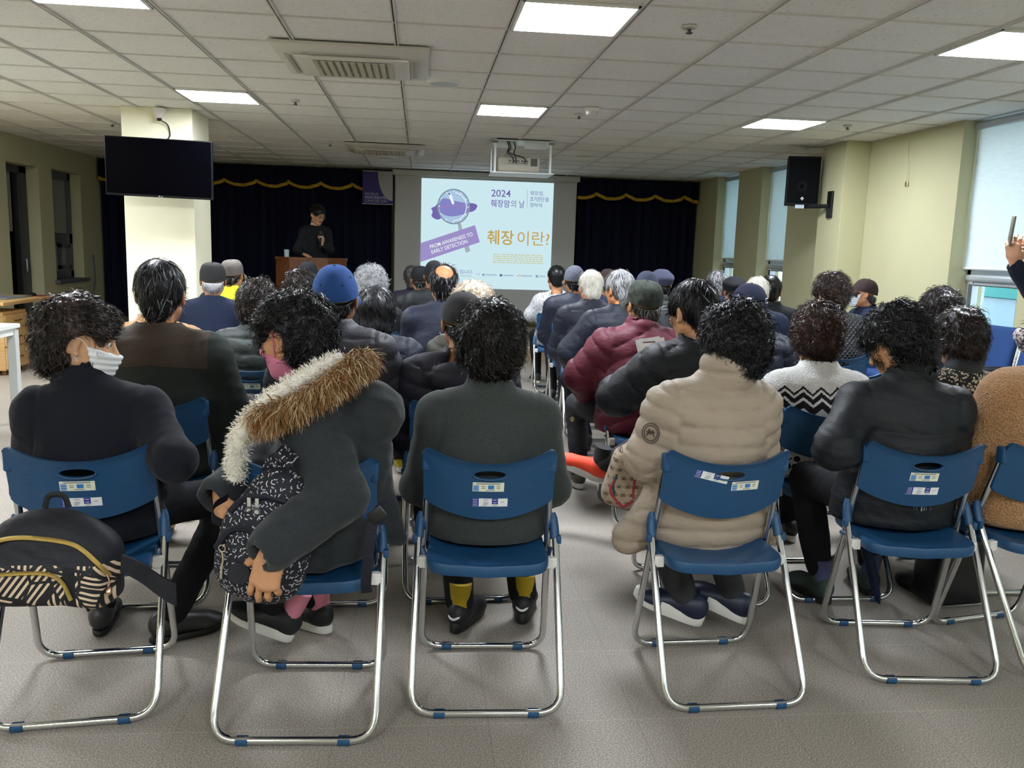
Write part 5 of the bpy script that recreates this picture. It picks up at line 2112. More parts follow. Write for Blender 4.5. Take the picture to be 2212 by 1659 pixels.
folk('C12', -0.08, 9.38, 1.186, 'person with loose dark hair in plum top, farthest row left of the slide', lod='f', hair='bob', hair_col=('#141212', '#4a4644', 0.25), jacket=PLUM, puff=0.018, skin=S3, hyaw=20)
sit('C12', 'blue folding chair under the plum top')
folk('D2', 1.35, 7.48, 1.268, 'person in grey tweed cap and black jacket, right of the slide', lod='f', hair='short', hair_col=SALT, cap='baseball', cap_mat=TWEED, jacket=NAVY, puff=0.028, w=1.12, skin=S2, collar=0.05, collar_r=0.08)
sit('D2', 'blue folding chair under the grey tweed cap')
folk('D1', 1.36, 8.55, 1.242, 'person in white melange hoodie with cropped black hair, front of the aisle', lod='m', hair='short', hair_col=('#0c0b0c', None, 0.1), jacket=MEL, garment='hoodie', puff=0.012, w=1.02, hood=(0.0, -0.11, 0.0), hood_r=(0.12, 0.06, 0.09), skin=S2, shoe=plain('grey_canvas', '#3b3c40', 0.7), sole=SOLE_WHITE,
     anL=(1.235, 8.86, 0.085), knL=(1.22, 8.98, 0.5), hair_len=0.012, elL=(1.11, 8.58, 0.74), hyaw=5)
sit('D1', 'blue folding chair under the white melange hoodie')
folk('D5', 1.76, 7.98, 1.238, 'person in brown cap between the white hair and the glasses wearer', lod='f', hair='short', hair_col=SALT, cap='baseball', cap_mat=CAPBROWN, jacket=NAVYW, puff=0.02, skin=S2)
sit('D5', 'blue folding chair under the brown cap')
folk('D8', 2.14, 7.48, 1.255, 'person in slate flat cap and olive jacket before the dark curtain', lod='f', hair='short', hair_col=SALT, cap='flat', cap_mat=CAPSLATE, jacket=OLIVE, style='puffer', baffle=0.09, puff=0.028, w=1.1, skin=S2, collar=0.05, collar_r=0.085)
sit('D8', 'blue folding chair under the slate flat cap')
folk('D10', 2.84, 7.55, 1.208, 'person in black flat cap beside the white-haired heads near the windows', lod='f', hair='short', hair_col=SALT, cap='flat', cap_mat=CAPBLK, jacket=NAVY, puff=0.02, skin=S2)
sit('D10', 'blue folding chair under the black flat cap')
folk('D9', 3.00, 8.48, 1.237, 'grey-haired person in navy jacket alone near the far window', lod='f', hair='short', hair_col=GREYH, jacket=NAVYW, puff=0.02, w=1.06, skin='#cf9a74', hair_n=1.5, hyaw=16)
sit('D9', 'blue folding chair under the grey-haired sitter near the far window')

# ================================================================== THINGS ON PEOPLE
def patch_on(info, p, name, w, h, mat, M2=None, lift=0.004, tilt=0.0, parent=None, verts=None):
    """Small flat patch lying on a figure's jacket near p."""
    q, nn = snap(info, p)
    up = A(0, 0, 1)
    M = look_matrix(q + nn * lift, nn, up)
    M = M @ at(ry=tilt)
    mb = MB()
    if verts is None:
        mb.box(-w / 2, w / 2, -0.001, 0.001, -h / 2, h / 2, 0, 0.0006)
    else:
        for v, f in verts:
            mb.add(v, f)
    mb.v = [xf(v, M) for v in mb.v]
    return mb.build(name, [mat], parent or info['root'], smooth=False)


a2 = PEOPLE['A2']
FURM = hair_mat('#7a5228', '#d9c39a', 0.35, 0.6)
WOOLM = hair_mat('#d8d2c4', '#f4efe6', 0.5, 0.8)


def fur_strip(name, pts, r, n, length, mat, rng, width=0.0020, out=(0, -0.6, -0.5)):
    P = spline([a2['W'](p) for p in pts], 10)
    T, N, B = frames(P)
    k = rng.integers(0, len(P), n)
    ang = rng.uniform(0, 2 * math.pi, n)
    Nn = N[k] * np.cos(ang)[:, None] + B[k] * np.sin(ang)[:, None]
    R = P[k] + Nn * r * 0.9 + rng.normal(0, 0.006, (n, 3))
    o = a2['Ri'] @ A(*out)
    Td = o + 0.5 * Nn + rng.normal(0, 0.28, (n, 3))
    Td = Td / np.linalg.norm(Td, axis=1, keepdims=True)
    Nv = Nn - Td * (Nn * Td).sum(1)[:, None]
    Nv /= np.maximum(np.linalg.norm(Nv, axis=1, keepdims=True), 1e-6)
    V, F = strands(R, Nv, Td, length, width, 4, rng, 0.0, 0.03, 0.15, 0.2, 0.16)
    mb = MB().tube(P, r, 10)
    o = mesh_from(name, *joinm([(V, F, 0), (np.vstack(mb.v), np.array([f for f in mb.f if len(f) == 4]), 0)])[:2], [mat], a2['root'])
    return o


fur_strip('fur_trim', [(-0.150, 2.60, 1.055), (-0.172, 2.53, 1.062), (-0.215, 2.455, 1.030), (-0.29, 2.405, 0.985), (-0.38, 2.385, 0.940), (-0.455, 2.40, 0.905)], 0.022, 7000, 0.040, FURM, RNG)
fur_strip('fleece_lining', [(-0.235, 2.58, 1.055), (-0.30, 2.50, 1.030), (-0.375, 2.452, 0.985), (-0.445, 2.43, 0.930), (-0.498, 2.44, 0.860), (-0.515, 2.455, 0.800), (-0.522, 2.47, 0.72)], 0.024, 5200, 0.012, WOOLM, RNG, 0.003, (0, -0.3, 0.1))

# silver badge on the navy jacket
c8 = PEOPLE['C8']
q, nn = ray_back(c8, 0.015, c8['sc'][2] - 0.075)
mb = MB()
M = look_matrix(q + nn * 0.004, nn)
mb.box(-0.026, 0.026, -0.002, 0.003, -0.007, 0.007, 0, 0.002)
for sx in (-1, 1):
    for sz in (-1, 1):
        mb.lathe([(0, -0.004), (0.006, -0.003), (0.006, 0.003), (0, 0.005)], 8, M=at((sx * 0.027, 0, sz * 0.011)))
mb.v = [xf(v, M) for v in mb.v]
mb.build('metal_badge', [plain('badge_silver', '#d7d9d2', 0.25, 0.9)], c8['root'])
# round emblem on the beige sleeve
a4 = PEOPLE['A4']
p = a4['sh'][-1] * 0.62 + a4['el'][-1] * 0.38 + A(-0.06, -0.07, 0)
q, nn = snap(a4, p)
M = look_matrix(q + nn * 0.004, nn)
mb = MB()
for r0 in (0.030, 0.023):
    mb.tube([(r0 * math.cos(t), 0, r0 * 1.1 * math.sin(t)) for t in np.linspace(0, 2 * math.pi, 24, endpoint=False)], 0.0018, 5, closed=True)
mb.tube(spline([(-0.012, 0, -0.012), (-0.006, 0, 0.010), (0.0, 0, -0.004), (0.006, 0, 0.012), (0.013, 0, -0.010)], 4), 0.0022, 5)
mb.tube(spline([(-0.014, 0, 0.004), (0.0, 0, 0.000), (0.014, 0, 0.005)], 4), 0.0018, 5)
mb.v = [xf(v, M) for v in mb.v]
mb.build('sleeve_emblem', [plain('emblem_thread', '#4a4038', 0.8)], a4['root'])
# small printed mark on the black padded jacket
a5 = PEOPLE['A5']
mb = MB()
for i, (w_, h_, cv) in enumerate(((0.002, 0.012, 3), (0.0025, 0.014, 2), (0.006, 0.014, 1), (0.010, 0.016, 0), (0.006, 0.014, -1), (0.0025, 0.014, -2), (0.002, 0.012, -3))):
    x0 = 0.03 + (i - 3) * 0.0125
    q, nn = ray_back(a5, x0, 0.525)
    P = [q + A(-cv * 0.0006 * (1 - (2 * t - 1) ** 2), -0.003, (t - 0.5) * h_) for t in np.linspace(0, 1, 5)]
    mb.tube(P, w_ * 0.32, 5)
mb.build('back_print', [plain('print_grey', '#8f9296', 0.7)], a5['root'])
# patches on the navy cap
d12 = PEOPLE['D12']
capo = [c for c in d12['root'].children if c.name.startswith('cap')][0]


def cap_patch(ang, z, w, h, marks):
    mb = MB()

    def surf(a, zz):
        t = math.asin(max(0, min(1, (zz / CAP_H))) ** (1 / 1.05)) / (math.pi / 2)
        r = math.cos(t * math.pi / 2) ** 0.75
        return A(math.sin(a) * 0.091 * r, math.cos(a) * 0.112 * r - 0.014, CAP_Z + zz) * 1.015
    G = []
    for i in range(7):
        a = ang + (i / 6 - 0.5) * w
        G.append([surf(a, z + (j / 3 - 0.5) * h) for j in range(4)])
    G = np.array(G)
    mb.sheet(G, G * 0.985, np.ones((6, 3), bool))
    for (u0, u1, v0, v1) in marks:
        H = np.array([[surf(ang + (u - 0.5) * w, z + (v - 0.5) * h) * 1.006 for v in (v0, v1)] for u in np.linspace(u0, u1, 4)])
        mb.sheet(H, H * 0.985, np.ones((3, 1), bool), 1)
    MM = d12['Mh'] @ np.array(Matrix.Rotation(CAP_TILT, 4, 'X'))
    mb.v = [xf(v, MM) for v in mb.v]
    mb.build('cap_patch', [plain('patch_white', '#dfe0e2', 0.7), CAPNAVY], capo, smooth=False)


cap_patch(math.pi + 0.78, 0.040, 0.26, 0.030, [(0.40, 0.50, 0.2, 0.8), (0.5, 0.68, 0.65, 0.8), (0.5, 0.60, 0.42, 0.54)])
cap_patch(math.pi - 0.62, 0.042, 0.62, 0.026, [(0.06, 0.24, 0.15, 0.85), (0.11, 0.18, 0.35, 0.65), (0.36, 0.96, 0.12, 0.88)][:1] + [(0.36, 0.96, 0.15, 0.85)])
# eyelets of the blue cap
b3 = PEOPLE['B3']
cap3 = [c for c in b3['root'].children if c.name.startswith('cap')][0]
for ang in (math.pi - 0.55, math.pi + 0.55, math.pi - 1.25, math.pi + 1.25):
    t = 0.36 if abs(ang - math.pi) < 1 else 0.5
    r = math.cos(t * math.pi / 2) ** 0.75
    q = A(math.sin(ang) * 0.091 * r, math.cos(ang) * 0.112 * r - 0.014, CAP_Z + CAP_H * math.sin(t * math.pi / 2) ** 1.05)
    M = look_matrix(q * A(1.012, 1.012, 1.0), (math.sin(ang), math.cos(ang), 0.5))
    mb = MB().lathe([(0, -0.002), (0.0045, -0.001), (0.004, 0.0015), (0, 0.002)], 10, M=at(rx=-math.pi / 2))
    mb.v = [xf(xf(v, M), b3['Mh'] @ np.array(Matrix.Rotation(CAP_TILT, 4, 'X'))) for v in mb.v]
    mb.build('eyelet', [plain('eyelet_navy', '#14284e', 0.7)], cap3)
# hair clip on the brown curls
b6 = PEOPLE['B6']
CLIPM = plain('dark_hair_clip', '#17161a', 0.25)
mb = MB()
P = spline([(-0.050, -0.095, 0.108), (-0.01, -0.100, 0.128), (0.035, -0.088, 0.128), (0.072, -0.062, 0.110)], 6)
mb.tube(P, 0.0055, 8)
for (cx_, cy_, cz_) in ((-0.050, -0.098, 0.108), (0.072, -0.066, 0.112)):
    mb.tube([(cx_ + 0.011 * math.cos(t), cy_ - 0.006, cz_ + 0.011 * math.sin(t)) for t in np.linspace(0, 2 * math.pi, 14, endpoint=False)], 0.0024, 6, closed=True, m=1)
mb.v = [xf(v, b6['Mh']) for v in mb.v]
mb.build('hair_clip', [CLIPM, CHROME], b6['root'])
# ear stud
mb = MB().lathe([(0, -0.005), (0.005, -0.003), (0.005, 0.003), (0, 0.005)], 8, M=a4['Mh'] @ at((-0.094, 0.004, -0.040)))
mb.build('earring', [plain('gold_earring', '#c9a24a', 0.25, 0.9)], a4['root'])
# gold emblem on the grey trousers of the maroon puffer's wearer
d6 = PEOPLE['D6']
mb = MB()
c = d6['W']((0.885, 4.80, 0.435))
M = look_matrix(c, d6['Ri'] @ A(-0.75, -0.65, 0.15))
mb.tube([(0.012 * math.cos(t), 0, 0.012 * math.sin(t)) for t in np.linspace(0, 2 * math.pi, 16, endpoint=False)], 0.0015, 5, closed=True)
mb.tube([(0, 0, -0.008), (0, 0, 0.008)], 0.002, 5)
mb.v = [xf(v, M) for v in mb.v]
mb.build('trouser_emblem', [plain('emblem_gold', '#b8a24a', 0.5)], d6['root'])
# reflective heel marks on the black trainers
a3 = PEOPLE['A3']
for k in 'LR':
    mb = MB()
    P = [(0.027 * math.cos(t), -0.030 - 0.046 * math.sin(t) * 0.92, 0.070 - 0.014 * math.sin(t) ** 2) for t in np.linspace(0.35, math.pi - 0.35, 9)]
    mb.tube(P, 0.0045, 6, sx=1.0, sy=1.0)
    mb.v = [xf(v, a3['foot' + k]) for v in mb.v]
    mb.build('heel_reflector', [plain('reflective_tape', '#e8eaec', 0.4)], a3['root'])

# ================================================================== LEAFLET, BAGS, UMBRELLA
e = empty('leaflet', (1.085, 3.86, 0.925))
tag(e, 'white printed leaflet held up by the black puffer wearer', 'leaflet')
PAPER = plain('white_paper', '#e9edf0', 0.7)
INKP = plain('printed_ink', '#4a4d52', 0.7)
for (dx, dy, rz) in ((0, 0, 0.0), (-0.012, 0.004, 0.10)):
    mb = MB()
    M = at((dx, dy, 0), rx=-0.35, rz=0.12) @ at(ry=-0.06 - rz)
    mb.box(-0.062, 0.062, 0, 0.001, -0.088, 0.088)
    if dx == 0:
        for (a, b, zt, hh) in [(-0.048, 0.015, 0.072, 0.006), (-0.044, 0.030, 0.040, 0.004)] + [(-0.044, 0.046 - 0.01 * (i % 3), 0.030 - 0.008 * i, 0.002) for i in range(11)]:
            mb.box(a, b, -0.0006, 0, zt - hh, zt, 1)
    mb.v = [xf(v, M) for v in mb.v]
    mb.build('sheet', [PAPER, INKP], e, smooth=False)

# black backpack with patterned pockets
n = NT('patchwork_line_print')
v = n.mapping((1, 0.3, 1))
vt = n.node('ShaderNodeTexVoronoi', feature='F1'); vt.inputs['Scale'].default_value = 15
n.link(v, vt.inputs['Vector'])
cx_, cy_, cz_ = n.xyz(vt.outputs['Color'])
ang = n.math('MULTIPLY', n.math('FLOOR', n.math('MULTIPLY', cx_, 5.99)), math.pi / 5)
x, y, z = n.xyz()
t1 = n.math('ADD', n.math('MULTIPLY', x, n.math('COSINE', ang)), n.math('MULTIPLY', z, n.math('SINE', ang)))
st = n.math('SINE', n.math('MULTIPLY', t1, 440))
edge = n.vor(15, 'Distance', 'DISTANCE_TO_EDGE', v)
on = n.math('MULTIPLY', n.math('GREATER_THAN', st, 0.15), n.math('GREATER_THAN', edge, 0.05))
n.set(n.mix(on, lin('#131318'), lin('#d7bfa4')), 0.7)
n.bump(n.noise(40, 4), 0.3, 0.004)
ZEBRA = n.m
BAGBLK = cloth('black_bag_nylon', '#15161c', '#1d1e26', 'nylon')
ZIPG = plain('gold_zip', '#bfa35a', 0.3, 0.8, bump=0.8, bscale=500)
CHARM = plain('rose_gold_charm', '#d8b29a', 0.2, 0.9)

bag = empty('backpack', (-0.955, 2.32, 0.545), math.radians(4))
tag(bag, 'black backpack with pale zigzag-patterned pockets and gold zips, hanging on the far left chair', 'backpack')
b = Blob()
b.u(rbox((0, 0, -0.03), (0.160, 0.070, 0.095), 0.06), 0.03)
b.u(ell((-0.01, 0.0, 0.03), (0.150, 0.080, 0.105)), 0.05)
b.u(rbox((-0.015, -0.055, -0.045), (0.150, 0.045, 0.072), 0.04), 0.02)
V, F = b.mesh(0.007, 1)
V[:, 2] -= 0.05 * V[:, 0] + 0.9 * np.maximum(0, V[:, 0] - 0.02) * (V[:, 2] < 0) * 0.12
Nn = normals(V, F)
V = V + Nn * (0.004 * folds(V, 77, (16, 16, 16)) + 0.002 * folds(V, 78, (40, 40, 40), True))[:, None]
c = V[F].mean(1)
mi = ((c[:, 2] + 0.05 * c[:, 0] < 0.006) & (c[:, 1] < -0.02) & ~((np.abs(c[:, 0] - 0.055) < 0.014))).astype(int)
mesh_from('bag_body', V, F, [BAGBLK, ZEBRA], bag, True, mi)


def front_of(V, x, z, tol=0.012):
    m = (np.abs(V[:, 0] - x) < tol) & (np.abs(V[:, 2] - z) < tol)
    I = np.where(m)[0]
    if len(I) == 0:
        i = np.argmin((V[:, 0] - x) ** 2 + (V[:, 2] - z) ** 2)
    else:
        i = I[np.argmin(V[I, 1])]
    return A(x, V[i, 1], z)


def on_front(V, pts, lift, n=6):
    P = spline([(a, 0, b_) for a, b_ in pts], n)
    P = np.array([front_of(V, p[0], p[2]) for p in P])
    k = np.ones(5) / 5
    yy = np.convolve(np.pad(P[:, 1], 2, mode='edge'), k, 'valid')
    P[:, 1] = yy - lift
    return P


P = on_front(V, [(-0.165, 0.050), (-0.10, 0.075), (-0.02, 0.075), (0.06, 0.058), (0.12, 0.010), (0.145, -0.03)], 0.004)
MB().tube(P, 0.0065, 6).build('zip', [ZIPG], bag)
P2 = on_front(V, [(-0.150, -0.010), (-0.08, -0.008), (0.0, -0.012), (0.035, -0.035), (0.055, -0.085)], 0.004)
MB().tube(P2, 0.0055, 6).build('zip', [ZIPG], bag)
for p in (P[-2], P2[2], P2[1] + A(-0.01, 0, -0.06)):
    mb = MB().tube(spline([p + A(0, -0.006, 0), p + A(0.006, -0.010, -0.018), p + A(0.002, -0.010, -0.034)], 4), 0.0028, 6)
    mb.lathe([(0, -0.012), (0.006, -0.009), (0.009, 0), (0.005, 0.009), (0, 0.013)], 10, M=at(tuple(p + A(0.004, -0.010, -0.046)), ry=0.4))
    mb.build('zip_pull', [CHARM], bag)
MB().tube(spline([(-0.03, 0.0, 0.135), (-0.02, 0.0, 0.165), (0.0, 0.0, 0.172), (0.02, 0.0, 0.165), (0.03, 0.0, 0.135)], 5), 0.008, 8, sx=1.0, sy=0.35).build('carry_loop', [BAGBLK], bag)
st_ = np.array([[(0.12 + 0.18 * t, -0.02 - 0.005 * s_, 0.03 - 0.11 * t - 0.075 * s_ * (0.6 + 0.25 * t)) for s_ in (0, 0.5, 1)] for t in np.linspace(0, 1, 10)])
st_[..., 1] += 0.01 * np.sin(st_[..., 0] * 40)
MB().sheet(st_, st_ + A(0, 0.008, 0), np.ones((9, 2), bool)).build('shoulder_strap', [BAGBLK], bag)

# navy backpack with small pale dashes
n = NT('dash_print')
v = n.mapping((1, 1, 1))
vt = n.node('ShaderNodeTexVoronoi', feature='F1'); vt.inputs['Scale'].default_value = 78
n.link(v, vt.inputs['Vector'])
dvec = n.node('ShaderNodeVectorMath', operation='SUBTRACT')
n.link(v, dvec.inputs[0]); n.link(vt.outputs['Position'], dvec.inputs[1])
# position is in scaled space: compare in that space instead
sc_ = n.node('ShaderNodeVectorMath', operation='SCALE'); sc_.inputs['Scale'].default_value = 1.0
lx_, ly_, lz_ = n.xyz(dvec.outputs[0])
cx_, cy_, cz_ = n.xyz(vt.outputs['Color'])
ang = n.math('MULTIPLY', cx_, math.pi)
ca, sa = n.math('COSINE', ang), n.math('SINE', ang)
uu = n.math('ADD', n.math('MULTIPLY', lx_, ca), n.math('MULTIPLY', lz_, sa))
vv = n.math('SUBTRACT', n.math('MULTIPLY', lz_, ca), n.math('MULTIPLY', lx_, sa))
bend = n.math('ADD', vv, n.math('MULTIPLY', n.math('MULTIPLY', uu, uu), 60))
hit = n.math('MULTIPLY', n.math('LESS_THAN', n.math('ABSOLUTE', uu), 0.0046), n.math('LESS_THAN', n.math('ABSOLUTE', bend), 0.00125))
hit = n.math('MULTIPLY', hit, n.math('GREATER_THAN', cy_, 0.18))
n.set(n.mix(hit, lin('#10121d'), lin('#c9c6cf')), 0.75)
n.bump(n.noise(30, 4), 0.4, 0.004)
DASH = n.m
NAVBAG = cloth('navy_bag_nylon', '#12141e', '#1a1d2a', 'nylon')
bg = empty('backpack', (-0.415, 2.335, 0.605), math.radians(-8))
tag(bg, 'navy backpack printed with small pale dashes, gripped by the fur-hooded sitter', 'backpack')
b = Blob()
b.u(rbox((0.0, 0, -0.05), (0.125, 0.085, 0.13), 0.07, np.array(Matrix.Rotation(0.22, 3, 'Y'))), 0.03)
b.u(ell((0.035, 0.0, 0.10), (0.085, 0.065, 0.085)), 0.06)
b.u(ell((-0.005, -0.035, -0.065), (0.110, 0.085, 0.115)), 0.05)
V, F = b.mesh(0.007, 1)
Nn = normals(V, F)
V = V + Nn * (0.006 * folds(V, 87, (14, 14, 14)) + 0.003 * folds(V, 88, (40, 40, 40), True))[:, None]
mesh_from('bag_body', V, F, [DASH], bg)
P = on_front(V, [(-0.075, 0.075), (-0.04, 0.110), (0.02, 0.118), (0.075, 0.105)], 0.003)
MB().tube(P, 0.009, 6, sy=0.6).build('zip', [NAVBAG], bg)
P = on_front(V, [(-0.105, -0.020), (-0.07, 0.030), (-0.02, 0.040), (0.04, 0.010), (0.075, -0.05)], 0.003)
MB().tube(P, 0.010, 6, sy=0.6).build('zip', [NAVBAG], bg)
for dx in (-0.012, 0.012):
    q = front_of(V, -0.012 + dx, 0.112) + A(0, -0.008, 0)
    mb = MB().box(-0.005, 0.005, -0.002, 0.002, -0.022, 0.004, 0, 0.001, at(tuple(q)))
    mb.lathe([(0, -0.003), (0.011, -0.003), (0.012, 0.0), (0.011, 0.003), (0, 0.003)], 16, 1, at(tuple(q + A(0.0, -0.001, -0.032)), rx=math.pi / 2))
    mb.lathe([(0.004, -0.004), (0.006, -0.004), (0.006, 0.004), (0.004, 0.004)], 12, 0, at(tuple(q + A(0.0, -0.001, -0.032)), rx=math.pi / 2))
    mb.build('zip_pull', [plain('pale_metal', '#c9cbc9', 0.3, 0.7), plain('grey_rubber', '#4b4d50', 0.6)], bg)
q = front_of(V, -0.035, -0.075) + A(0, -0.003, 0)
MB().lathe([(0, -0.002), (0.030, -0.002), (0.030, 0.002), (0, 0.002)], 28, 0, at(tuple(q), rx=math.pi / 2)).build('round_badge', [plain('navy_rubber', '#15171f', 0.7)], bg)
q = front_of(V, -0.085, -0.015) + A(0, -0.006, 0)
mb = MB().tube([tuple(q + A(0.009 * math.cos(t), 0, 0.009 * math.sin(t))) for t in np.linspace(0, 2 * math.pi, 14, endpoint=False)], 0.0015, 5, closed=True)
mb.tube(spline([q + A(0, 0, -0.009), q + A(0.003, -0.002, -0.03), q + A(-0.002, 0.0, -0.055), q + A(-0.004, 0, -0.085)], 4), 0.0028, 6)
mb.build('key_chain', [plain('pale_chain', '#cfc7a8', 0.3, 0.7)], bg)


def ribbon(pts, w, th, name, mat, parent, wd=(0, 0, 1)):
    P = spline(pts, 8)
    G = np.array([[p - A(*wd) * w / 2, p + A(*wd) * w / 2] for p in P])
    return MB().sheet(G, G + A(0, th, 0), np.ones((len(P) - 1, 1), bool)).build(name, [mat], parent)


ribbon([(0.005, 0.02, 0.155), (0.03, 0.0, 0.195), (0.055, -0.015, 0.215), (0.06, 0.04, 0.222), (0.05, 0.12, 0.19)], 0.055, 0.01, 'shoulder_strap', DASH, bg, (0.8, 0, -0.6))
ribbon([(-0.115, -0.01, 0.02), (-0.14, -0.02, 0.04), (-0.135, -0.02, 0.075), (-0.105, 0.0, 0.095)], 0.03, 0.006, 'carry_loop', NAVBAG, bg, (0.3, -0.4, 0.85))
ribbon([(0.330, 0.055, 0.095), (0.300, 0.03, 0.055), (0.285, 0.02, -0.03), (0.275, 0.02, -0.14), (0.275, 0.03, -0.178)], 0.030, 0.003, 'webbing_strap', NAVBAG, bg, (1, 0, 0.15))
MB().box(-0.024, 0.024, -0.006, 0.006, -0.018, 0.018, 0, 0.004, at((0.305, 0.02, 0.055), ry=-0.7)).build('strap_buckle', [BLACKP], bg)

# monogram tote beside the beige coat
n = NT('monogram_canvas')
x, y, z = n.xyz()
S_ = 0.030
gx = n.math('DIVIDE', x, S_); gz = n.math('DIVIDE', z, S_)
row = n.math('FLOOR', gz)
off = n.math('MULTIPLY', n.math('MODULO', n.math('ABSOLUTE', row), 2.0), 0.5)
fx = n.math('SUBTRACT', n.math('FRACT', n.math('ADD', gx, off)), 0.5)
fz = n.math('SUBTRACT', n.math('FRACT', gz), 0.5)


def ring_at(cx0, rr, th):
    d = n.math('SQRT', n.math('ADD', n.math('POWER', n.math('ABSOLUTE', n.math('SUBTRACT', fx, cx0)), 2.0), n.math('POWER', n.math('ABSOLUTE', fz), 2.0)))
    return n.math('LESS_THAN', n.math('ABSOLUTE', n.math('SUBTRACT', d, rr)), th)


rings = n.math('MAXIMUM', ring_at(-0.10, 0.14, 0.045), ring_at(0.10, 0.14, 0.045))
lat = n.math('LESS_THAN', n.math('ABSOLUTE', n.math('SUBTRACT', n.math('ADD', n.math('ABSOLUTE', fx), n.math('ABSOLUTE', fz)), 0.5)), 0.035)
dots = n.math('GREATER_THAN', n.math('SINE', n.math('MULTIPLY', n.math('ADD', x, z), 1500)), 0.0)
mark = n.math('MAXIMUM', rings, n.math('MULTIPLY', lat, dots))
n.set(n.mix(mark, n.mix(n.noise(200, 2), lin('#97846f'), lin('#b3a18a')), lin('#3d2d22')), 0.85)
n.bump(n.noise(260, 2), 0.3, 0.002)
MONO = n.m
tb = empty('handbag', (0.765, 2.93, 0.63), math.radians(-12))
tag(tb, 'beige handbag printed with a brown ring pattern and red piping, beside the beige coat', 'handbag')
b = Blob()
b.u(rbox((0.0, 0, -0.04), (0.085, 0.075, 0.095), 0.03, np.array(Matrix.Rotation(0.28, 3, 'Y'))), 0.03)
b.u(rbox((0.035, 0.0, 0.075), (0.055, 0.045, 0.085), 0.025, np.array(Matrix.Rotation(0.30, 3, 'Y'))), 0.05)
V, F = b.mesh(0.0065, 1)
Nn = normals(V, F)
V = V + Nn * (0.006 * folds(V, 97, (18, 18, 8)))[:, None]
mesh_from('bag_body', V, F, [MONO], tb)
REDP = plain('red_piping', '#a8283f', 0.6)
GRNP = plain('green_piping', '#1d4a3c', 0.6)
P = on_front(V, [(0.075, 0.125), (0.035, 0.075), (0.012, 0.0), (0.005, -0.06), (0.008, -0.085)], 0.002)
MB().tube(P, 0.0038, 6).build('piping', [REDP], tb)
P = on_front(V, [(-0.062, -0.02), (-0.075, -0.06), (-0.05, -0.098), (-0.025, -0.115), (0.005, -0.092)], 0.002)
MB().tube(P, 0.0042, 6).build('piping', [REDP], tb)
P = on_front(V, [(-0.055, 0.0), (-0.066, -0.04), (-0.060, -0.07)], 0.002)
MB().tube(P, 0.0042, 6).build('piping', [GRNP], tb)
MB().tube(spline([(0.03, 0.0, 0.155), (0.06, 0.02, 0.20), (0.12, 0.03, 0.19), (0.16, 0.02, 0.13)], 6), 0.006, 8, sy=0.5).build('bag_strap', [plain('brown_leather', '#4c382b', 0.5)], tb)

# folded umbrella hooked on a chair back
um = empty('umbrella', (1.90, 3.17, 0.0))
tag(um, 'folded navy umbrella with black hook handle leaning by the zigzag fleece chair', 'umbrella')
d = A(1.665, 3.20, 0.74) - A(1.90, 3.17, 0.0)
u = d / np.linalg.norm(d)
L = np.linalg.norm(d)
Pm = np.array([u * 0.0, u * 0.03, u * 0.10, u * 0.34, u * 0.60 * L, u * 0.74 * L])
MB().tube(Pm, [0.004, 0.012, 0.020, 0.026, 0.022, 0.010], 10).build('canopy', [cloth('umbrella_nylon', '#111a33', '#192444', 'nylon')], um)
MB().tube([u * 0.7 * L, u * L], 0.006, 8).build('shaft', [CHROME], um)
top = u * L
hk = [top + u * 0.0, top + u * 0.05, top + u * 0.085 + A(0.006, 0, 0), top + u * 0.105 + A(0.030, 0, 0.0), top + u * 0.085 + A(0.058, 0, 0.01), top + u * 0.05 + A(0.066, 0, 0.012)]
MB().tube(spline(hk, 6), 0.0095, 10).build('hook_handle', [plain('black_handle', '#141416', 0.3)], um)

# black leather bag on the floor under the tan coat
fb = empty('tote_bag', (2.21, 3.20, 0.0), math.radians(6))
tag(fb, 'black leather bag standing on the floor by the tan coat', 'bag')
b = Blob()
b.u(rbox((0, 0, 0.15), (0.13, 0.085, 0.145), 0.03), 0.02)
V, F = b.mesh(0.009, 1)
V[:, 0] *= 1 - 0.25 * V[:, 2] / 0.3
V = V + normals(V, F) * (0.004 * folds(V, 107, (14, 14, 14)))[:, None]
mesh_from('bag_body', V, F, [plain('black_leather', '#0f1012', 0.35, bump=0.2, bscale=120)], fb)
MB().tube([(-0.125, -0.088, 0.012), (0.125, -0.088, 0.012)], 0.004, 6).build('metal_edge', [CHROME], fb)
for yy in (-0.05, 0.05):
    MB().tube(spline([(-0.05, yy, 0.28), (-0.04, yy, 0.38), (0.04, yy, 0.38), (0.05, yy, 0.28)], 6), 0.006, 8).build('bag_strap', [plain('black_leather_strap', '#121315', 0.4)], fb)

# ================================================================== STAGE THINGS
WOODL = NT('lectern_walnut')
f = WOODL.noise(7, 5, 0.6, vec=WOODL.mapping((9, 9, 1)), dist=0.6)
WOODL.set(WOODL.ramp(f, [(0.3, lin('#4a2813')), (0.7, lin('#83502b'))]), 0.4, spec=0.4)
WOODL.bump(f, 0.1, 0.002)
WOODL = WOODL.m
le = empty('lectern', (-1.43, 11.36, 0.17))
tag(le, 'brown wooden six-sided lectern with panelled faces on the stage', 'lectern')
pts = [(-0.245, 0.0), (0.245, 0.0), (0.445, 0.20), (0.445, 0.42), (-0.445, 0.42), (-0.445, 0.20)]
MB().loft([[(x_, y_, 0.0) for x_, y_ in pts], [(x_, y_, 1.0) for x_, y_ in pts]]).build('lectern_body', [WOODL], le, smooth=False)
MB().loft([[(x_ * 1.03, y_ * 1.03 - 0.008, z_) for x_, y_ in pts] for z_ in (0.995, 1.032)]).build('top', [WOODL], le, smooth=False)
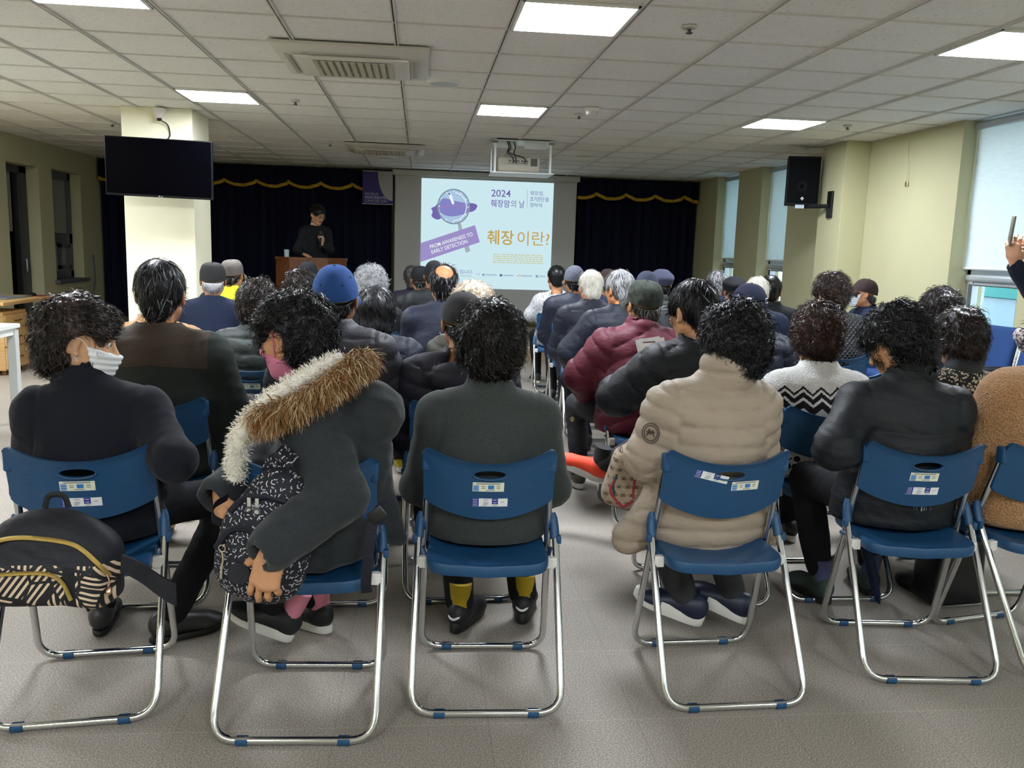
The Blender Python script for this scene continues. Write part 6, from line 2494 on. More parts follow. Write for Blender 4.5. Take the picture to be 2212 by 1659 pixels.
MB().loft([[(x_ * 1.03, y_ * 1.03 - 0.008, z_) for x_, y_ in pts] for z_ in (0.0, 0.09)]).build('plinth', [WOODL], le, smooth=False)
for (p0, p1) in ((pts[0], pts[1]), (pts[1], pts[2]), (pts[5], pts[0])):
    p0 = A(*p0); p1 = A(*p1); d = p1 - p0; Ld = np.linalg.norm(d); d /= Ld
    nrm = A(d[1], -d[0])
    M = np.eye(4); M[:2, 0] = d; M[:2, 1] = -nrm; M[:2, 3] = (p0 + p1) / 2 + nrm * 0.002
    hw = Ld / 2 - 0.055
    for (z0, z1) in ((0.55, 0.94), (0.14, 0.48)):
        m = MB()
        m.box(-hw, hw, -0.006, 0.004, z0, z1, 0, 0.003, M)
        m.box(-hw + 0.018, hw - 0.018, -0.012, 0.0, z0 + 0.018, z1 - 0.018, 0, 0.005, M)
        m.build('panel', [WOODL], le, smooth=False)
gls = empty('water_glass', (-1.72, 11.45, 1.202))
tag(gls, 'small clear drinking glass on the left corner of the lectern', 'glass')
gm = plain('pale_glass', '#a9c3cc', 0.1)
MB().lathe([(0, 0), (0.030, 0), (0.034, 0.095), (0.031, 0.095), (0.027, 0.008), (0, 0.008)], 16).build('tumbler', [gm], gls)
sp = dict(x=-1.43, y=11.86, z0=0.17, ztop=1.72, label='person in black coat and glasses lecturing at the lectern with a microphone', lod='m', yaw=214, hyaw=10, hpitch=22, stand=True, hair='short', hair_col=BLACKH,
          jacket=BLKW, inner=WSHIRT, inner_h=0.045, inner_r=0.062, collar=0.012, collar_r=0.074, glasses=True, face=True, hands=True, skin='#cf9f7c', w=1.06, ly=0.07, hyo=0.13,
          elR=(-1.62, 11.72, 1.30), wrR=(-1.52, 11.60, 1.24), elL=(-1.20, 11.72, 1.31), wrL=(-1.285, 11.60, 1.375), hdL=((-0.1, -0.2, 0.95), (0.6, -0.8, 0.0)), curlL=1.05, thumbL=0.9)
PEOPLE['LECT'] = person(sp)
mc = empty('microphone', (-1.303, 11.56, 1.43))
tag(mc, 'black handheld microphone held to the lecturer mouth', 'microphone')
Mm = at(rx=0.15, ry=0.06)
mb = MB().tube([(0, 0, -0.11), (0, 0, 0.05)], [0.011, 0.015], 12); mb.v = [xf(v_, Mm) for v_ in mb.v]; mb.build('handle', [BLACKP], mc)
mb = MB().tube([(0, 0, 0.035), (0, 0, 0.055)], [0.0165, 0.0165], 12); mb.v = [xf(v_, Mm) for v_ in mb.v]; mb.build('silver_ring', [plain('mic_band', '#c9d0d4', 0.3, 0.4)], mc)
mb = MB().lathe([(0, 0.05), (0.018, 0.055), (0.026, 0.075), (0.026, 0.10), (0.018, 0.118), (0, 0.124)], 16); mb.v = [xf(v_, Mm) for v_ in mb.v]; mb.build('grille', [plain('mic_grille', '#2a2b2d', 0.5, 0.5)], mc)

# banner
bn_ = empty('banner', (-0.665, 13.60, 2.255))
tag(bn_, 'small purple hanging banner reading WORLD PANCREATIC CANCER DAY', 'banner')
PURP = plain('banner_purple', '#3a2f73', 0.7)
BGREY = plain('banner_grey', '#a9a8a6', 0.7)
MB().box(-0.231, 0.231, 0, 0.006, -0.243, 0.243).build('board', [PURP], bn_, smooth=False)
arc = [(0.225, 0.238), (0.0, 0.238)] + [(0.225 - 0.225 * math.cos(t) * 1.0 + 0.0, 0.238 - 0.43 * math.sin(t)) for t in np.linspace(0.05, math.pi / 2, 14)]
MB().add([(x_, -0.002, z_) for x_, z_ in arc], [tuple(range(len(arc)))]).build('quarter_disc', [BGREY], bn_, smooth=False)
for (t_, zz_, bd) in (('WORLD', -0.115, 0.0), ('PANCREATIC', -0.167, 0.0012), ('CANCER DAY', -0.219, 0.0)):
    V, F = text_mesh(t_, 0.056, bd)
    MB().add(V, F, 0, at((-0.198, -0.003, zz_), rx=math.pi / 2)).build('lettering', [plain('banner_letters', '#b9b6cc', 0.7)], bn_, smooth=False)
MB().box(-0.235, 0.235, -0.008, 0.010, 0.238, 0.252).build('top_rail', [plain('banner_rail', '#9a9aa0', 0.4)], bn_, smooth=False)
MB().box(-0.235, 0.235, -0.008, 0.010, -0.252, -0.240).build('bottom_rail', [plain('banner_rail', '#9a9aa0', 0.4)], bn_, smooth=False)

# projected slide on the screen
SW, SH = 2.066, 1.675
sl = empty('projected_slide', (0.0, 13.655, 2.43))
tag(sl, 'bright cyan projected slide with Korean title, magnifying glass and purple band', 'slide')


def glow(name, col, k=1.0):
    return emitter(name, col, SLIDE_EMIT * k)


G_BG = glow('slide_cyan', '#d9f7ff', 1.0)
G_PUR = glow('slide_purple', '#a99ad8', 0.95)
G_DPU = glow('slide_deep_purple', '#7f70bf', 0.9)
G_GOLD = glow('slide_gold', '#d9b24e', 0.9)
G_LEN = glow('slide_lens_blue', '#b5d3f2', 1.0)
G_LPU = glow('slide_lens_purple', '#8f8fd6', 0.95)
G_RIM = glow('slide_rim', '#8fa9b8', 0.9)
G_WH = glow('slide_white', '#f4fdff', 1.1)
G_BLU = glow('slide_blue_text', '#6a74b8', 0.9)
G_HAN = glow('slide_handle', '#aebfc6', 0.95)
G_PAL = glow('slide_pale_gold', '#d8dcae', 0.95)
G_PINK = glow('slide_pink', '#b088cf', 0.95)
_lay = [0.0]


def uv(u, v):
    return (u * SW, -v * SH)


def poly(name, pts, mat, parent=sl):
    _lay[0] += 0.0004
    P = [uv(*p) for p in pts]
    return MB().add([(x_, -0.002 - _lay[0], z_) for x_, z_ in P], [tuple(range(len(P)))]).build(name, [mat], parent, smooth=False)


def words(s, u, v, size, mat, bold=0.0, rot=0.0, name='lettering', xs=1.0, to=None):
    _lay[0] += 0.0002
    V, F = text_mesh(s, size, bold)
    if to:
        xs = (to - u) * SW / math.cos(rot) / V[:, 0].max()
    V[:, 0] *= xs
    x_, z_ = uv(u, v)
    MB().add(V, F, 0, at((x_, -0.002 - _lay[0], z_)) @ at(ry=-rot) @ at(rx=math.pi / 2)).build(name, [mat], sl, smooth=False)


MB().box(0, SW, -0.001, 0.001, -SH, 0).build('slide_background', [G_BG], sl, smooth=False)
poly('pancreas', [tuple(p[:2]) for p in spline([(0.10, 0.255, 0), (0.155, 0.185, 0), (0.20, 0.182, 0), (0.30, 0.205, 0), (0.395, 0.213, 0), (0.421, 0.236, 0), (0.397, 0.280, 0), (0.34, 0.300, 0), (0.25, 0.33, 0), (0.17, 0.345, 0), (0.125, 0.372, 0), (0.080, 0.345, 0), (0.085, 0.300, 0), (0.075, 0.27, 0), (0.10, 0.255, 0)], 6)][:-1], G_DPU)
asp = SW / SH
rr_ = 0.118
poly('magnifier_lens', [(0.243 + rr_ * 0.96 * math.cos(t), 0.248 + rr_ * 1.28 * math.sin(t)) for t in np.linspace(0, 2 * math.pi, 48, endpoint=False)], G_LEN)
poly('pancreas_in_lens', [tuple(p[:2]) for p in spline([(0.132, 0.225, 0), (0.16, 0.178, 0), (0.20, 0.180, 0), (0.27, 0.200, 0), (0.345, 0.215, 0), (0.354, 0.25, 0), (0.345, 0.300, 0), (0.29, 0.325, 0), (0.23, 0.338, 0), (0.18, 0.330, 0), (0.145, 0.305, 0), (0.132, 0.25, 0), (0.132, 0.225, 0)], 5)][:-1], G_LPU)
poly('duct', [(0.13, 0.262), (0.20, 0.240), (0.34, 0.238), (0.34, 0.243), (0.20, 0.249), (0.13, 0.270)], G_PINK)
_lay[0] += 0.0006
mb = MB()
R0 = [uv(0.243 + rr_ * math.cos(t), 0.248 + rr_ * 1.32 * math.sin(t)) for t in np.linspace(0, 2 * math.pi, 56, endpoint=False)]
mb.tube([(x_, -0.003 - _lay[0], z_) for x_, z_ in R0], 0.011, 6, closed=True, sx=1, sy=0.25)
mb.build('magnifier_rim', [G_RIM], sl)
mb = MB()
R0 = [uv(0.243 + 0.096 * math.cos(t), 0.248 + 0.128 * math.sin(t)) for t in np.linspace(-1.45, 1.6, 30)]
mb.tube([(x_, -0.004 - _lay[0], z_) for x_, z_ in R0], 0.006, 6, sx=1, sy=0.3)
for t in np.linspace(0, 2 * math.pi, 12, endpoint=False):
    x_, z_ = uv(0.243 + 0.108 * math.cos(t), 0.248 + 0.143 * math.sin(t))
    mb.lathe([(0, -0.001), (0.010, -0.001), (0.010, 0.001), (0, 0.001)], 10, 0, at((x_, -0.004 - _lay[0], z_), rx=math.pi / 2))
mb.build('dial_marks', [G_WH], sl)
_lay[0] += 0.002
poly('thermometer', [(0.199, 0.135), (0.209, 0.118), (0.221, 0.130), (0.247, 0.215), (0.241, 0.230), (0.231, 0.226)], G_WH)
x_, z_ = uv(0.209, 0.135)
MB().lathe([(0, -0.001), (0.017, -0.001), (0.017, 0.001), (0, 0.001)], 16, 0, at((x_, -0.003 - _lay[0], z_), rx=math.pi / 2)).build('bulb', [G_DPU], sl)
poly('magnifier_handle', [(0.275, 0.405), (0.300, 0.395), (0.312, 0.455), (0.285, 0.465)], G_HAN)
poly('magnifier_handle', [(0.327, 0.61), (0.360, 0.59), (0.376, 0.652), (0.343, 0.67)], G_HAN)
poly('purple_band', [(0.0, 0.592), (0.407, 0.411), (0.447, 0.567), (0.0, 0.767)], G_PUR)
rot = math.atan2(-(0.503 - 0.639) * SH, (0.396 - 0.068) * SW)
words('FROM AWARENESS TO', 0.072, 0.642, 0.083, G_WH, 0.0006, rot, to=0.394)
words('EARLY DETECTION', 0.084, 0.690, 0.083, G_WH, 0.0006, rot, to=0.355)
words('2024', 0.523, 0.142, 0.150, G_DPU, 0.0012, to=0.672)
words('췌장암', 0.522, 0.232, 0.125, G_DPU, 0.0012, to=0.668)
words('의 날', 0.674, 0.232, 0.125, G_BLU, 0.0, to=0.780)
poly('divider_line', [(0.7985, 0.07), (0.801, 0.07), (0.801, 0.233), (0.7985, 0.233)], G_RIM)
words('췌장암,', 0.820, 0.115, 0.074, G_BLU, 0.0)
words('조기진단', 0.820, 0.170, 0.078, G_BLU, 0.0006, to=0.932)
words('을', 0.935, 0.170, 0.078, G_BLU, 0.0)
words('향하여', 0.820, 0.225, 0.074, G_BLU, 0.0)
words('췌장', 0.500, 0.572, 0.245, G_GOLD, 0.0030, to=0.706)
words('이란?', 0.725, 0.572, 0.245, G_GOLD, 0.0, to=0.980)
for i in range(5):
    vv_ = 0.672 + 0.019 * i
    x0_ = 0.551
    rg = np.random.default_rng(i)
    while x0_ < 0.93 - 0.01 * (i > 0):
        wd = rg.uniform(0.012, 0.04)
        poly('small_print', [(x0_, vv_), (x0_ + wd, vv_), (x0_ + wd, vv_ + 0.009), (x0_, vv_ + 0.009)], G_PAL) if False else None
        x0_ += wd + 0.008
mb = MB()
_lay[0] += 0.0006
for i in range(5):
    rg = np.random.default_rng(i)
    x0_ = 0.551
    while x0_ < 0.93:
        wd = rg.uniform(0.006, 0.03)
        (xa_, za_), (xb_, zb_) = uv(x0_, 0.670 + 0.0185 * i), uv(min(x0_ + wd, 0.94), 0.680 + 0.0185 * i)
        mb.box(xa_, xb_, -0.003 - _lay[0], -0.002 - _lay[0], zb_, za_)
        x0_ += wd + 0.006
mb.build('small_print', [G_PAL], sl, smooth=False)
words("'입니다.", 0.292, 0.862, 0.070, G_BLU, 0.0)
words('가장해 주세요', 0.298, 0.892, 0.032, G_RIM, 0.0)
words('주관', 0.425, 0.872, 0.034, G_RIM, 0.0)
mb = MB()
for (u0, ln, kind) in ((0.480, 0.085, 0), (0.615, 0.075, 1), (0.752, 0.08, 2), (0.893, 0.045, 3)):
    x_, z_ = uv(u0, 0.870)
    yy_ = -0.004 - _lay[0]
    if kind == 0:
        for t in np.linspace(0, 2 * math.pi, 6, endpoint=False):
            mb.tube([(x_, yy_, z_), (x_ + 0.022 * math.cos(t), yy_, z_ + 0.022 * math.sin(t))], [0.002, 0.006], 5, sy=0.2, sx=1)
    elif kind == 1:
        mb.lathe([(0, -0.001), (0.022, -0.001), (0.022, 0.001), (0, 0.001)], 16, 0, at((x_, yy_, z_), rx=math.pi / 2))
    elif kind == 2:
        mb.tube(spline([(x_ - 0.025, yy_, z_ + 0.01), (x_ - 0.01, yy_, z_ - 0.016), (x_ + 0.01, yy_, z_ + 0.018), (x_ + 0.028, yy_, z_)], 5), 0.004, 5, m=1)
    else:
        for s_ in (-1, 1):
            mb.tube(spline([(x_ - 0.018, yy_, z_ + s_ * 0.02), (x_, yy_, z_ + s_ * 0.004), (x_ + 0.02, yy_, z_ + s_ * 0.02)], 5), 0.006, 5)
    for (dz, hh, m_) in ((0.006, 0.009, 0), (-0.010, 0.004, 0)):
        xx_ = x_ + 0.035
        while xx_ < x_ + 0.035 + ln * SW:
            mb.box(xx_, xx_ + 0.011, yy_ - 0.0005, yy_, z_ + dz - hh / 2, z_ + dz + hh / 2, m_)
            xx_ += 0.015
mb.build('sponsor_logos', [G_BLU, G_GOLD], sl, smooth=False)

# projector in its ceiling lift
LIFTM = plain('lift_white', '#dfe4e4', 0.35)
PJ = plain('projector_shell', '#b9b5a6', 0.5)
pl_ = empty('projector_lift', (1.08, 9.47, 2.2))
tag(pl_, 'white ceiling lift frame lowered below the ceiling in front of the screen', 'projector lift')
MB().box(-0.335, 0.335, -0.10, 0.42, -0.004, 0.008, 0, 0.002).build('lift_plate', [LIFTM], pl_, smooth=False)
for sx in (-1, 1):
    MB().box(sx * 0.30 - 0.012, sx * 0.30 + 0.012, -0.04, 0.0, 0.0, 0.36, 0, 0.003).build('front_post', [LIFTM], pl_, smooth=False)
    MB().box(sx * 0.325 - 0.006, sx * 0.325 + 0.006, 0.16, 0.20, 0.0, 0.36, 0, 0.002).build('rear_post', [STEEL], pl_, smooth=False)
    MB().box(sx * 0.305 - 0.03, sx * 0.305 + 0.03, -0.05, -0.03, 0.31, 0.349, 0, 0.002).build('bracket', [plain('lift_grey', '#7d7a74', 0.4)], pl_, smooth=False)
m = MB().box(-0.28, -0.06, 0.03, 0.04, 0.27, 0.349).box(0.02, 0.26, 0.03, 0.04, 0.27, 0.349).box(-0.335, 0.335, -0.06, 0.36, 0.335, 0.345)
m.build('housing_plate', [LIFTM], pl_, smooth=False)
pr = empty('projector', (1.04, 9.52, 2.212))
tag(pr, 'cream video projector sitting in the ceiling lift, its back full of sockets', 'projector')
MB().box(-0.235, 0.235, -0.07, 0.26, 0.0, 0.17, 0, 0.03, seg=3).build('shell', [PJ], pr, sharp=30)
m = MB()
m.box(-0.20, 0.10, -0.073, -0.06, 0.075, 0.155, 0, 0.002)
for i in range(9):
    m.box(0.13 + 0.008 * i, 0.134 + 0.008 * i, -0.076, -0.06, 0.07, 0.15, 1)
for i in range(11):
    m.lathe([(0, -0.002), (0.006, -0.002), (0.006, 0.002), (0, 0.002)], 8, 1, at((-0.11 + 0.02 * i, -0.074, 0.095), rx=math.pi / 2))
for i in range(5):
    m.box(-0.11 + 0.045 * i, -0.085 + 0.045 * i, -0.0755, -0.06, 0.112, 0.126, 1)
m.build('socket_panel', [plain('socket_panel', '#aaa697', 0.5), BLACKP], pr, smooth=False)
m = MB()
for (x0_, x1_) in ((-0.06, -0.13), (-0.03, -0.06), (0.06, -0.11)):
    m.tube(spline([(x0_, -0.08, 0.10), (x0_ - 0.01, -0.11, 0.15), (x1_, -0.09, 0.20), (x1_ + 0.02, -0.05, 0.26), (x1_, -0.03, 0.33)], 6), 0.006, 7)
m.build('cables', [BLACKP], pr)

# ================================================================== TELEVISION AND CAMERA ON THE PILLAR
tv = empty('television', (-2.29, 8.0, 2.0))
tag(tv, 'black wall television switched off, hanging on the cream pillar', 'television')
Mt = at(rx=0.03, ry=0.018)


def tvb(mb, name, mats, **kw):
    mb.v = [xf(v_, Mt) for v_ in mb.v]
    return mb.build(name, mats, tv, **kw)


tvb(MB().box(-0.453, 0.453, 0.0, 0.045, -0.252, 0.252, 0, 0.006), 'bezel', [plain('tv_bezel', '#070709', 0.4, spec=0.2)], smooth=False)
tvb(MB().box(-0.444, 0.444, -0.002, 0.003, -0.232, 0.243), 'tv_screen', [plain('tv_screen_glass', '#010103', 0.3, spec=0.03)], smooth=False)
V, F = text_mesh('LG', 0.014, 0.0006, 'CENTER')
tvb(MB().add(V, F, 0, at((0.02, -0.003, -0.249), rx=math.pi / 2)).lathe([(0, -0.001), (0.006, -0.001), (0.006, 0.001), (0, 0.001)], 12, 0, at((-0.002, -0.002, -0.243), rx=math.pi / 2)), 'maker_mark', [plain('tv_mark', '#9fa1a3', 0.3, 0.5)], smooth=False)
MB().box(-0.12, 0.12, 0.045, 0.10, -0.12, 0.12, 0, 0.01).box(-0.03, 0.03, 0.10, 0.33, -0.03, 0.03).box(-0.10, 0.10, 0.315, 0.33, -0.14, 0.14).build('wall_arm', [BLACKP], tv, smooth=False)
dc = empty('dome_camera', (-2.35, 8.265, 2.50))
tag(dc, 'small white security camera at the top of the pillar with a cable', 'camera')
MB().box(-0.05, 0.05, -0.03, 0.065, 0.015, 0.048, 0, 0.012).build('housing', [WHITEP], dc)
MB().lathe([(0, -0.055), (0.02, -0.05), (0.036, -0.03), (0.04, 0.0), (0.045, 0.02), (0, 0.02)], 18).build('dome', [plain('camera_shell', '#d6d0cb', 0.4)], dc)
MB().lathe([(0, -0.072), (0.018, -0.068), (0.024, -0.052), (0.02, -0.045), (0, -0.045)], 14, M=at((0.004, -0.008, 0))).build('lens', [BLACKP], dc)
MB().tube(spline([(0.01, 0.0, -0.06), (0.06, 0.03, -0.09), (0.075, 0.05, -0.15), (0.07, 0.05, -0.20), (0.02, 0.03, -0.25), (0.0, -0.02, -0.29)], 7), 0.006, 7).build('cable', [BLACKP], dc)

# ================================================================== WALL LOUDSPEAKER
ls = empty('loudspeaker', (3.985, 8.93, 2.19), math.radians(-14))
tag(ls, 'black box loudspeaker on a bracket fixed to the right wall column', 'loudspeaker')
SPB = plain('speaker_box', '#060608', 0.7, spec=0.2, bump=0.2, bscale=300)
rings = [[(-0.165, -0.16, z_), (0.165, -0.16, z_), (0.125, 0.15, z_), (-0.125, 0.15, z_)] for z_ in (-0.245, 0.245)]
MB().loft(rings).build('cabinet', [SPB], ls, smooth=False)
MB().box(-0.15, 0.15, -0.172, -0.158, -0.225, 0.225, 0, 0.006).build('grille', [plain('speaker_mesh', '#040507', 0.8, spec=0.1)], ls, smooth=False)
MB().lathe([(0.02, -0.001), (0.055, 0.003), (0.058, 0.0), (0.058, -0.003), (0.02, -0.004)], 24, M=at((-0.01, -0.173, -0.06), rx=math.pi / 2)).build('woofer', [plain('woofer_cone', '#0b0e0c', 0.7, spec=0.1)], ls)
m = MB().add([(-0.018, -0.175, -0.185), (0, -0.175, -0.205), (0.018, -0.175, -0.185), (0, -0.175, -0.165)], [(0, 1, 2, 3)])
m.add([(-0.008, -0.1765, -0.185), (0.0, -0.1765, -0.195), (0.008, -0.1765, -0.182), (0.001, -0.1765, -0.186)], [(0, 1, 2, 3)], 1)
m.build('diamond_mark', [plain('mark_silver', '#c7c8ca', 0.4), BLACKP], ls, smooth=False)
R14 = np.array(Matrix.Rotation(math.radians(14), 4, 'Z'))
m = MB().box(4.165 - 3.985, 4.19 - 3.985, 8.56 - 8.93, 8.66 - 8.93, -0.38, -0.11, 0, 0.004, R14)
m.build('wall_plate', [BLACKP], ls, smooth=False)
m = MB().tube([(0.185, -0.32, -0.262), (0.08, -0.20, -0.262), (-0.02, -0.06, -0.262)], 0.022, 8, M=R14)
m.build('bracket_arm', [BLACKP], ls)
m = MB().box(-0.06, 0.03, -0.155, -0.13, -0.285, -0.247, 0, 0.002)
m.build('bracket_label', [plain('bracket_label', '#aab6c4', 0.5)], ls, smooth=False)

# ================================================================== LEFT SIDE FURNITURE
BEECH = NT('beech_laminate')
f = BEECH.noise(5, 5, 0.6, vec=BEECH.mapping((1.2, 10, 10)), dist=0.4)
BEECH.set(BEECH.ramp(f, [(0.3, lin('#b8905c')), (0.7, lin('#d3ad78'))]), 0.45)
BEECH = BEECH.m
dk = empty('desk', (-4.40, 9.30, 0))
tag(dk, 'beech office desk against the left wall', 'desk')
MB().box(-0.40, 0.42, -0.58, 0.62, 0.70, 0.735, 0, 0.006).build('desktop', [BEECH], dk, smooth=False)
for yy in (-0.55, 0.57):
    MB().box(-0.38, -0.30, yy - 0.015, yy + 0.015, 0, 0.70).build('side_panel', [BEECH], dk, smooth=False)
MB().box(-0.40, -0.38, -0.55, 0.57, 0.15, 0.70).build('modesty_panel', [BEECH], dk, smooth=False)
MB().box(0.30, 0.34, 0.52, 0.58, 0, 0.70).build('leg', [plain('desk_leg', '#9c9a94', 0.4)], dk, smooth=False)
pd = empty('drawer_pedestal', (-4.26, 9.12, 0))
tag(pd, 'beech drawer pedestal under the desk', 'drawer unit')
MB().box(-0.22, 0.205, -0.26, 0.24, 0.05, 0.63, 0, 0.004).build('carcass', [BEECH], pd, smooth=False)
for (z0, z1) in ((0.47, 0.60), (0.29, 0.455), (0.065, 0.275)):
    dr = MB().box(0.205, 0.222, -0.25, 0.23, z0, z1, 0, 0.003).build('drawer', [BEECH], pd, smooth=False)
    MB().tube(fillet([(0.222, -0.06, (z0 + z1) / 2), (0.245, -0.06, (z0 + z1) / 2), (0.245, 0.05, (z0 + z1) / 2), (0.222, 0.05, (z0 + z1) / 2)], 0.01), 0.005, 6).build('handle', [plain('bronze_handle', '#4a4034', 0.4, 0.5)], dr)
for (xx, yy) in ((-0.18, -0.2), (0.16, -0.2), (-0.18, 0.2), (0.16, 0.2)):
    MB().lathe([(0, 0), (0.02, 0), (0.02, 0.05), (0, 0.05)], 10, M=at((xx, yy, 0))).build('caster', [plain('caster_brown', '#8a5a2a', 0.5)], pd)
mp = empty('mouse_pad', (-4.22, 9.42, 0.735))
tag(mp, 'grey mouse pad on the beech desk', 'mouse pad')
MB().box(-0.24, 0.10, -0.30, 0.22, 0, 0.012, 0, 0.005).build('pad', [plain('grey_pad', '#6d7076', 0.7)], mp, smooth=False)
ms = empty('computer_mouse', (-4.14, 9.74, 0.736))
tag(ms, 'black computer mouse on the far edge of the beech desk', 'mouse')
b = Blob().u(ell((0, 0, 0.006), (0.034, 0.06, 0.034)), 0.01).cut(plane((0, 0, 0), (0, 0, -1)), 0.004)
V, F = b.mesh(0.004, 1)
mesh_from('shell', V, F, [plain('mouse_black', '#0c0c0e', 0.25)], ms)
rf = MB().box(-4.22, -4.02, 9.70, 9.90, 0.7352, 0.740, 0, 0.001).build('folder', plain('red_folder', '#6e2320', 0.5), smooth=False)
tag(rf, 'dark red folder lying at the corner of the beech desk', 'folder')
WT = plain('white_table_laminate', '#d7dad9', 0.4)
tbw = empty('table', (-3.68, 6.12, 0))
tag(tbw, 'white table with square legs at the left edge', 'table')
MB().box(-0.76, 0.76, -0.52, 0.52, 0.715, 0.745, 0, 0.004).build('tabletop', [WT], tbw, smooth=False)
MB().box(-0.74, 0.74, -0.50, -0.46, 0.665, 0.715).box(-0.74, 0.74, 0.46, 0.50, 0.665, 0.715).box(-0.74, -0.70, -0.46, 0.46, 0.665, 0.715).box(0.70, 0.74, -0.46, 0.46, 0.665, 0.715).build('apron', [WT], tbw, smooth=False)
for (xx, yy) in ((-0.72, -0.48), (0.72, -0.48), (-0.72, 0.48), (0.72, 0.48)):
    MB().box(xx - 0.03, xx + 0.03, yy - 0.03, yy + 0.03, 0, 0.70, 0, 0.003).build('leg', [plain('table_leg_grey', '#b9bdbc', 0.4)], tbw, smooth=False)
cb = empty('wall_cable', (-4.74, 13.2, 0.17))
tag(cb, 'grey cable running down the left wall corner beside the curtain', 'cable')
MB().tube(spline([(0, 0, 0.95), (0.01, 0, 0.6), (-0.02, 0, 0.35), (0.03, -0.02, 0.12), (0.08, -0.03, 0.02)], 6), 0.012, 7).build('cable', [plain('grey_cable', '#4a4c50', 0.6)], cb)
MB().lathe([(0, 0), (0.06, 0), (0.06, 0.05), (0, 0.06)], 14, M=at((0.12, -0.04, 0))).build('plug_box', [BLACKP], cb)

# ================================================================== ARMCHAIRS ALONG THE RIGHT WALL
UPH = cloth('blue_upholstery', '#24406f', '#2c4b80', 'weave')
ARMB = plain('black_arm_pad', '#1c1e22', 0.5)


def armchair(x, y, yaw, label):
    e = empty('armchair', (x, y, 0), math.radians(yaw))
    tag(e, label, 'armchair', 'blue armchairs along the right wall')
    b = Blob().u(rbox((0, 0.02, 0.44), (0.25, 0.25, 0.05), 0.04), 0.01)
    V, F = b.mesh(0.012, 1)
    mesh_from('seat', V, F, [UPH], e)
    Rb = np.array(Matrix.Rotation(-0.22, 3, 'X'))
    b = Blob().u(rbox((0, 0, 0), (0.245, 0.030, 0.235), 0.028, None), 0.01)
    V, F = b.mesh(0.011, 1)
    V[:, 1] += 0.35 * V[:, 0] ** 2 - 0.02
    V = V @ np.array(Matrix.Rotation(0.20, 3, 'X')).T + A(0, -0.26, 0.71)
    mesh_from('backrest', V, F, [UPH], e)
    for s in (-1, 1):
        MB().tube(fillet([(s * 0.27, -0.30, 0.86), (s * 0.27, -0.22, 0.45), (s * 0.27, -0.28, 0.012), (s * 0.27, 0.27, 0.012), (s * 0.27, 0.21, 0.62)], 0.05), 0.0125, 9).build('side_frame', [CHROME], e)
        MB().box(s * 0.27 - 0.028, s * 0.27 + 0.028, -0.20, 0.24, 0.63, 0.66, 0, 0.012).build('arm_pad', [ARMB], e)
        MB().tube([(s * 0.27, -0.21, 0.645), (s * 0.27, -0.25, 0.645)], 0.0125, 8).build('arm_bracket', [CHROME], e)
    MB().tube([(-0.27, 0.15, 0.40), (0.27, 0.15, 0.40)], 0.011, 8).tube([(-0.27, -0.15, 0.40), (0.27, -0.15, 0.40)], 0.011, 8).build('cross_bar', [CHROME], e)
    return e


armchair(4.00, 7.30, 92, 'blue upholstered armchair under the masked sitter in the brown cap')
armchair(4.00, 6.66, 94, 'empty blue upholstered armchair next to the masked sitter')
armchair(4.02, 6.02, 96, 'empty blue upholstered armchair below the nearest window')
armchair(4.02, 5.38, 96, 'empty blue upholstered armchair at the right edge of the photo')
folk('D15', 3.97, 7.30, 1.232, 'person in brown peaked cap and white mask on an armchair by the right wall', lod='m', yaw=88, hyaw=-14, hpitch=2, hair='short', hair_col=('#2a2523', '#6d6662', 0.3), cap='baseball', cap_mat=CAPBROWN, jacket=NAVYW,
     mask=('on', plain('pale_blue_mask_cloth', '#dfe9f0', 0.8)), face=True, puff=0.02, w=1.08, collar=0.05, collar_r=0.076, skin='#c58f6c', trousers=NAVYTR)
sc_o = empty('scarf', (3.985, 5.30, 0.93))
tag(sc_o, 'patterned brown and grey scarf bunched on the armchair at the right edge', 'scarf')
b = Blob().u(ell((0, 0, 0), (0.05, 0.06, 0.06)), 0.02).u(ell((0.05, 0.03, -0.05), (0.04, 0.05, 0.07)), 0.03)
V, F = b.mesh(0.008, 1)
V = V + normals(V, F) * (0.008 * folds(V, 5, (30, 30, 30), True))[:, None]
n = NT('scarf_print')
n.set(n.ramp(n.noise(40, 3), [(0.42, lin('#3a2f30')), (0.5, lin('#cfc6c4')), (0.6, lin('#8f7d78'))]), 0.9)
mesh_from('scarf_cloth', V, F, [n.m], sc_o)

# ================================================================== PERSON WITH A PHONE
folk('PH', 3.36, 4.00, 1.63, 'person in dark navy sleeve raising a phone, cut off by the right edge', lod='m', stand=True, yaw=6, hair='short', hair_col=BLACKH, jacket=cloth('dark_navy_knit', '#151924', '#1d2231', 'knit'), hands=True, skin='#cfa083', w=1.0, hs=0.95,
     elL=(3.14, 4.04, 1.185), wrL=(3.004, 4.11, 1.395), hdL=((-0.22, 0.0, 0.97), (-0.75, -0.65, -0.1)), curlL=0.62, thumbL=0.2,
     elR=(3.42, 4.22, 1.22), wrR=(3.205, 4.20, 1.46), hdR=((-0.85, -0.15, 0.35), (0.3, -0.75, 0.6)), curlR=0.25, hpitch=2)
ph = empty('smartphone', (2.975, 4.125, 1.565), math.radians(64))
tag(ph, 'grey smartphone held upright at the right edge', 'phone')
MB().box(-0.036, 0.036, -0.0045, 0.0045, -0.076, 0.076, 0, 0.003, at(rx=0.05, ry=-0.08)).build('case', [plain('phone_grey', '#6f726a', 0.3)], ph, sharp=30)
MB().box(-0.033, 0.033, -0.0052, -0.004, -0.072, 0.072, 0, 0.0, at(rx=0.05, ry=-0.08)).build('phone_screen', [plain('phone_glass', '#23262b', 0.1)], ph, smooth=False)

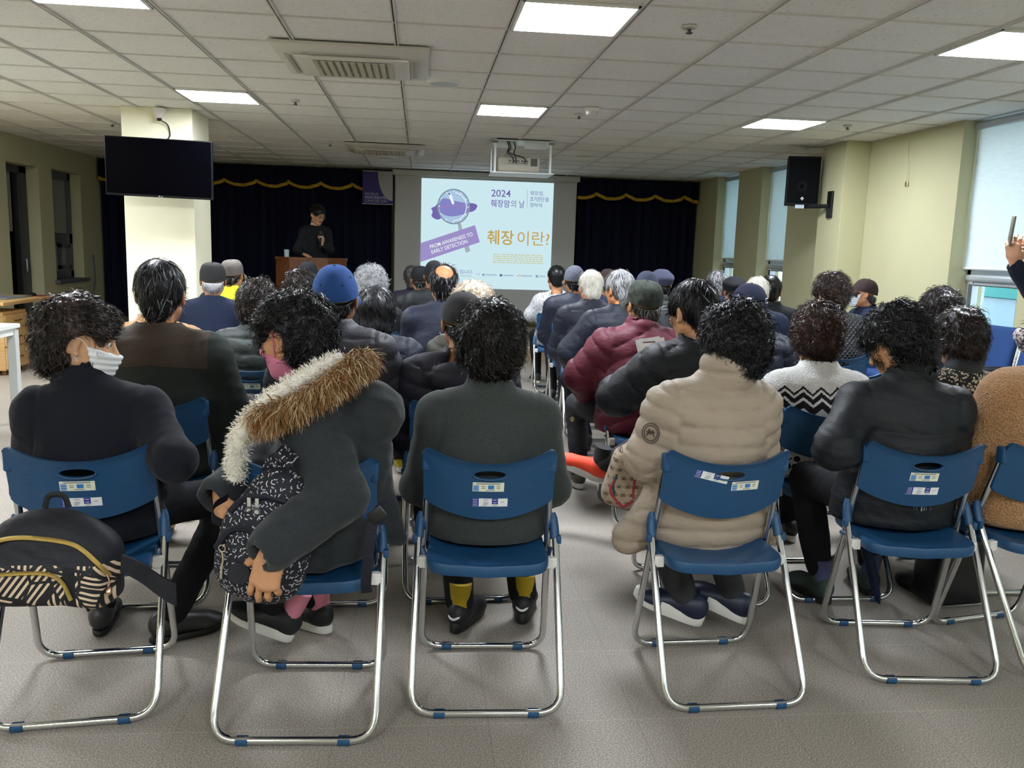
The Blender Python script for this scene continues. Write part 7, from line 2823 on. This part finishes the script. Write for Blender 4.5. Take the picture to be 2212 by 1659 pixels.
# ================================================================== OUTSIDE THE WINDOWS
gr = MB().box(4.9, 30, -12, 40, -0.6, -0.5).build('ground_outside', plain('pavement', '#9aa0a3', 0.9, var=0.1), smooth=False)
structure(gr)
bl_ = empty('shop_front', (9.2, 12.6, -0.5))
tag(bl_, 'pale shop front with teal sign band across the street, seen through the window', 'building')
MB().box(0, 0.3, -4.5, 5.0, 0, 6.0).build('facade', [plain('facade_pale', '#c9d3d8', 0.8)], bl_, smooth=False)
MB().box(-0.10, 0.0, -4.5, 5.0, 1.36, 1.78, 0, 0.01).build('sign_band', [plain('sign_teal', '#2e8f8b', 0.5)], bl_, smooth=False)
MB().box(-0.06, 0.0, -4.5, 5.0, 1.80, 3.2, 0, 0.01).build('sign_board', [plain('sign_aqua', '#5fb4bd', 0.5)], bl_, smooth=False)
V, F = text_mesh('SPECIAL', 0.17, 0.004)
MB().add(V, F, 0, at((-0.105, -0.30, 1.44), rz=-math.pi / 2) @ at(rx=math.pi / 2)).build('lettering', [plain('sign_white', '#f2f4f3', 0.5)], bl_, smooth=False)
m = MB()
for i in range(18):
    m.box(-0.05, 0.0, -2.2, -0.25, 0.10 + 0.068 * i, 0.145 + 0.068 * i)
m.build('shutter_slats', [plain('slat_white', '#dfe6ea', 0.5)], bl_, smooth=False)
MB().box(-0.04, 0.0, -0.2, 0.9, 0.1, 1.35).build('door_glass', [plain('shop_glass', '#8fa6b4', 0.2)], bl_, smooth=False)
gp = NT('granite'); gp.set(gp.ramp(gp.noise(60, 3), [(0.4, lin('#8f989c')), (0.6, lin('#e0e4e6'))]), 0.6)
pil = MB().box(6.2, 6.5, 9.35, 9.62, -0.5, 4).build('street_pillar', gp.m, smooth=False)
tag(pil, 'speckled granite post outside the nearest window', 'post')
tr_ = empty('tree', (7.6, 10.1, -0.5))
tag(tr_, 'small tree with yellow-green leaves outside the nearest window', 'tree')
MB().tube(spline([(0, 0, 0), (0.03, 0.02, 0.8), (-0.02, 0.03, 1.6), (0.1, 0.0, 2.4)], 5), [0.06] * 5 + [0.05] * 5 + [0.035] * 6, 8).build('trunk', [plain('bark', '#5a4a3c', 0.9)], tr_)
rg = np.random.default_rng(3)
N_ = 2600
C_ = rg.normal(0, 1, (N_, 3)); C_ /= np.linalg.norm(C_, axis=1, keepdims=True)
C_ = C_ * (rg.uniform(0.2, 1, (N_, 1)) ** 0.5) * A(0.75, 0.75, 0.65) + A(0, 0, 2.25)
d1 = rg.normal(0, 1, (N_, 3)); d1 /= np.linalg.norm(d1, axis=1, keepdims=True)
d2 = np.cross(d1, rg.normal(0, 1, (N_, 3))); d2 /= np.linalg.norm(d2, axis=1, keepdims=True)
V = np.stack([C_ - d1 * 0.05, C_ + d2 * 0.022, C_ + d1 * 0.05, C_ - d2 * 0.022], 1).reshape(-1, 3)
F = np.arange(N_ * 4).reshape(-1, 4)
mesh_from('foliage', V, F, [hair_mat('#5c7a3a', '#c9b661', 0.4, 0.7)], tr_, False)
